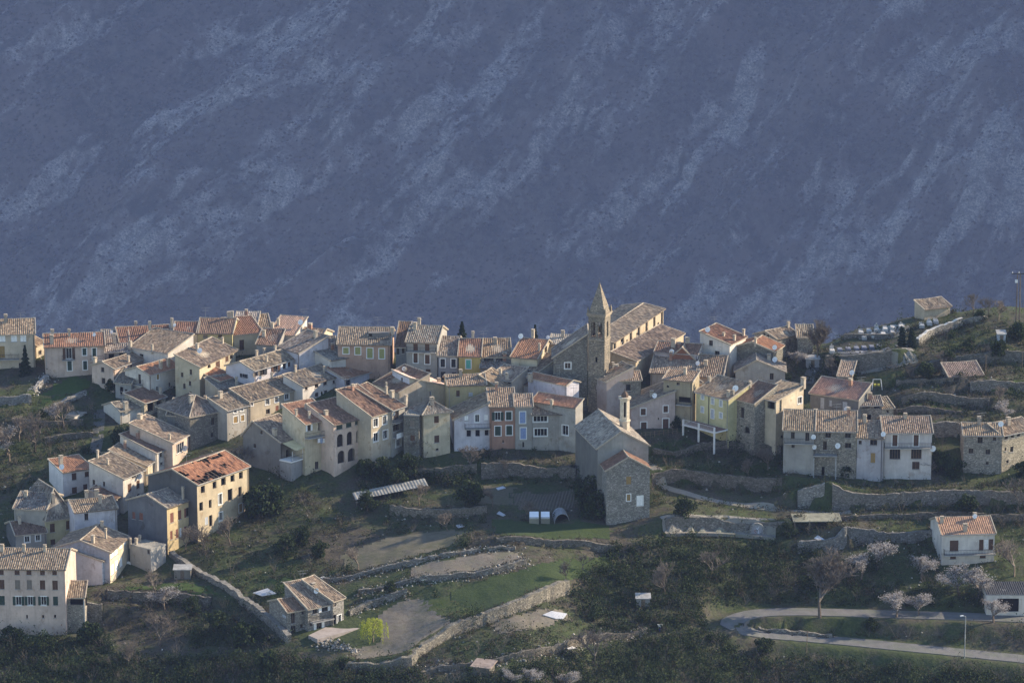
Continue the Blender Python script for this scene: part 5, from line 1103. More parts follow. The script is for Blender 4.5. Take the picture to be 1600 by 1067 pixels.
def drape(name, poly, mat, label, lift=.05, step=.8, cat=None):
    """a plot: photo polygon laid on the ground as a fine sheet"""
    P = [ground(*p) for p in poly]; P2 = np.array([[p.x, p.y] for p in P])
    # densify and wobble the outline
    out = []
    for a, b_ in zip(P2, np.roll(P2, -1, 0)):
        n = max(1, int(np.hypot(*(b_ - a)) / 1.5))
        for k in range(n): out.append(a + (b_ - a) * k / n)
    P2 = np.array(out); P2 += (np.stack([fbm(P2[:, 0] / 3, P2[:, 1] / 3, 2, 3), fbm(P2[:, 0] / 3, P2[:, 1] / 3, 2, 9)], 1) - .5) * 1.6
    x0, y0 = P2.min(0); x1, y1 = P2.max(0); xs = np.arange(x0, x1 + step, step); ys = np.arange(y0, y1 + step, step)
    X, Y_ = np.meshgrid((xs[:-1] + xs[1:]) / 2, (ys[:-1] + ys[1:]) / 2); inside = np.zeros(X.shape, bool)
    for a, b_ in zip(P2, np.roll(P2, -1, 0)):
        c = ((a[1] > Y_) != (b_[1] > Y_)) & (X < (b_[0] - a[0]) * (Y_ - a[1]) / (b_[1] - a[1] + 1e-12) + a[0]); inside ^= c
    GXX, GYY = np.meshgrid(xs, ys); V = np.stack([GXX.ravel(), GYY.ravel(), (tz(GXX, GYY) + lift + (fbm(GXX / 1.2, GYY / 1.2, 2, 4) - .5) * .06).ravel()], 1)
    nx = len(xs); j, i = np.nonzero(inside); q = i + j * nx; F = np.stack([q, q + 1, q + nx + 1, q + nx], 1)
    if len(F) == 0: print('EMPTY PLOT', name, label); return
    used, inv = np.unique(F, return_inverse=True)
    o = np_mesh(name, V[used], inv.reshape(F.shape), mat, smooth=True); tag(o, label, kind='structure'); return o
soil = mat_plot('ploughed earth', (.15, .125, .095), (.22, .19, .15), None, 1.2); soilrow = mat_plot('ploughed rows', (.105, .088, .068), (.15, .128, .10), 0.55)
lawn = mat_plot('short lawn', (.035, .062, .018), (.065, .092, .026)); meadow = mat_plot('rough meadow', (.055, .075, .022), (.10, .105, .04), None, .8)
dirt = mat_plot('bare garden soil', (.13, .11, .085), (.20, .175, .14), None, .9); darkgreen = mat_plot('dark turf', (.028, .046, .016), (.055, .075, .024))  # turf in a darker green of its own
drape('garden_plot', [(640, 886), (700, 874), (770, 864), (806, 862), (820, 874), (760, 888), (690, 900), (645, 905)], soil, 'pale ploughed plot between two stone banks')
drape('garden_plot', [(800, 772), (895, 765), (905, 790), (880, 800), (820, 797), (795, 790)], soilrow, 'furrowed plot above the cold frames')
drape('garden_plot', [(755, 760), (800, 762), (796, 790), (752, 788)], mat_plot('weedy soil', (.10, .088, .062), (.14, .125, .085)), 'weedy plot beside the furrowed one')
drape('garden_plot', [(590, 960), (625, 938), (660, 935), (680, 950), (700, 972), (690, 995), (645, 1018), (560, 1030), (548, 1015), (600, 1000)], dirt, 'gravelly plot beside the yellow willow')
drape('lawn', [(70, 634), (60, 622), (92, 598), (104, 588), (138, 592), (140, 612), (110, 622), (86, 632)], lawn, 'bright lawn below the pinkish house')
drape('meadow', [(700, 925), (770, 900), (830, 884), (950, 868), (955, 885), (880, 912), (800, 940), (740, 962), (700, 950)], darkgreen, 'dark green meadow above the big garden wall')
drape('meadow', [(655, 945), (700, 930), (745, 962), (720, 972), (690, 960)], meadow, 'lighter grass corner beside the gravelly plot')
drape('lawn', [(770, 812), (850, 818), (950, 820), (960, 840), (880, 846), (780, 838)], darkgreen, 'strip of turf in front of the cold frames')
drape('garden_plot', [(530, 868), (600, 840), (690, 828), (730, 830), (700, 855), (620, 875), (545, 895)], mat_plot('fallow soil', (.105, .095, .066), (.165, .145, .105), None, .7), 'fallow plot below the tin shed')
drape('lawn', [(400, 930), (420, 905), (470, 900), (500, 905), (470, 925), (420, 935)], lawn, 'small green plot behind the farmhouse')
drape('lawn', [(1030, 690), (1075, 684), (1090, 706), (1050, 716), (1020, 712)], darkgreen, 'grass in front of the pale pink house')
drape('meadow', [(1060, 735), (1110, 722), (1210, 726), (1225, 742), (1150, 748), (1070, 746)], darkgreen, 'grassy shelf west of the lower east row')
drape('meadow', [(1470, 540), (1510, 520), (1560, 515), (1565, 535), (1500, 545), (1465, 556)], mat_plot('pale hill grass', (.06, .07, .025), (.11, .11, .05), None, .7), 'pale grass on the cemetery hill')  # hill grass in a lighter green
drape('lawn', [(200, 915), (262, 910), (330, 915), (340, 932), (262, 930), (190, 930)], lawn, 'lawn strip under the pale annex')
drape('lawn', [(1540, 600), (1640, 590), (1640, 604), (1545, 610)], lawn, 'green garden strip by the stone hut')
drape('garden_plot', [(1540, 552), (1575, 546), (1590, 552), (1540, 562)], soil, 'little grey plot on the upper east terrace')
drape('meadow', [(1400, 636), (1500, 634), (1508, 645), (1402, 646)], darkgreen, 'green strip behind the small stone house')
drape('garden_plot', [(770, 975), (810, 960), (885, 953), (890, 968), (830, 985), (780, 990)], dirt, 'bare plot with the white plastic sheet')
drape('garden_plot', [(1330, 524), (1370, 514), (1412, 506), (1428, 512), (1402, 526), (1345, 530)], mat_plot('cemetery gravel', (.24, .225, .20), (.33, .31, .28)), 'pale gravel of the upper cemetery')
drape('garden_plot', [(1294, 552), (1340, 547), (1386, 543), (1388, 549), (1340, 555), (1298, 558)], mat_plot('slate paving', (.15, .155, .18), (.22, .225, .25)), 'slate paving of the lower cemetery terrace')
def ribbon(name, line, width, mat, label, lift=.12, flat=True):
    mb = MB(); n = len(line); uvs = []; q = []
    for i in range(n):
        d = line[min(i + 1, n - 1)] - line[max(i - 1, 0)]; d.z = 0; d.normalize(); sd = Vector((-d.y, d.x, 0)); p = line[i]; row = []
        for s in (-1, -.5, 0, .5, 1):
            x, y = p.x + sd.x * s * width / 2, p.y + sd.y * s * width / 2
            z = max(float(tz(x, y)), p.z if flat else -1e9) + lift if flat else float(tz(x, y)) + lift
            row.append(Vector((x, y, z)))
        q.append(row)
    for i in range(n - 1):
        for k in range(4): mb.quad(q[i][k], q[i][k + 1], q[i + 1][k + 1], q[i + 1][k])
    for side in (0, 4):
        for i in range(n - 1): mb.quad(q[i][side], q[i + 1][side], q[i + 1][side] - up * .6, q[i][side] - up * .6)
    o = mb.build(name, mat, None, line[n // 2]); tag(o, label, kind='structure'); return o
ribbon('road', ROAD, 4.4, mat_plot('worn asphalt', (.12, .118, .115), (.165, .16, .155), None, .5), 'grey asphalt road bending sharply below the village')
PATHS = [([(1008, 722), (1030, 745), (1050, 765), (1085, 775), (1130, 785), (1190, 793), (1250, 799), (1330, 801)], 1.9, 'pale stony path curving down from the chapel'),
         ([(1036, 832), (1090, 831), (1150, 833), (1212, 838)], 3.0, 'pale roadway below the arched niche'),
         ([(1345, 575), (1390, 570), (1428, 565), (1420, 548), (1408, 538)], 2.4, 'pale path leading to the cemetery gate'),
         ([(1262, 600), (1266, 584), (1275, 575), (1300, 573), (1345, 575)], 2.2, 'stepped lane climbing past the bare tree'),
         ([(156, 640), (154, 668), (152, 690), (148, 708)], 2.2, 'shade-grey lane beside the west orchard'),
         ([(906, 690), (912, 715), (905, 740)], 2.0, 'alley west of the old chapel')]
pm = mat_plot('pale trodden path', (.20, .185, .16), (.28, .26, .23), None, 1.2); pg = mat_plot('shade-grey lane', (.10, .095, .088), (.14, .135, .125), None, 1.0)  # lane grey is darkened to include its shade
for pts, wd, lab in PATHS: ribbon('path', smooth_line([ground(*p) for p in pts], 1.0), wd, pg if ('lane' in lab or 'alley' in lab) else pm, lab, .25 if 'niche' in lab else .09, 'niche' in lab)
# ------------------------------------------------------------------ vegetation prototypes (mesh data shared by copies)
def leaf_quads(P, size, seed=0, tall=1.0):
    """leaf-sized quads at points P (n,3) with random orientation"""
    r = np.random.default_rng(seed); n = len(P); a = r.normal(size=(n, 3)); a /= np.linalg.norm(a, axis=1, keepdims=True)
    b_ = np.cross(a, r.normal(size=(n, 3))); b_ /= np.linalg.norm(b_, axis=1, keepdims=True)
    s = size * r.uniform(.6, 1.3, (n, 1)); a = a * s * tall; b_ = b_ * s * .6
    V = np.stack([P - a, P + b_, P + a, P - b_], 1).reshape(-1, 3); F = np.arange(4 * n).reshape(-1, 4); return V, F
def clump_points(n, rx, ry, rz, zc, clumps, seed, shell=.55):
    r = np.random.default_rng(seed); c = r.normal(size=(clumps, 3)); c /= np.linalg.norm(c, axis=1, keepdims=True); c *= r.uniform(.35, .85, (clumps, 1)); 
    k = r.integers(0, clumps, n); d = r.normal(size=(n, 3)); d /= np.linalg.norm(d, axis=1, keepdims=True)
    rad = r.uniform(.22, .42, clumps)[k][:, None] * (r.uniform(shell, 1, (n, 1)) ** .5)
    p = (c[k] + d * rad) * np.array([rx, ry, rz]); p[:, 2] += zc; p[:, 2] = np.maximum(p[:, 2], .05); return p
class Proto: pass
def mk_mesh(name, V, F, mats, mi=None):
    o = np_mesh(name, V, F, mats, mi=mi); me = o.data; bpy.data.objects.remove(o); return me
def tri_tubes(segs):
    """segments (p, q, r0, r1) -> 4-sided prisms"""
    V = []; F = []
    for p, q, r0, r1 in segs:
        d = (q - p)
        if d.length < 1e-5: continue
        d.normalize(); a = d.orthogonal().normalized(); b_ = d.cross(a); n = len(V)
        for c, r_ in ((p, r0), (q, r1)):
            for k in range(3): t_ = 2 * math.pi * k / 3; V.append(c + (a * math.cos(t_) + b_ * math.sin(t_)) * r_)
        F += [(n + k, n + (k + 1) % 3, n + 3 + (k + 1) % 3, n + 3 + k) for k in range(3)]
    return np.array([tuple(v) for v in V]), np.array(F)
def branching(seed, H_, spread, levels=5, trunk=.22, kids=(3, 4), r0=.10):
    rnd = random.Random(seed); trunk_s = []; limb = []; tips = []
    def grow(p, d, L, r_, lev):
        n = 3; q = p
        for k in range(n):
            d2 = (d + Vector((rnd.uniform(-1, 1), rnd.uniform(-1, 1), rnd.uniform(-.3, .6))) * .16).normalized(); e = q + d2 * L / n
            ra, rb_ = r_ * (1 - .3 * k / n), r_ * (1 - .3 * (k + 1) / n)
            (trunk_s if lev == 0 else limb).append((q, e, max(ra, .014), max(rb_, .012))); q = e; d = d2
            if lev > 0 and lev < levels and rnd.random() < .6:
                dd = (d + Vector((rnd.uniform(-1, 1), rnd.uniform(-1, 1), rnd.uniform(-.2, .7))) * .9).normalized(); grow(q, dd, L * rnd.uniform(.45, .7), r_ * .5, lev + 1)
        if lev >= levels: tips.append(q); return
        for k in range(rnd.randint(*kids)):
            az = rnd.uniform(0, 2 * math.pi); s = spread * rnd.uniform(.6, 1.2)
            dd = (d + Vector((math.cos(az) * s, math.sin(az) * s, rnd.uniform(.0, .35)))).normalized(); grow(q, dd, L * rnd.uniform(.62, .85), r_ * .62, lev + 1)
    grow(Vector((0, 0, -.3)), Vector((0, 0, 1)), H_ * trunk + .3, r0, 0); return trunk_s, limb, tips
PROTO = {}
def proto_bare(key, seed, H_=5.5, spread=.75, levels=4, mat='twig', trunk=.15):
    t_, l, tips = branching(seed, H_, spread, levels, trunk); V, F = tri_tubes(t_); V2, F2 = tri_tubes(l)
    s = H_ / max(V2[:, 2].max(), .1); V *= s; V2 *= s
    PROTO[key] = dict(trunk=mk_mesh('trunk', V, F, M['bark']), crown=mk_mesh('crown', V2, F2, M[mat]), h=H_)
def proto_blossom(key, seed, H_=4.5):
    t_, l, tips = branching(seed, H_, 1.15, 3, .14); V, F = tri_tubes(t_); V2, F2 = tri_tubes(l); s = H_ / V2[:, 2].max(); V *= s; V2 *= s
    r = np.random.default_rng(seed); pts = []
    for p, q, a, b_ in l:
        if a < .07:
            for k in range(7): pts.append(np.array(p.lerp(q, r.random())) * s + r.normal(size=3) * .20)
    pts = np.array(pts); V3, F3 = leaf_quads(pts, .085, seed)
    nv = len(V2); Vc = np.concatenate([V2, V3]); Fc = np.concatenate([F2, F3 + nv]); mi = np.concatenate([np.zeros(len(F2)), np.ones(len(F3))])
    PROTO[key] = dict(trunk=mk_mesh('trunk', V, F, M['bark']), crown=mk_mesh('crown', Vc, Fc, [M['twig'], M['blossom']], mi), h=H_)
def proto_bush(key, seed, rx, rz, n=1500, leaf=.16, mat='evergreen', clumps=26):
    P = clump_points(n, rx, rx, rz, rz * .9, clumps, seed); V, F = leaf_quads(P, leaf, seed)
    st, l, tips = branching(seed, rz * 1.5, .9, 2, .25, (3, 4), .08); Vs, Fs = tri_tubes(st + l)
    PROTO[key] = dict(trunk=mk_mesh('stem', Vs, Fs, M['bark']), crown=mk_mesh('foliage', V, F, M[mat]), h=rz * 1.9, bush=True)
def proto_conifer(key, seed, H_, rad, n=2600, col='conifer', power=1.0):
    r = np.random.default_rng(seed); z = r.random(n) ** 1.25; R_ = rad * (1 - z) ** power * (0.75 + .25 * np.cos(z * H_ * 7.5)) + .05
    a = r.uniform(0, 2 * np.pi, n); k = r.uniform(.35, 1.0, n) ** .6
    P = np.stack([np.cos(a) * R_ * k, np.sin(a) * R_ * k, z * H_ * .94 + .25 - R_ * k * .25], 1); V, F = leaf_quads(P, .15, seed, 1.4)
    Vs, Fs = tri_tubes([(Vector((0, 0, -.3)), Vector((0, 0, H_ * .9)), .14, .03)])
    PROTO[key] = dict(trunk=mk_mesh('trunk', Vs, Fs, M['bark']), crown=mk_mesh('crown', V, F, M[col]), h=H_)
def proto_willow(key, seed):
    r = np.random.default_rng(seed); pts = []
    for i in range(95):
        a = r.uniform(0, 2 * np.pi); R_ = 1.75 * r.random() ** .5; z0 = 3.6 - .5 * R_ ** 2 * .5
        L = r.uniform(1.0, 2.6)
        for k in range(26):
            t_ = k / 25; pts.append([np.cos(a) * (R_ + .25 * t_) + r.normal() * .05, np.sin(a) * (R_ + .25 * t_) + r.normal() * .05, z0 - L * t_])
    V, F = leaf_quads(np.array(pts), .07, seed, 1.3); st, l, tips = branching(seed, 3.4, .8, 2, .35); Vs, Fs = tri_tubes(st)
    V2, F2 = tri_tubes(l); s = 3.2 / V2[:, 2].max(); nv = len(V2)
    PROTO[key] = dict(trunk=mk_mesh('trunk', Vs * s, Fs, M['bark']), crown=mk_mesh('crown', np.concatenate([V2 * s, V]), np.concatenate([F2, F + nv]), [M['twig'], M['willow']], np.concatenate([np.zeros(len(F2)), np.ones(len(F))])), h=3.8)
for i, sd in enumerate((3, 14, 25)): proto_bare('bare%d' % i, sd, 5.5, .85 + .12 * i, 4)
proto_bare('bigbare', 41, 8.5, 1.0, 5, trunk=.10); proto_bare('thorn', 77, 2.6, 1.0, 4)
for i, sd in enumerate((5, 16)): proto_blossom('alm%d' % i, sd)
for i, sd in enumerate((8, 19, 30)): proto_bush('bush%d' % i, sd, 1.3 + .25 * i, 1.2 + .2 * i, 1700, .15)
for i, sd in enumerate((9, 21)): proto_bush('bram%d' % i, sd, 1.5, .95, 1100, .13, 'bramble', 30)
proto_conifer('spruce', 6, 6.0, 1.5); proto_conifer('cypress', 7, 4.6, .95, 2600, 'conifer', .55); proto_willow('willow', 4)
def plant(key, px, py, hpx, label, name, cat, group=None, rot=None, wide=1.0, dy=None):
    """stands where the photo's foot pixel meets the ground; hpx = its height in photo pixels"""
    p = ground(px, py) if dy is None else at_y(px, py, dy)
    pr = PROTO[key]; s = hpx * (p - CAM).length / FPX / pr['h']; r_ = random.Random(px * 7 + py)
    root = empty(name, p - Vector((0, 0, .1)), label, cat, group); rz = r_.uniform(0, 6.28) if rot is None else rot
    for part, me in (('trunk', pr['trunk']), ('crown', pr['crown'])):
        nm = me.name.split('.')[0]
        o = bpy.data.objects.new(nm, me); o.scale = (s * wide, s * wide, s); o.rotation_euler = (0, 0, rz); link(o, root)
    return root
G1, G2, G3, G4 = 'bare trees on the hillside', 'blossoming almond trees', 'evergreen bushes around the houses', 'bramble thickets on the terraces'
plant('spruce', 40, 585, 48, 'small dark spruce in front of the cream house', 'spruce_tree', 'tree')
plant('spruce', 722, 545, 45, 'dark conifer rising behind the tall grey house', 'conifer_tree', 'tree', wide=1.3, dy=CAM.y + 758)
plant('spruce', 836, 545, 40, 'pointed conifer behind the chimney of the red-roofed house', 'conifer_tree', 'tree', dy=CAM.y + 758)
plant('cypress', 1409, 543, 33, 'western one of the two clipped cypresses at the cemetery gate', 'cypress_tree', 'tree', 'cypresses at the cemetery gate', wide=1.25)
plant('cypress', 1424, 543, 32, 'eastern one of the two clipped cypresses at the cemetery gate', 'cypress_tree', 'tree', 'cypresses at the cemetery gate', wide=1.25)
plant('willow', 583, 1003, 42, 'bright yellow-green weeping willow beside the farmhouse terrace', 'willow_tree', 'tree', wide=1.15)
plant('bigbare', 1280, 965, 105, 'tall bare tree standing inside the road bend', 'bare_tree', 'tree', G1, wide=1.1)
plant('bigbare', 1276, 570, 80, 'tall bare tree on the skyline beside the stone cottage', 'bare_tree', 'tree', G1, wide=.8)
for i, (x, y, hh, lab) in enumerate([
    (240, 935, 48, 'bare tree behind the lawn strip under the pale annex'), (320, 868, 55, 'bare tree touching the ochre facade of the ruined building'), (360, 850, 50, 'bare tree at the corner of the ruined building'),
    (290, 862, 42, 'bare sapling below the red-brown shutters of the ochre house'), (385, 735, 40, 'bare tree against the dark-walled house'), (55, 705, 70, 'bare orchard tree with a pale leaning trunk'),
    (100, 668, 45, 'bare orchard tree beside the low brown wall'), (15, 720, 60, 'bare orchard tree near the blossoming shrub at the west edge'), (30, 690, 45, 'thin bare tree on the west terraces'),
    (785, 748, 34, 'bare shrub tree below the lilac-grey wedge house'), (560, 890, 38, 'leafless tree above the farmhouse woodpile'), (700, 830, 34, 'leafless fruit tree on the fallow plot'),
    (655, 790, 38, 'leafless tree beside the tin shed'), (770, 790, 32, 'leafless fruit tree on the weedy plot'), (885, 905, 34, 'small bare tree in the dark green meadow'), (910, 890, 28, 'second small bare tree in the dark green meadow'),
    (1200, 735, 42, 'bare tree on the grassy shelf'), (1170, 745, 34, 'slender bare tree above the brown terrace wall'), (1590, 800, 60, 'bare tree behind the villa'), (1585, 900, 60, 'bare tree beside the villa balcony'),
    (1445, 745, 34, 'bare climber shrub on the long-balcony house'), (1300, 590, 36, 'bare tree behind the little stone barn'), (1480, 580, 34, 'bare shrub below the cemetery hill wall'), (1560, 500, 34, 'bare scrub tree on the hilltop'),
    (1520, 492, 36, 'leafless scrub tree behind the cemetery wall'), (1545, 494, 30, 'thorny scrub on the hilltop'), (820, 810, 34, 'bare fruit tree behind the cold frames'), (650, 715, 34, 'bare vine tree at the foot of the slim tower house'),
    (735, 735, 40, 'brown bare tree at the foot of the wedge house'), (1230, 560, 34, 'bare tree beside the half-ruined outhouse'), (1560, 640, 40, 'bare bush tree on the upper east terrace'), (930, 1040, 60, 'bare tree among the bottom thickets'),
    (1040, 930, 60, 'bare tree in the dark wood above the road bend'), (1110, 905, 50, 'bare tree in the middle of the dark wood'), (250, 1010, 50, 'bare tree in the bottom west garden'), (200, 1040, 44, 'bare tree by the west bottom plots')]):
    plant('bare%d' % (i % 3), x, y, hh, lab, 'bare_tree', 'tree', G1)
for i, (x, y, hh, lab) in enumerate([
    (258, 952, 38, 'white-blossoming almond in front of the lower west terrace wall'), (1400, 965, 42, 'pale almond in blossom on the upper roadside, beside its twin'), (1436, 962, 38, 'pale almond in blossom on the upper roadside, nearer the garage'),
    (1552, 972, 38, 'pink-lit almond in blossom in front of the garage'), (798, 1068, 26, 'small almond in blossom at the bottom plots'), (830, 1072, 30, 'pinkish almond in blossom by the bottom hut'),
    (890, 1078, 32, 'almond in blossom at the bottom edge among brambles'), (1345, 905, 42, 'grey-pink almond above the roadside wood'), (1370, 890, 50, 'greyish almond in bloom below the concrete-topped wall'),
    (1440, 905, 40, 'almond in bloom below the villa steps'), (1500, 930, 50, 'wide almond in bloom right below the villa'), (1530, 935, 46, 'almond in bloom above the garage roof'),
    (12, 712, 46, 'almond in blossom at the west edge of the orchard'), (85, 662, 30, 'almond in blossom beside the lower lawn wall'), (1572, 655, 30, 'pale blossoming bush tree on the upper east terraces'),
    (1245, 573, 26, 'blossoming tree beside the skyline cottage')]):
    plant('alm%d' % (i % 2), x, y, hh, lab, 'almond_tree', 'tree', G2, wide=1.3)
for i, (x, y, hh, lab) in enumerate([
    (405, 808, 52, 'large round evergreen at the foot of the ruined building'), (425, 800, 48, 'evergreen beside the large round one by the ruined building'), (445, 868, 36, 'dark evergreen bush above the farmhouse plot'), (470, 850, 30, 'evergreen bush on the slope behind the farmhouse'),
    (498, 870, 28, 'small evergreen between the slope bushes and the loose bank'), (575, 800, 36, 'ragged green bush under the tin shed'), (733, 788, 40, 'dark rounded laurel between the tin shed and the weedy plot'), (600, 745, 36, 'ivy-dark bush below the tall brown-roofed house'),
    (640, 740, 34, 'dark bush below the bare-stone house'), (570, 745, 30, 'dark bush below the arcaded house'), (620, 760, 32, 'dark bush above the tin shed'), (190, 700, 36, 'dark bush behind the mottled-roof row'),
    (176, 612, 22, 'clipped bush in front of the low stone lean-to'), (1056, 668, 20, 'rounded shrub by the door of the pale pink house'), (1070, 808, 36, 'dark ivy bush spilling over the retaining wall'), (1215, 690, 30, 'dark bush below the cream gable'),
    (1320, 745, 24, 'dark bush at the foot of the bare stone house'), (1335, 735, 26, 'bush between the bare stone house and the white one'), (1470, 735, 34, 'dark tree-like bush east of the long-balcony house'), (1490, 745, 32, 'dark bush beside the rubble house'),
    (1230, 840, 26, 'yellowish bush at the end of the pale roadway'), (1225, 600, 20, 'bush behind the mossy gable house'), (1330, 600, 20, 'green bush beside the little stone barn'), (1310, 578, 26, 'bush under the big cemetery wall'), (1445, 590, 26, 'ivy heap below the cemetery path'), (1480, 565, 22, 'dark shrub under the pale hill grass'),
    (1515, 545, 20, 'dark shrub on the cemetery hill slope'), (1560, 555, 26, 'dark shrub beside the little grey plot'), (1590, 530, 30, 'hilltop shrub below the power poles'), (1530, 500, 18, 'dark shrub at the end of the cemetery wall'), (510, 540, 20, 'dark bush on the ridge behind the grey-tiled house'), (522, 545, 22, 'second dark bush on the ridge beside the salmon-pink house'),
    (535, 1045, 22, 'bright green shrub at the foot of the farm rubble'), (1360, 985, 22, 'dark shrub inside the road bend'), (1195, 1020, 28, 'green bush on the bank below the road bend'), (610, 925, 20, 'brown-green bush beside the loose bank'), (420, 1050, 36, 'dark bush in the bottom garden by the boundary wall'), (340, 985, 36, 'dark bush west of the boundary wall'),
    (300, 960, 30, 'dark bush under the terrace wall'), (380, 1010, 40, 'dark bush halfway down the boundary wall'), (20, 1010, 36, 'dark bush at the foot of the long grey house'), (70, 1020, 34, 'second dark bush at the foot of the long grey house'), (140, 1005, 36, 'dark bush below the tall retaining wall'),
    (938, 808, 44, 'ivy-clad bush against the wall of the old chapel'), (925, 790, 50, 'tall ivy bush at the corner of the old chapel'), (1510, 800, 30, 'reddish hedge bush on the thin terrace'), (1600, 745, 30, 'dark bush at the east edge below the rubble house')]):
    plant('bush%d' % (i % 3), x, y, hh, lab, 'bush', 'bush', G3)
# ------------------------------------------------------------------ undergrowth: uncountable, one object per kind
def in_poly(px, py, poly):
    r = np.zeros(px.shape, bool); P = np.array(poly, float)
    for a, b_ in zip(P, np.roll(P, -1, 0)): r ^= ((a[1] > py) != (b_[1] > py)) & (px < (b_[0] - a[0]) * (py - a[1]) / (b_[1] - a[1] + 1e-12) + a[0])
    return r
def to_px(P):
    d = P - np.array(CAM); f = d[:, 1] * CP - d[:, 2] * SP; uu = d[:, 1] * SP + d[:, 2] * CP
    return CX + FPX * d[:, 0] / f, CY - FPX * uu / f
def scatter(n, seed, keep):
    r = np.random.default_rng(seed); x = r.uniform(-125, 125, n); y = r.uniform(-128, 68, n); z = tz(x, y); P = np.stack([x, y, z], 1)
    px, py = to_px(P); d = keep(px, py); return P[r.random(n) < d], r
PLOTS = [[(640, 886), (700, 874), (770, 864), (806, 862), (820, 874), (760, 888), (690, 900), (645, 905)], [(755, 760), (895, 765), (905, 790), (880, 800), (752, 790)], [(590, 960), (625, 938), (660, 935), (700, 972), (690, 995), (645, 1018), (560, 1030), (548, 1015)],
         [(70, 634), (60, 622), (104, 588), (138, 592), (140, 612)], [(530, 868), (600, 840), (690, 828), (730, 830), (700, 855), (545, 895)], [(770, 975), (810, 960), (885, 953), (890, 968), (830, 985)], [(700, 925), (830, 884), (950, 868), (955, 885), (880, 912), (740, 962)],
         [(770, 812), (950, 820), (960, 840), (780, 838)], [(470, 970), (590, 960), (580, 1000), (490, 1006)]]
ROADMASK = [[(1100, 950), (1230, 944), (1700, 955), (1700, 992), (1240, 982), (1190, 978), (1240, 985), (1700, 1024), (1700, 1062), (1180, 1022), (1105, 992)],
            [(1000, 715), (1060, 762), (1330, 794), (1330, 806), (1060, 780), (1010, 745)], [(1034, 824), (1216, 828), (1216, 846), (1034, 840)], [(1040, 802), (1235, 805), (1235, 834), (1040, 832)]]
WOOD = [[(960, 855), (1040, 842), (1215, 850), (1330, 880), (1330, 950), (1230, 942), (1120, 955), (1100, 985), (960, 990), (900, 960), (890, 920)],
        [(1330, 905), (1530, 935), (1540, 958), (1330, 950)], [(-50, 1010), (120, 1000), (170, 1000), (180, 1025), (300, 1030), (420, 1020), (560, 1050), (640, 1050), (640, 1090), (-50, 1090)], [(290, 990), (400, 980), (440, 1010), (300, 1010)],
        [(640, 1050), (700, 1070), (1000, 1000), (1110, 985), (1200, 1010), (1700, 1052), (1700, 1090), (640, 1090)],
        [(560, 745), (640, 740), (740, 740), (740, 770), (640, 752), (560, 775)], [(905, 720), (950, 760), (950, 815), (905, 810)]]
SCRUB = [[(385, 760), (440, 740), (520, 790), (560, 820), (500, 860), (400, 870), (390, 830)], [(-50, 640), (150, 640), (150, 700), (95, 735), (60, 760), (-50, 790)], [(1010, 690), (1230, 700), (1240, 800), (1010, 790)], [(1240, 760), (1700, 750), (1700, 850), (1240, 855)], [(1380, 555), (1700, 545), (1700, 745), (1460, 660), (1390, 640)],
         [(1220, 555), (1300, 545), (1300, 610), (1230, 600)], [(1400, 510), (1700, 500), (1700, 560), (1440, 560)], [(740, 700), (910, 720), (900, 765), (740, 745)], [(280, 840), (420, 840), (560, 900), (420, 960), (330, 900)], [(590, 770), (760, 800), (760, 860), (600, 830)],
         [(170, 920), (400, 940), (420, 1000), (160, 1000)], [(1330, 840), (1470, 840), (1470, 920), (1330, 900)], [(1180, 972), (1700, 985), (1700, 1020), (1240, 990)], [(640, 960), (900, 940), (960, 1000), (640, 1050)]]
def dens(wood, scrub, else_):
    def f(px, py):
        d = np.full(px.shape, else_)
        for p in SCRUB: d[in_poly(px, py, p)] = scrub
        for p in WOOD: d[in_poly(px, py, p)] = wood
        for p in PLOTS + ROADMASK: d[in_poly(px, py, p)] = 0
        return d
    return f
def undergrowth(name, n, seed, kp, per, rad, hgt, leaf, mat, label, big=.3, along=0):
    P, r = scatter(n, seed, kp)
    if along:   # weeds and brambles that spill over the terrace walls
        ex = [(p.x + r.normal() * .5, p.y + r.normal() * .7) for w in STONE_WALLS for p in w['line'] for q in range(along) if r.random() < .55]
        ex = np.array(ex); P = np.concatenate([P, np.stack([ex[:, 0], ex[:, 1], tz(ex[:, 0], ex[:, 1])], 1)])
    k = len(P); s = (r.uniform(.45, 1.0, (k, 1)) + big * r.random((k, 1)) ** 4) * (0.6 + .8 * fbm(P[:, 0] / 9, P[:, 1] / 9, 3, 77)[:, None])
    off = r.normal(size=(k, per, 3)) * np.array([rad, rad, hgt]) * .55; off[:, :, 2] = np.abs(off[:, :, 2]) + .06
    Q = (P[:, None, :] + off * s[:, :, None]).reshape(-1, 3); V, F = leaf_quads(Q, leaf, seed); o = np_mesh(name, V, F, M[mat]); tag(o, label, kind='stuff'); print(name, k, len(F))
undergrowth('dark_undergrowth', 90000, 51, dens(.75, .10, .014), 24, .8, 1.5, .17, 'evergreen', 'dark evergreen undergrowth covering the lower slopes', big=.25, along=0)  # leaf colour and density also darken the lower slopes in place of shadow
undergrowth('dark_thicket', 8500, 58, dens(.42, .02, .002), 240, 1.35, 1.9, .17, 'evergreen', 'clumped dark thickets in the lower woods', big=1.1)
undergrowth('brown_thicket', 7000, 59, dens(.30, .05, .004), 130, 1.3, 1.7, .14, 'bramble', 'brown clumped thickets in the lower woods', big=.7)
undergrowth('bramble_undergrowth', 60000, 52, dens(.36, .36, .07), 14, .6, .6, .13, 'bramble', 'brown brambles and dead weeds over the terraces', big=.9, along=4)
undergrowth('dry_weeds', 60000, 53, dens(.15, .40, .16), 8, .45, .30, .10, 'thatchy', 'tufts of dry weeds on the hillside')
undergrowth('green_grass', 70000, 54, dens(.10, .30, .22), 8, .5, .16, .09, 'grass', 'tufts of green grass on the hillside', along=1)
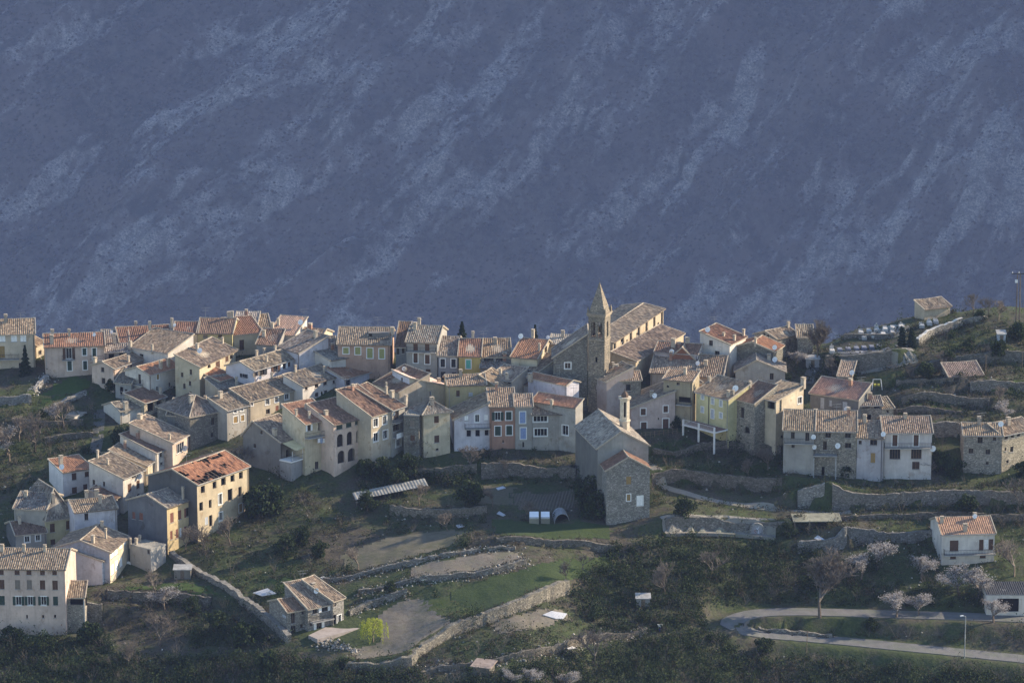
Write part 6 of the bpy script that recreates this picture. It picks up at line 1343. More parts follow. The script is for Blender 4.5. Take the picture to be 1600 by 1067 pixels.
def twiggy():
    P, r = scatter(22000, 55, dens(.26, .15, .015)); segs = []; rnd = random.Random(5)
    for p in P:
        b_ = Vector(p); hh = rnd.uniform(.8, 2.4) + 2.6 * rnd.random() ** 5
        for k in range(6):
            d = Vector((rnd.uniform(-1, 1) * .6, rnd.uniform(-1, 1) * .6, 1)).normalized(); e = b_ + d * hh * rnd.uniform(.6, 1); segs.append((b_, e, .022, .012))
            f = b_.lerp(e, rnd.uniform(.4, .8)); segs.append((f, f + Vector((rnd.uniform(-1, 1), rnd.uniform(-1, 1), .8)) * hh * .35, .014, .010))
    V, F = tri_tubes(segs); o = np_mesh('bare_scrub', V, F, M['twig']); tag(o, 'leafless scrub twigs between the terraces', kind='stuff')
twiggy()
def rubble():
    P, r = scatter(9000, 56, dens(.05, .40, .16)); V = []; F = []
    pl = np.array(P)
    extra = []
    for w in STONE_WALLS:
        if 'loose' in w['label'] or 'tumbled' in w['label'] or 'ragged' in w['label'] or 'woodpile' in w['label']:
            for p in w['line']:
                for k in range(9): x, y = p.x + r.normal() * .8, p.y + r.normal() * .8; extra.append([x, y, float(tz(x, y))])
    for q in ((500, 1003), (510, 1008), (520, 1004), (530, 1010), (540, 1012), (515, 1012), (548, 1016)):
        g = ground(*q)
        for k in range(40): x, y = g.x + r.normal() * 1.0, g.y + r.normal() * 1.0; extra.append([x, y, float(tz(x, y)) + abs(r.normal()) * .25])
    pl = np.concatenate([pl, np.array(extra)]); n = len(pl); s = r.uniform(.07, .30, n) ** 1.2 * 1.3
    oc = np.array([[1, 0, 0], [-1, 0, 0], [0, 1, 0], [0, -1, 0], [0, 0, 1], [0, 0, -1]], float); tf = np.array([[0, 2, 4], [2, 1, 4], [1, 3, 4], [3, 0, 4], [2, 0, 5], [1, 2, 5], [3, 1, 5], [0, 3, 5]])
    V = pl[:, None, :] + oc[None] * s[:, None, None] * r.uniform(.6, 1.3, (n, 6, 1)); F = tf[None] + (np.arange(n) * 6)[:, None, None]
    m, t, b = nt('field stones'); g = t.nodes.new('ShaderNodeNewGeometry'); c = ramp(t, g.outputs['Random Per Island'], [(0, (.13, .12, .10)), (.7, (.30, .28, .24)), (1, (.48, .45, .40))]); t.links.new(c, b.inputs['Base Color'])
    o = np_mesh('field_stones', V.reshape(-1, 3), F.reshape(-1, 3), m); tag(o, 'loose field stones strewn over banks and terraces', kind='stuff')
rubble()

# ------------------------------------------------------------------ small things
def thing_mesh(mb, name, mat, loc, label, cat, group=None, color=None):
    o = mb.build(name, mat, None, loc); tag(o, label, cat, group)
    if color: o.color = col4(color)
    return o
def tin_shed():
    A = ground(555, 790); B = ground(668, 768); A.z += 1.25; B.z += 1.35; sl = B.z - A.z; u = (B - A); u.z = 0; W = u.length; u.normalize(); v = Vector((-u.y, u.x, 0))
    A = A - v * .2; root = empty('shed', A + u * W / 2 - up * 2, 'long low shed with pale corrugated roof on posts below the houses', 'shed')
    rb = MB(); n = int(W / .3)
    vs = []; fs = []
    for i in range(n + 1):
        for j, (d, z) in enumerate(((-.4, 0), (2.6, .62))): q = A + u * (W * i / n) + v * d; vs.append(Vector((q.x, q.y, A.z + sl * i / n + z + (.06 if i % 2 else 0))))
    fs = [(2 * i, 2 * i + 2, 2 * i + 3, 2 * i + 1) for i in range(n)]; rb.add(vs, fs); rb.add([q - up * .06 for q in vs], [tuple(reversed(f)) for f in fs])
    rb.build('roof', mat_plain('weathered sheeting', (.29, .28, .25), .8, .3, .6), root)
    wb = MB(); c = A + u * W / 2 + v * 2.4; wb.box(Vector((c.x, c.y, A.z + sl / 2 - 1.2)), u * W / 2 + up * sl / 2, v * .08, up * 1.7); wb.build('back_wall', M['stone'], root).color = (.2, .18, .15, 1)
    for i in range(6): pb = MB(); q = A + u * W * (i + .1) / 5.2; zt = A.z + sl * (i + .1) / 5.2; pb.tube(Vector((q.x, q.y, zt - 3)), Vector((q.x, q.y, zt)), .07, .07, 6); pb.build('post', M['wood'], root)
tin_shed()
def cold_frames():
    for k, (x0, x1, lab) in enumerate(((826, 842, 'white-lidded cold frame, the western of the pair'), (844, 859, 'white-lidded cold frame next to the polytunnel'))):
        a = ground(x0 + 1, 818); b_ = on_z(x1, 818, a.z); e = (b_ - a) / 2; c = (a + b_) / 2; v = Vector((-e.y, e.x, 0)).normalized()
        root = empty('cold_frame', c, lab, 'cold frame', 'cold frames beside the polytunnel'); hb = .85
        mb = MB(); mb.box(c + v * .9 + up * hb / 2, e, v * .8, up * (hb / 2 + .3)); mb.build('frame', M['stucco'], root).color = (.24, .23, .18, 1)
        lb = MB(); tl = (v * .85 + up * .42); lb.box(c + v * .9 + up * (hb + .55), e * .97, tl, tl.cross(e).normalized() * .03); lb.build('lid', mat_plain('whitewashed glass', (.75, .76, .80), .3, .04), root)
    a = ground(868, 818); b_ = on_z(888, 816, a.z); c = (a + b_) / 2; e = (b_ - a).normalized(); r_ = (b_ - a).length / 2; v = Vector((-e.y, e.x, 0)); v = (v + e * .25).normalized()
    root = empty('polytunnel', c, 'dark grey plastic polytunnel with open mouth beside the cold frames', 'polytunnel')
    mb = MB(); n = 12
    for i in range(n):
        t0, t1 = math.pi * i / n, math.pi * (i + 1) / n
        p0, p1 = c + e * math.cos(t0) * r_ * 1.15 + up * math.sin(t0) * r_ * 1.4, c + e * math.cos(t1) * r_ * 1.15 + up * math.sin(t1) * r_ * 1.4
        mb.quad(p0, p1, p1 + v * 4.2, p0 + v * 4.2); mb.quad(p0 * 1 + (c - p0) * .03 + v * 4.2, p1 + (c - p1) * .03 + v * 4.2, p1 + (c - p1) * .03, p0 + (c - p0) * .03)
    mb.build('cover', mat_plain('grey plastic film', (.22, .235, .26), .45, .4, 2.5), root)
    for s in (0, 1.4, 2.8, 4.2):
        hb_ = MB()
        for i in range(n):
            t0, t1 = math.pi * i / n, math.pi * (i + 1) / n
            hb_.tube(c + e * math.cos(t0) * r_ * 1.17 + up * math.sin(t0) * r_ * 1.42 + v * s, c + e * math.cos(t1) * r_ * 1.17 + up * math.sin(t1) * r_ * 1.42 + v * s, .04, .04, 4)
        hb_.build('hoop', M['conc'], root)
cold_frames()
def roadside_shed():
    a = ground(1242, 835); b_ = on_z(1313, 834, a.z); u = (b_ - a); u.z = 0; W = u.length; u.normalize(); v = Vector((-u.y, u.x, 0)); a = a + v * .6
    root = empty('open_shed', a + u * W / 2, 'open-fronted shed with flat tin roof above the rendered wall', 'shed'); hh = 2.5
    mb = MB(); c = a + u * W / 2 + v * 1.6; mb.box(Vector((c.x, c.y, a.z + hh + .1)), u * (W / 2 + .3), v * 1.9 + up * .25, up * .06); mb.build('roof', mat_plain('greenish tin', (.24, .23, .17), .8, .3, .8), root)
    wb = MB(); wb.box(Vector((c.x, c.y, a.z + hh / 2)) + v * 1.4, u * W / 2, v * .1, up * (hh / 2 + .25)); wb.build('back_wall', M['stone'], root).color = (.2, .18, .16, 1)
    for s in (.0, .33, 1.0): pb = MB(); q = a + u * W * s; pb.box(Vector((q.x, q.y, a.z + hh / 2 - .3)), u * .12, v * .12, up * (hh / 2 + .3)); pb.build('post', M['wood'], root)
roadside_shed()
def bottom_hut():
    p = ground(752, 1056); u = Vector((.93, -.36, 0)); v = Vector((.36, .93, 0)); root = empty('hut', p, 'small hut with flat pinkish roof at the bottom plots', 'hut'); c = p + v * 1.2
    mb = MB(); mb.box(c + up * .8, u * 1.5, v * 1.2, up * 1.0); mb.build('wall', M['stone'], root).color = (.2, .18, .15, 1)
    rb = MB(); rb.box(c + up * 1.9, u * 1.9, v * 1.6 + up * .25, up * .07); rb.build('roof', mat_plain('pinkish sheet', (.34, .26, .21), .85, .25, 1), root)
bottom_hut()
def shelter(px, py, w, lab, col=(.30, .29, .28)):
    p = ground(px, py); root = empty('shed', p, lab, 'shed'); c = p + Vector((0, 1, 0)); mb = MB(); mb.box(c + up * .9, Vector((w / 2, 0, 0)), Vector((0, .9, 0)), up * 1.0); mb.build('wall', M['stucco'], root).color = (*col, 1)
    rb = MB(); rb.box(c + up * 2.0, Vector((w / 2 + .2, 0, 0)), Vector((0, 1.15, .2)), up * .06); rb.build('roof', M['conc'], root)
    db = MB(); db.box(c + Vector((0, -.93, .8)), Vector((.35, 0, 0)), Vector((0, .03, 0)), up * .75); db.build('door', M['wood'], root)
shelter(1565, 536, 1.6, 'tiny pale blue-grey garden shed on the upper east terrace', (.45, .48, .52)); shelter(285, 905, 3.0, 'low lean-to shed against the boundary wall top', (.22, .20, .17)); shelter(1005, 950, 2.4, 'grey garden shed in the dark wood'); shelter(1270, 575, 2.6, 'grey breeze-block shed beside the stepped lane', (.36, .36, .36))
def niche():
    # arched niche with its whitewashed back panel and the painted letters seen on it
    c = ground(1183, 836); w_ = next(w for w in STONE_WALLS if 'niche' in w['label']); q = min(w_['line'], key=lambda p: abs(p.x - c.x)); u = Vector((1, 0, 0)); v = Vector((0, -1, 0))
    c = Vector((q.x, q.y, float(tz(q.x, q.y - 1)))) + v * .75; root = empty('wayside_niche', c, 'arched stone niche with whitewashed panel and painted letters in the retaining wall', 'niche')
    mb = MB(); n = 12; R0, R1 = 1.05, 1.35; zs = 1.25
    pts = lambda r_: [c + u * (-r_) + up * 0] + [c + u * (-r_ * math.cos(math.pi * i / n)) + up * (zs + r_ * math.sin(math.pi * i / n)) for i in range(n + 1)] + [c + u * r_]
    a, b_ = pts(R0), pts(R1)
    for i in range(len(a) - 1):
        mb.quad(b_[i] + v * .25, b_[i + 1] + v * .25, a[i + 1] + v * .25, a[i] + v * .25); mb.quad(a[i] + v * .25, a[i + 1] + v * .25, a[i + 1] - v * .3, a[i] - v * .3); mb.quad(b_[i] - v * .3, b_[i + 1] - v * .3, b_[i + 1] + v * .25, b_[i] + v * .25)
    mb.build('arch', M['stone'], root).color = (.36, .34, .31, 1)
    pb = MB(); pb.add([q - v * -.02 for q in a], [tuple(range(len(a)))]); pb.build('panel', M['stucco'], root).color = (.36, .36, .39, 1)
    for txt, dx, dz, colr in (('V', .12, 1.2, (.62, .62, .68)), ('S', -.28, .45, (.30, .14, .13)), ('I', .30, .45, (.62, .62, .68))):
        cu = bpy.data.curves.new('letter', 'FONT'); cu.body = txt; cu.size = 1.15; cu.extrude = .012; cu.align_x = 'CENTER'; oc_ = bpy.data.objects.new('tmp', cu); COL.objects.link(oc_); bpy.context.view_layer.update(); me_ = bpy.data.meshes.new_from_object(oc_); bpy.data.objects.remove(oc_); o = bpy.data.objects.new('letter', me_); o.rotation_euler = (math.pi / 2, 0, 0); o.location = u * dx + up * dz + v * .05
        me_.materials.clear(); me_.materials.append(M['paint']); o.color = col4(colr); link(o, root)
    st = MB(); st.box(c + v * .5 + up * .12, u * 1.5, v * .45, up * .14); st.build('step', M['conc'], root)
niche()
def lamp_post():
    p = ground(1507, 1028); root = empty('street_lamp', p, 'slim grey street lamp post beside the lower road', 'street lamp'); hh = 68 * (p - CAM).length / FPX
    mb = MB(); mb.tube(p - up * .3, p + up * hh, .11, .075, 8); mb.build('pole', M['conc'], root)
    ab = MB(); ab.tube(p + up * hh, p + up * (hh + .15) + Vector((-.5, -.2, 0)), .04, .04, 6); ab.build('arm', M['conc'], root)
    lb = MB(); lb.box(p + up * (hh + .15) + Vector((-.7, -.28, 0)), Vector((.3, .1, 0)), Vector((-.04, .12, 0)), up * .06); lb.build('lamp_head', M['white'], root)
lamp_post()
def poles():
    p = at_y(1590, 500, CAM.y + 752); p.z = float(tz(p.x, p.y)); hh = at_y(1590, 427, p.y).z - p.z; root = empty('power_pole', p, 'double wooden power pole with crossarm on the hilltop', 'power pole')
    for s in (-.35, .35): mb = MB(); mb.tube(p + Vector((s, 0, -.5)), p + Vector((s * .8, 0, hh)), .15, .11, 7); mb.build('pole', M['bark'], root)
    cb = MB(); cb.box(p + up * (hh - .1), Vector((1.5, 0, 0)), Vector((0, .09, 0)), up * .09); cb.build('crossarm', M['iron'], root)
    for s in (-1.3, 0, 1.3): ib = MB(); ib.tube(p + Vector((s, 0, hh)), p + Vector((s, 0, hh + .35)), .09, .05, 6); ib.build('insulator', M['white'], root)
    tb = MB(); tb.box(p + Vector((-.5, -.2, hh - 1.6)), Vector((.25, 0, 0)), Vector((0, .2, 0)), up * .3); tb.build('transformer', M['white'], root)
    for i, (x, y0, y1, lab) in enumerate(((1255, 545, 500, 'thin grey utility pole beside the stone cottage'), (1540, 585, 552, 'crooked garden pole on the upper east terrace'), (1260, 1022, 985, 'leaning grey stake on the road bank'), (845, 1020, 998, 'short post with a white cap in the bottom plots'), (1597, 575, 545, 'pale garden pole at the east edge'))):
        q = ground(x, y0); L = (y0 - y1) * .12; mb = MB(); mb.tube(q - up * .3, q + up * L + Vector((.1 * (i == 2), 0, 0)), .08, .05, 6); mb.box(q + up * (L - .2), Vector((.4, 0, 0)), Vector((0, .05, 0)), up * .04)
        thing_mesh(mb, 'post', M['wood'] if i else M['conc'], q, lab, 'post')
poles()
def sheets():
    for (pts, lab, cc, nm) in (([(848, 962), (862, 956), (886, 960), (880, 968), (868, 968)], 'white plastic sheet spread on the bare plot', (.38, .39, .42), 'plastic_sheet'), ([(880, 1012), (892, 1010), (900, 1014), (888, 1016)], 'small white sheet on the bottom terrace', (.4, .4, .42), 'plastic_sheet'),
                               ([(655, 905), (664, 902), (672, 905), (660, 909)], 'pale board lying by the ploughed plot', (.50, .45, .36), 'board'), ([(712, 822), (722, 820), (726, 824), (716, 826)], 'white tub-like sheet on the fallow plot', (.42, .42, .44), 'plastic_sheet'), ([(494, 905), (506, 902), (512, 905), (500, 908)], 'pale sheet behind the farmhouse', (.55, .54, .50), 'plastic_sheet'),
                               ([(775, 764), (786, 761), (790, 764), (778, 767)], 'white cover on the weedy plot', (.5, .51, .55), 'plastic_sheet'), ([(776, 804), (780, 800), (790, 806), (786, 808)], 'white board leaning by the fruit trees', (.45, .45, .47), 'board'), ([(1272, 842), (1278, 838), (1288, 844), (1282, 846)], 'white sheet under the roadside wall', (.45, .47, .52), 'plastic_sheet'), ([(395, 933), (418, 926), (432, 934), (410, 938)], 'flat grey tin sheet roofing beside the farmhouse', (.45, .45, .46), 'tin_sheet')):
        P = [ground(*p) for p in pts]; z = max(p.z for p in P); cen = sum(P, Vector()) / len(P); mb = MB(); lift = .25 if nm != 'tin_sheet' else .9
        tp = [p + up * lift for p in P]; mb.add(tp, [tuple(range(len(P)))]); lo = [p + up * (lift - .1) for p in P]; mb.add(lo, [tuple(reversed(range(len(P))))])
        for k in range(len(P)): mb.quad(lo[k], lo[(k + 1) % len(P)], tp[(k + 1) % len(P)], tp[k])
        thing_mesh(mb, nm, M['paint'], cen, lab, nm.replace('_', ' '), None, cc)
sheets()
def barrel():
    p = ground(1031, 984); mb = MB(); mb.tube(p - up * .1, p + up * .95, .34, .34, 12); o = thing_mesh(mb, 'barrel', M['paint'], p, 'blue plastic barrel with a white cloth at the edge of the wood', 'barrel', None, (.02, .03, .28))
    cb = MB(); cb.box(p + up * 1.0, Vector((.4, .05, 0)), Vector((-.05, .36, 0)), up * .06); cb.box(p + Vector((-.12, -.36, .78)), Vector((.2, 0, 0)), Vector((0, .02, 0)), up * .22); cb.build('cloth', M['white'], o)
barrel()
def tombs():
    rnd = random.Random(3); spots = [(1300, 548), (1312, 546), (1325, 545), (1338, 544), (1350, 543), (1362, 542), (1374, 541), (1345, 519), (1358, 517), (1370, 515), (1383, 514), (1395, 512), (1408, 510), (1350, 526), (1365, 524), (1380, 522), (1395, 520), (1440, 508), (1452, 504), (1462, 502)]
    near = ['beside the retaining wall corner', 'second along the lower terrace', 'third along the lower terrace', 'middle of the lower terrace', 'past the middle of the lower terrace', 'near the east end of the lower terrace', 'at the east end of the lower terrace', 'at the west end of the top row', 'second in the top row', 'with the tall cross in the top row', 'after the tall cross in the top row', 'fifth in the top row', 'next to the cypress in the top row', 'west end of the middle row', 'second in the middle row', 'third in the middle row', 'east end of the middle row', 'below the cemetery chapel', 'beside the white coping', 'nearest the chapel wall']
    for k, (x, y) in enumerate(spots):
        p = ground(x, y + 3); root = empty('tomb', p, ('dark slate tomb ' if 0 < k < 7 else 'white marble tomb ') + near[k], 'tomb', 'tombs in the hilltop cemetery'); mt = M['plaster']; cc = (.17, .18, .22, 1) if 0 < k < 7 else (.46, .445, .42, 1)
        mb = MB(); mb.box(p + up * .25, Vector((.5, 0, 0)), Vector((0, 1.0, 0)), up * .3); mb.box(p + up * .58, Vector((.42, 0, 0)), Vector((0, .92, 0)), up * .05); mb.build('slab', mt, root).color = cc
        sb = MB(); hh = (.18 if 0 < k < 7 else .3) + .12 * rnd.random() + (.35 if k in (0, 9) else 0); q = p + Vector((0, 1.05, 0)); sb.box(q + up * (hh / 2 + .2), Vector((.4, 0, 0)), Vector((0, .09, 0)), up * hh); sb.box(q + up * (hh * 1.5 + .35), Vector((.05, 0, 0)), Vector((0, .05, 0)), up * .22) if k % 3 == 0 else None; sb.box(q + up * (hh * 1.5 + .42), Vector((.18, 0, 0)), Vector((0, .045, 0)), up * .045) if k % 3 == 0 else None; sb.build('headstone', mt, root).color = cc
tombs()
def swing():
    p = ground(1370, 608); root = empty('garden_swing', p, 'small garden swing with yellow seats on the grass by the stone barn', 'swing')
    fb = MB()
    for s in (-1, 1):
        for e in (-.7, .7): fb.tube(p + Vector((s * 1.0, e, 0)), p + Vector((s * .75, 0, 2.0)), .06, .06, 5)
    fb.tube(p + Vector((-.8, 0, 2.0)), p + Vector((.8, 0, 2.0)), .06, .06, 5); fb.build('frame', M['white'], root)
    for s in (-.35, .35): sb = MB(); sb.box(p + Vector((s, 0, .9)), Vector((.22, 0, 0)), Vector((0, .18, 0)), up * .18); sb.build('seat', M['paint'], root).color = (.65, .55, .08, 1)
swing()
def farm_stakes():
    for k, (x, y, lab) in enumerate(((446, 930, 'thick timber stake at the farmhouse roof edge'), (471, 924, 'middle timber stake behind the farmhouse'), (478, 922, 'timber stake beside the middle one behind the farmhouse'))):
        q = HOUSES['B70b']; p = at_y(x, y, q.Y + 9); b_ = float(tz(p.x, p.y)); mb = MB(); L = p.z + 2.2 - b_; mb.tube(Vector((p.x, p.y, b_ - .3)), Vector((p.x, p.y, b_ + L)), .17, .14, 7); thing_mesh(mb, 'stake', M['wood'], Vector((p.x, p.y, b_)), lab, 'stake', 'timber stakes behind the farmhouse')
farm_stakes()
def fences():
    # light garden fence in front of the pale pink house, roadside posts
    h = HOUSES['B73']; pts = [ground(1002, 684), ground(1030, 681), ground(1058, 677)]; root = empty('garden_fence', pts[1], 'low dark wooden fence in front of the pale pink house', 'fence')
    for a, b_ in zip(pts, pts[1:]):
        n = 4
        for i in range(n + (b_ is pts[-1])): q = a.lerp(b_, i / n); mb = MB(); mb.tube(q - up * .2, q + up * 1.1, .07, .07, 5); mb.build('post', M['wood'], root)
        rb = MB()
        for z in (.5, .95): rb.tube(a + up * z, b_ + up * z, .04, .04, 4)
        rb.build('rail', M['wood'], root)
fences()

# ------------------------------------------------------------------ the mountain across the valley
ROCKB = [([(0, 335), (60, 290), (110, 240), (130, 222)], 9, .9), ([(238, 208), (290, 185), (350, 150), (420, 125)], 26, 1.0), ([(350, 95), (420, 60), (470, 40), (540, 10)], 22, .8), ([(400, 130), (520, 110), (580, 100)], 20, .7), ([(215, 255), (270, 290), (300, 330)], 26, .6),
         ([(70, 500), (110, 450), (170, 415), (250, 375), (330, 345)], 24, .75), ([(340, 335), (420, 310), (460, 290)], 12, .9), ([(555, 262), (575, 235), (600, 200), (680, 170), (760, 130), (800, 60)], 15, .8), ([(520, 485), (560, 445), (620, 400), (680, 330), (740, 290), (800, 250)], 18, .75),
         ([(820, 260), (860, 220), (900, 180), (940, 150)], 24, .75), ([(990, 330), (1030, 280), (1060, 235), (1100, 190), (1150, 145), (1185, 95)], 17, 1.1), ([(1080, 250), (1180, 170), (1250, 120)], 22, .65), ([(1295, 120), (1330, 80), (1380, 40), (1430, -10)], 14, 1.0), ([(1320, 120), (1420, 110), (1520, 90)], 16, .5),
         ([(1465, 425), (1500, 350), (1520, 300), (1545, 240), (1560, 190)], 22, 1.1), ([(1560, 330), (1600, 250)], 24, .8), ([(1350, 390), (1390, 350), (1430, 330)], 20, .9), ([(1240, 420), (1300, 400), (1345, 370)], 16, .6), ([(1070, 495), (1110, 450), (1180, 470), (1240, 465)], 20, .7), ([(1220, 300), (1280, 290), (1340, 280), (1330, 300)], 14, .6),
         ([(1400, 290), (1450, 275), (1460, 240)], 14, .6), ([(40, 400), (120, 360), (190, 350)], 16, .5), ([(230, 480), (200, 510), (180, 540)], 12, .5), ([(680, 300), (720, 270)], 10, .5), ([(620, 40), (700, 60), (780, 40)], 14, .5), ([(20, 80), (60, 60)], 10, .4), ([(860, 400), (900, 380)], 14, .5), ([(1540, 60), (1600, 60)], 20, .6)]
def mountain():
    Y0, TAN, KM = 1475.0, math.tan(R(41)), 3.1
    xs = np.concatenate([np.arange(-430, -260, 4.0), np.arange(-260, 260, 1.4), np.arange(260, 860, 5.0)]); ys = np.concatenate([np.arange(560, 1380, 12.0), np.arange(1380, 1740, 1.4), np.arange(1740, 2100, 10)])
    X, Y = np.meshgrid(xs, ys)
    d0 = ray(800, 533.5); zb = CAM.z + d0.z / d0.y * Y0
    Z = zb + (Y - Y0) * TAN
    floor_ = zb - 150 + np.maximum(0, 1000 - Y) * .18
    k = 60.0; Z = np.maximum(Z, floor_) + k * np.exp(-np.abs(Z - floor_) / k) * .35
    q = (X * .80 - (Y - Y0) * .75); sl = (X * .6 + (Y - Y0) * .9)
    wq = q + 40 * (fbm(X / 170, Y / 170, 3, 21) - .5)
    rid = lambda w, seed: 1 - np.abs(2 * fbm(wq / w, sl / (w * 4.0), 3, seed) - 1)
    amp = sstep(1240, 1420, Y)
    disp = (rid(120, 1) - .6) * 30 + (rid(46, 2) - .6) * 13 + (rid(17, 3) - .6) * 5 + (fbm(X / 22, Y / 22, 4, 6) - .5) * 10 + (fbm(X / 6, Y / 6, 3, 12) - .5) * 3.0
    Z = Z + disp * amp
    # added unseen ridge beyond the right edge, shaped to keep this slope out of the sun
    sp = 380 - np.abs(X - 560) * 2.3 + (fbm(X / 40, Y / 40, 4, 61) - .5) * 60 - np.maximum(0, 1260 - Y) * 2.0
    Z = np.maximum(Z, sp)
    Zl = Z; V0 = np.stack([X.ravel(), Y.ravel() + CAM.y, Z.ravel()], 1)
    px, py = to_px(V0); V = V0
    C3 = np.array(CAM)
    m = np.zeros(len(V))
    wob = np.stack([(fbm(V[:, 0] / 14, V[:, 1] / 14, 3, 31) - .5) * 40, (fbm(V[:, 0] / 14, V[:, 1] / 14, 3, 35) - .5) * 40], 1)
    qx, qy = px + wob[:, 0], py + wob[:, 1]
    for line, w_, s_ in ROCKB:
        L = np.array(line, float); best = np.full(len(V), 1e9)
        for a, b_ in zip(L, L[1:]):
            e = b_ - a; t = np.clip(((qx - a[0]) * e[0] + (qy - a[1]) * e[1]) / (e * e).sum(), 0, 1); best = np.minimum(best, np.hypot(qx - a[0] - t * e[0], qy - a[1] - t * e[1]))
        m = np.maximum(m, s_ * np.exp(-(best / w_) ** 2 * .7))
    QQ, SL = wq.ravel(), sl.ravel(); nz = fbm(QQ / 12, SL / 52, 5, 41, .62)
    n2 = fbm(QQ / 1.7, SL / 4, 3, 44, .6)
    n3 = fbm(QQ / 4.5, SL / 18, 4, 49, .65); rock = np.clip(m * .60 + (nz - .5) * 1.5 + (n2 - .5) * 1.0 + (n3 - .5) * 1.3 + .0, 0, 1)
    nx = len(xs); ny = len(ys); i = (np.arange(nx - 1)[None, :] + np.arange(ny - 1)[:, None] * nx).ravel(); F = np.stack([i, i + 1, i + nx + 1, i + nx], 1)
    mt, t, b = nt('scrubby limestone mountain'); at = t.nodes.new('ShaderNodeAttribute'); at.attribute_name = 'rock'; w = wcoords(t)
    fine = noise(t, w, .12, 7, .8); big = noise(t, w, .009, 5, .6)
    ad = t.nodes.new('ShaderNodeMath'); ad.operation = 'MULTIPLY_ADD'; ad.inputs[1].default_value = .9; t.links.new(fine, ad.inputs[0]); t.links.new(at.outputs['Fac'], ad.inputs[2])
    scr = mixc(t, ramp(t, fine, [(.38, 0.0), (.62, 1.0)]), (.038, .040, .034), (.115, .105, .088))
    scr = mixc(t, ramp(t, big, [(.42, 0.0), (.60, .8)]), scr, (.125, .105, .088)); scr = mixc(t, ramp(t, noise(t, w, .022, 6, .7), [(.50, 0.0), (.64, .85)]), scr, (.034, .042, .036))
    rk = mixc(t, ramp(t, noise(t, w, .35, 6, .8), [(.40, 0.0), (.60, 1.0)]), (.10, .095, .085), (.38, .365, .335)); rk = mixc(t, ramp(t, noise(t, w, .06, 6, .75), [(.44, 0.0), (.62, .8)]), rk, (.085, .08, .068))
    c = mixc(t, ramp(t, ad.outputs[0], [(.58, 0.0), (1.20, 1.0)]), scr, rk); t.links.new(c, b.inputs['Base Color']); bump(t, b, fine, .8, 2.5)
    V = C3 + (V0 - C3) * KM
    o = np_mesh('mountain', V, F, mt, attr={'rock': rock}, smooth=True); tag(o, 'blue hazy mountainside of rock and scrub across the valley', kind='structure')
    # scrub growing on it: uncountable
    r = np.random.default_rng(71); n = 150000; x = r.uniform(-260, 260, n); y = r.uniform(1420, 1720, n)
    ix = np.searchsorted(xs, x) - 1; fx = (x - xs[ix]) / (xs[ix + 1] - xs[ix]); fy = np.searchsorted(ys, y) - 1; fyv = (y - ys[fy]) / (ys[fy + 1] - ys[fy])
    g = lambda A: (A[fy, ix] * (1 - fx) + A[fy, ix + 1] * fx) * (1 - fyv) + (A[fy + 1, ix] * (1 - fx) + A[fy + 1, ix + 1] * fx) * fyv
    z = g(Z); rk_ = g(rock.reshape(X.shape)); kk = r.random(n) < np.clip(.95 - rk_ * .95, .12, 1) * np.clip(.2 + 1.3 * fbm(x / 30, y / 30, 3, 8), 0, 1)
    x, y, z = x[kk], y[kk], z[kk]; n = len(x); s = 1.35 * (.35 + 1.7 * r.random(n) ** 2.2)
    oc = np.array([[1, 0, 0], [-1, 0, 0], [0, 1, 0], [0, -1, 0], [0, 0, 1], [0, 0, -.6]], float); tf = np.array([[0, 2, 4], [2, 1, 4], [1, 3, 4], [3, 0, 4], [2, 0, 5], [1, 2, 5], [3, 1, 5], [0, 3, 5]])
    P = C3 + (np.stack([x, y + CAM.y, z], 1) - C3) * KM; P[:, 2] += s * .3; Vb = P[:, None, :] + oc[None] * s[:, None, None] * r.uniform(.55, 1.35, (n, 6, 1)); Fb = tf[None] + (np.arange(n) * 6)[:, None, None]
    ml = mat_leaf('mountain scrub', [(.05, .052, .042), (.085, .078, .064), (.11, .098, .08)], .1)
    o = np_mesh('mountain_scrub', Vb.reshape(-1, 3), Fb.reshape(-1, 3), ml); tag(o, 'bare and evergreen scrub dotted over the mountainside', kind='stuff')
mountain()

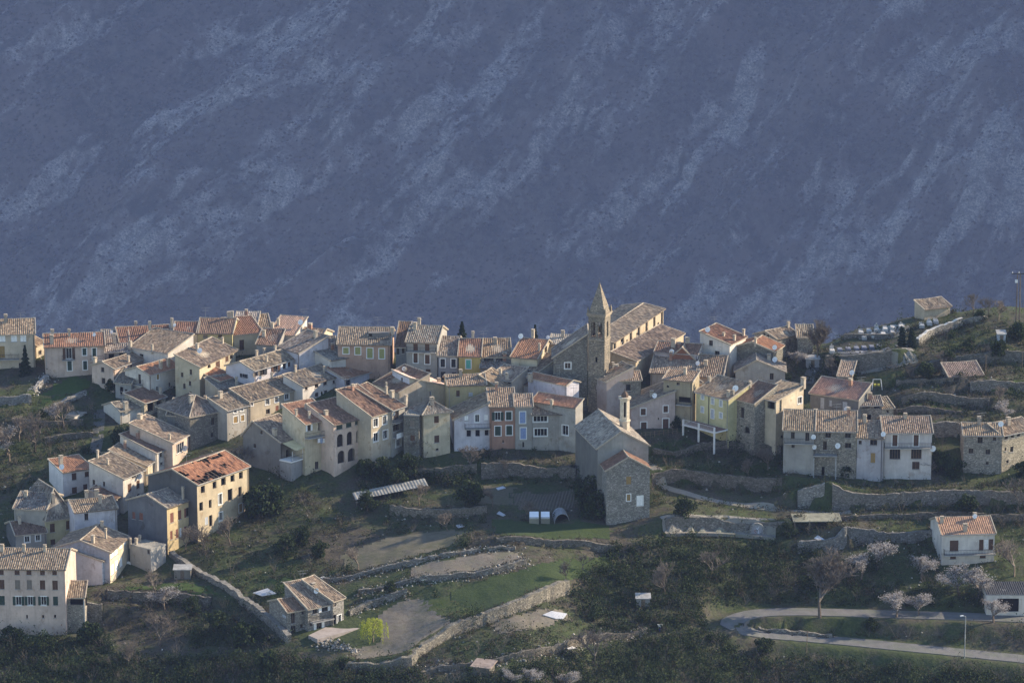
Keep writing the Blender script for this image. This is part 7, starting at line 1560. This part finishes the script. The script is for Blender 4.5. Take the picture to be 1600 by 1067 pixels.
# ------------------------------------------------------------------ light, air, camera
W_ = bpy.data.worlds.new('World'); S.world = W_; W_.use_nodes = True; t = W_.node_tree; t.nodes.clear()
out = t.nodes.new('ShaderNodeOutputWorld'); bg = t.nodes.new('ShaderNodeBackground'); sky = t.nodes.new('ShaderNodeTexSky')
sky.sky_type = 'NISHITA'; sky.sun_disc = False
SUN_EL, SUN_AZ = R(24), R(69)      # azimuth measured from +Y (away from the camera) toward +X
sky.sun_elevation = SUN_EL; sky.sun_rotation = SUN_AZ; sky.air_density = 1.0; sky.dust_density = 0.4; sky.ozone_density = 2.2
bg.inputs['Strength'].default_value = SKY_S
t.links.new(sky.outputs[0], bg.inputs[0]); t.links.new(bg.outputs[0], out.inputs[0])
sd = bpy.data.lights.new('sun', 'SUN'); sd.energy = SUN_S; sd.angle = R(0.5); sd.color = (1.0, 0.84, 0.63)
so = bpy.data.objects.new('sun', sd); COL.objects.link(so)
dv = Vector((math.sin(SUN_AZ) * math.cos(SUN_EL), math.cos(SUN_AZ) * math.cos(SUN_EL), math.sin(SUN_EL)))
so.rotation_euler = dv.to_track_quat('Z', 'Y').to_euler(); so.location = (300, 200, 300)
def haze():
    x, y0, y1, z0 = 2800, CAM.y - 60, CAM.y + 6650, -1170
    ztop = max(210.0, max(v.co.z for v in bpy.data.objects['mountain'].data.vertices) + 8)
    mb = MB(); mb.box((0, (y0 + y1) / 2, (z0 + ztop) / 2), (x, 0, 0), (0, (y1 - y0) / 2, 0), (0, 0, (ztop - z0) / 2))
    m = bpy.data.materials.new('valley haze'); m.use_nodes = True; t = m.node_tree; t.nodes.clear(); o_ = t.nodes.new('ShaderNodeOutputMaterial'); v = t.nodes.new('ShaderNodeVolumePrincipled')
    v.inputs['Color'].default_value = (*HAZE_C, 1); v.inputs['Density'].default_value = HAZE_D; v.inputs['Anisotropy'].default_value = 0.0
    t.links.new(v.outputs[0], o_.inputs['Volume']); o = mb.build('haze', m, None); tag(o, 'thin blue valley haze', kind='stuff')
if HAZE_D > 0: haze()
cd = bpy.data.cameras.new('camera'); co = bpy.data.objects.new('camera', cd); COL.objects.link(co); S.camera = co
co.location = CAM; co.rotation_euler = (math.pi / 2 - PITCH, 0, 0); cd.sensor_width = 36; cd.lens = 36 * FPX / 1600; cd.clip_start = 5; cd.clip_end = 12000
S.view_settings.view_transform = 'Standard'; S.view_settings.look = 'None'; S.view_settings.exposure = EXPOSURE; S.view_settings.gamma = 1
S.cycles.max_bounces = 5; S.cycles.diffuse_bounces = 3; S.cycles.transparent_max_bounces = 4; S.cycles.volume_bounces = 1
S.cycles.use_denoising = True
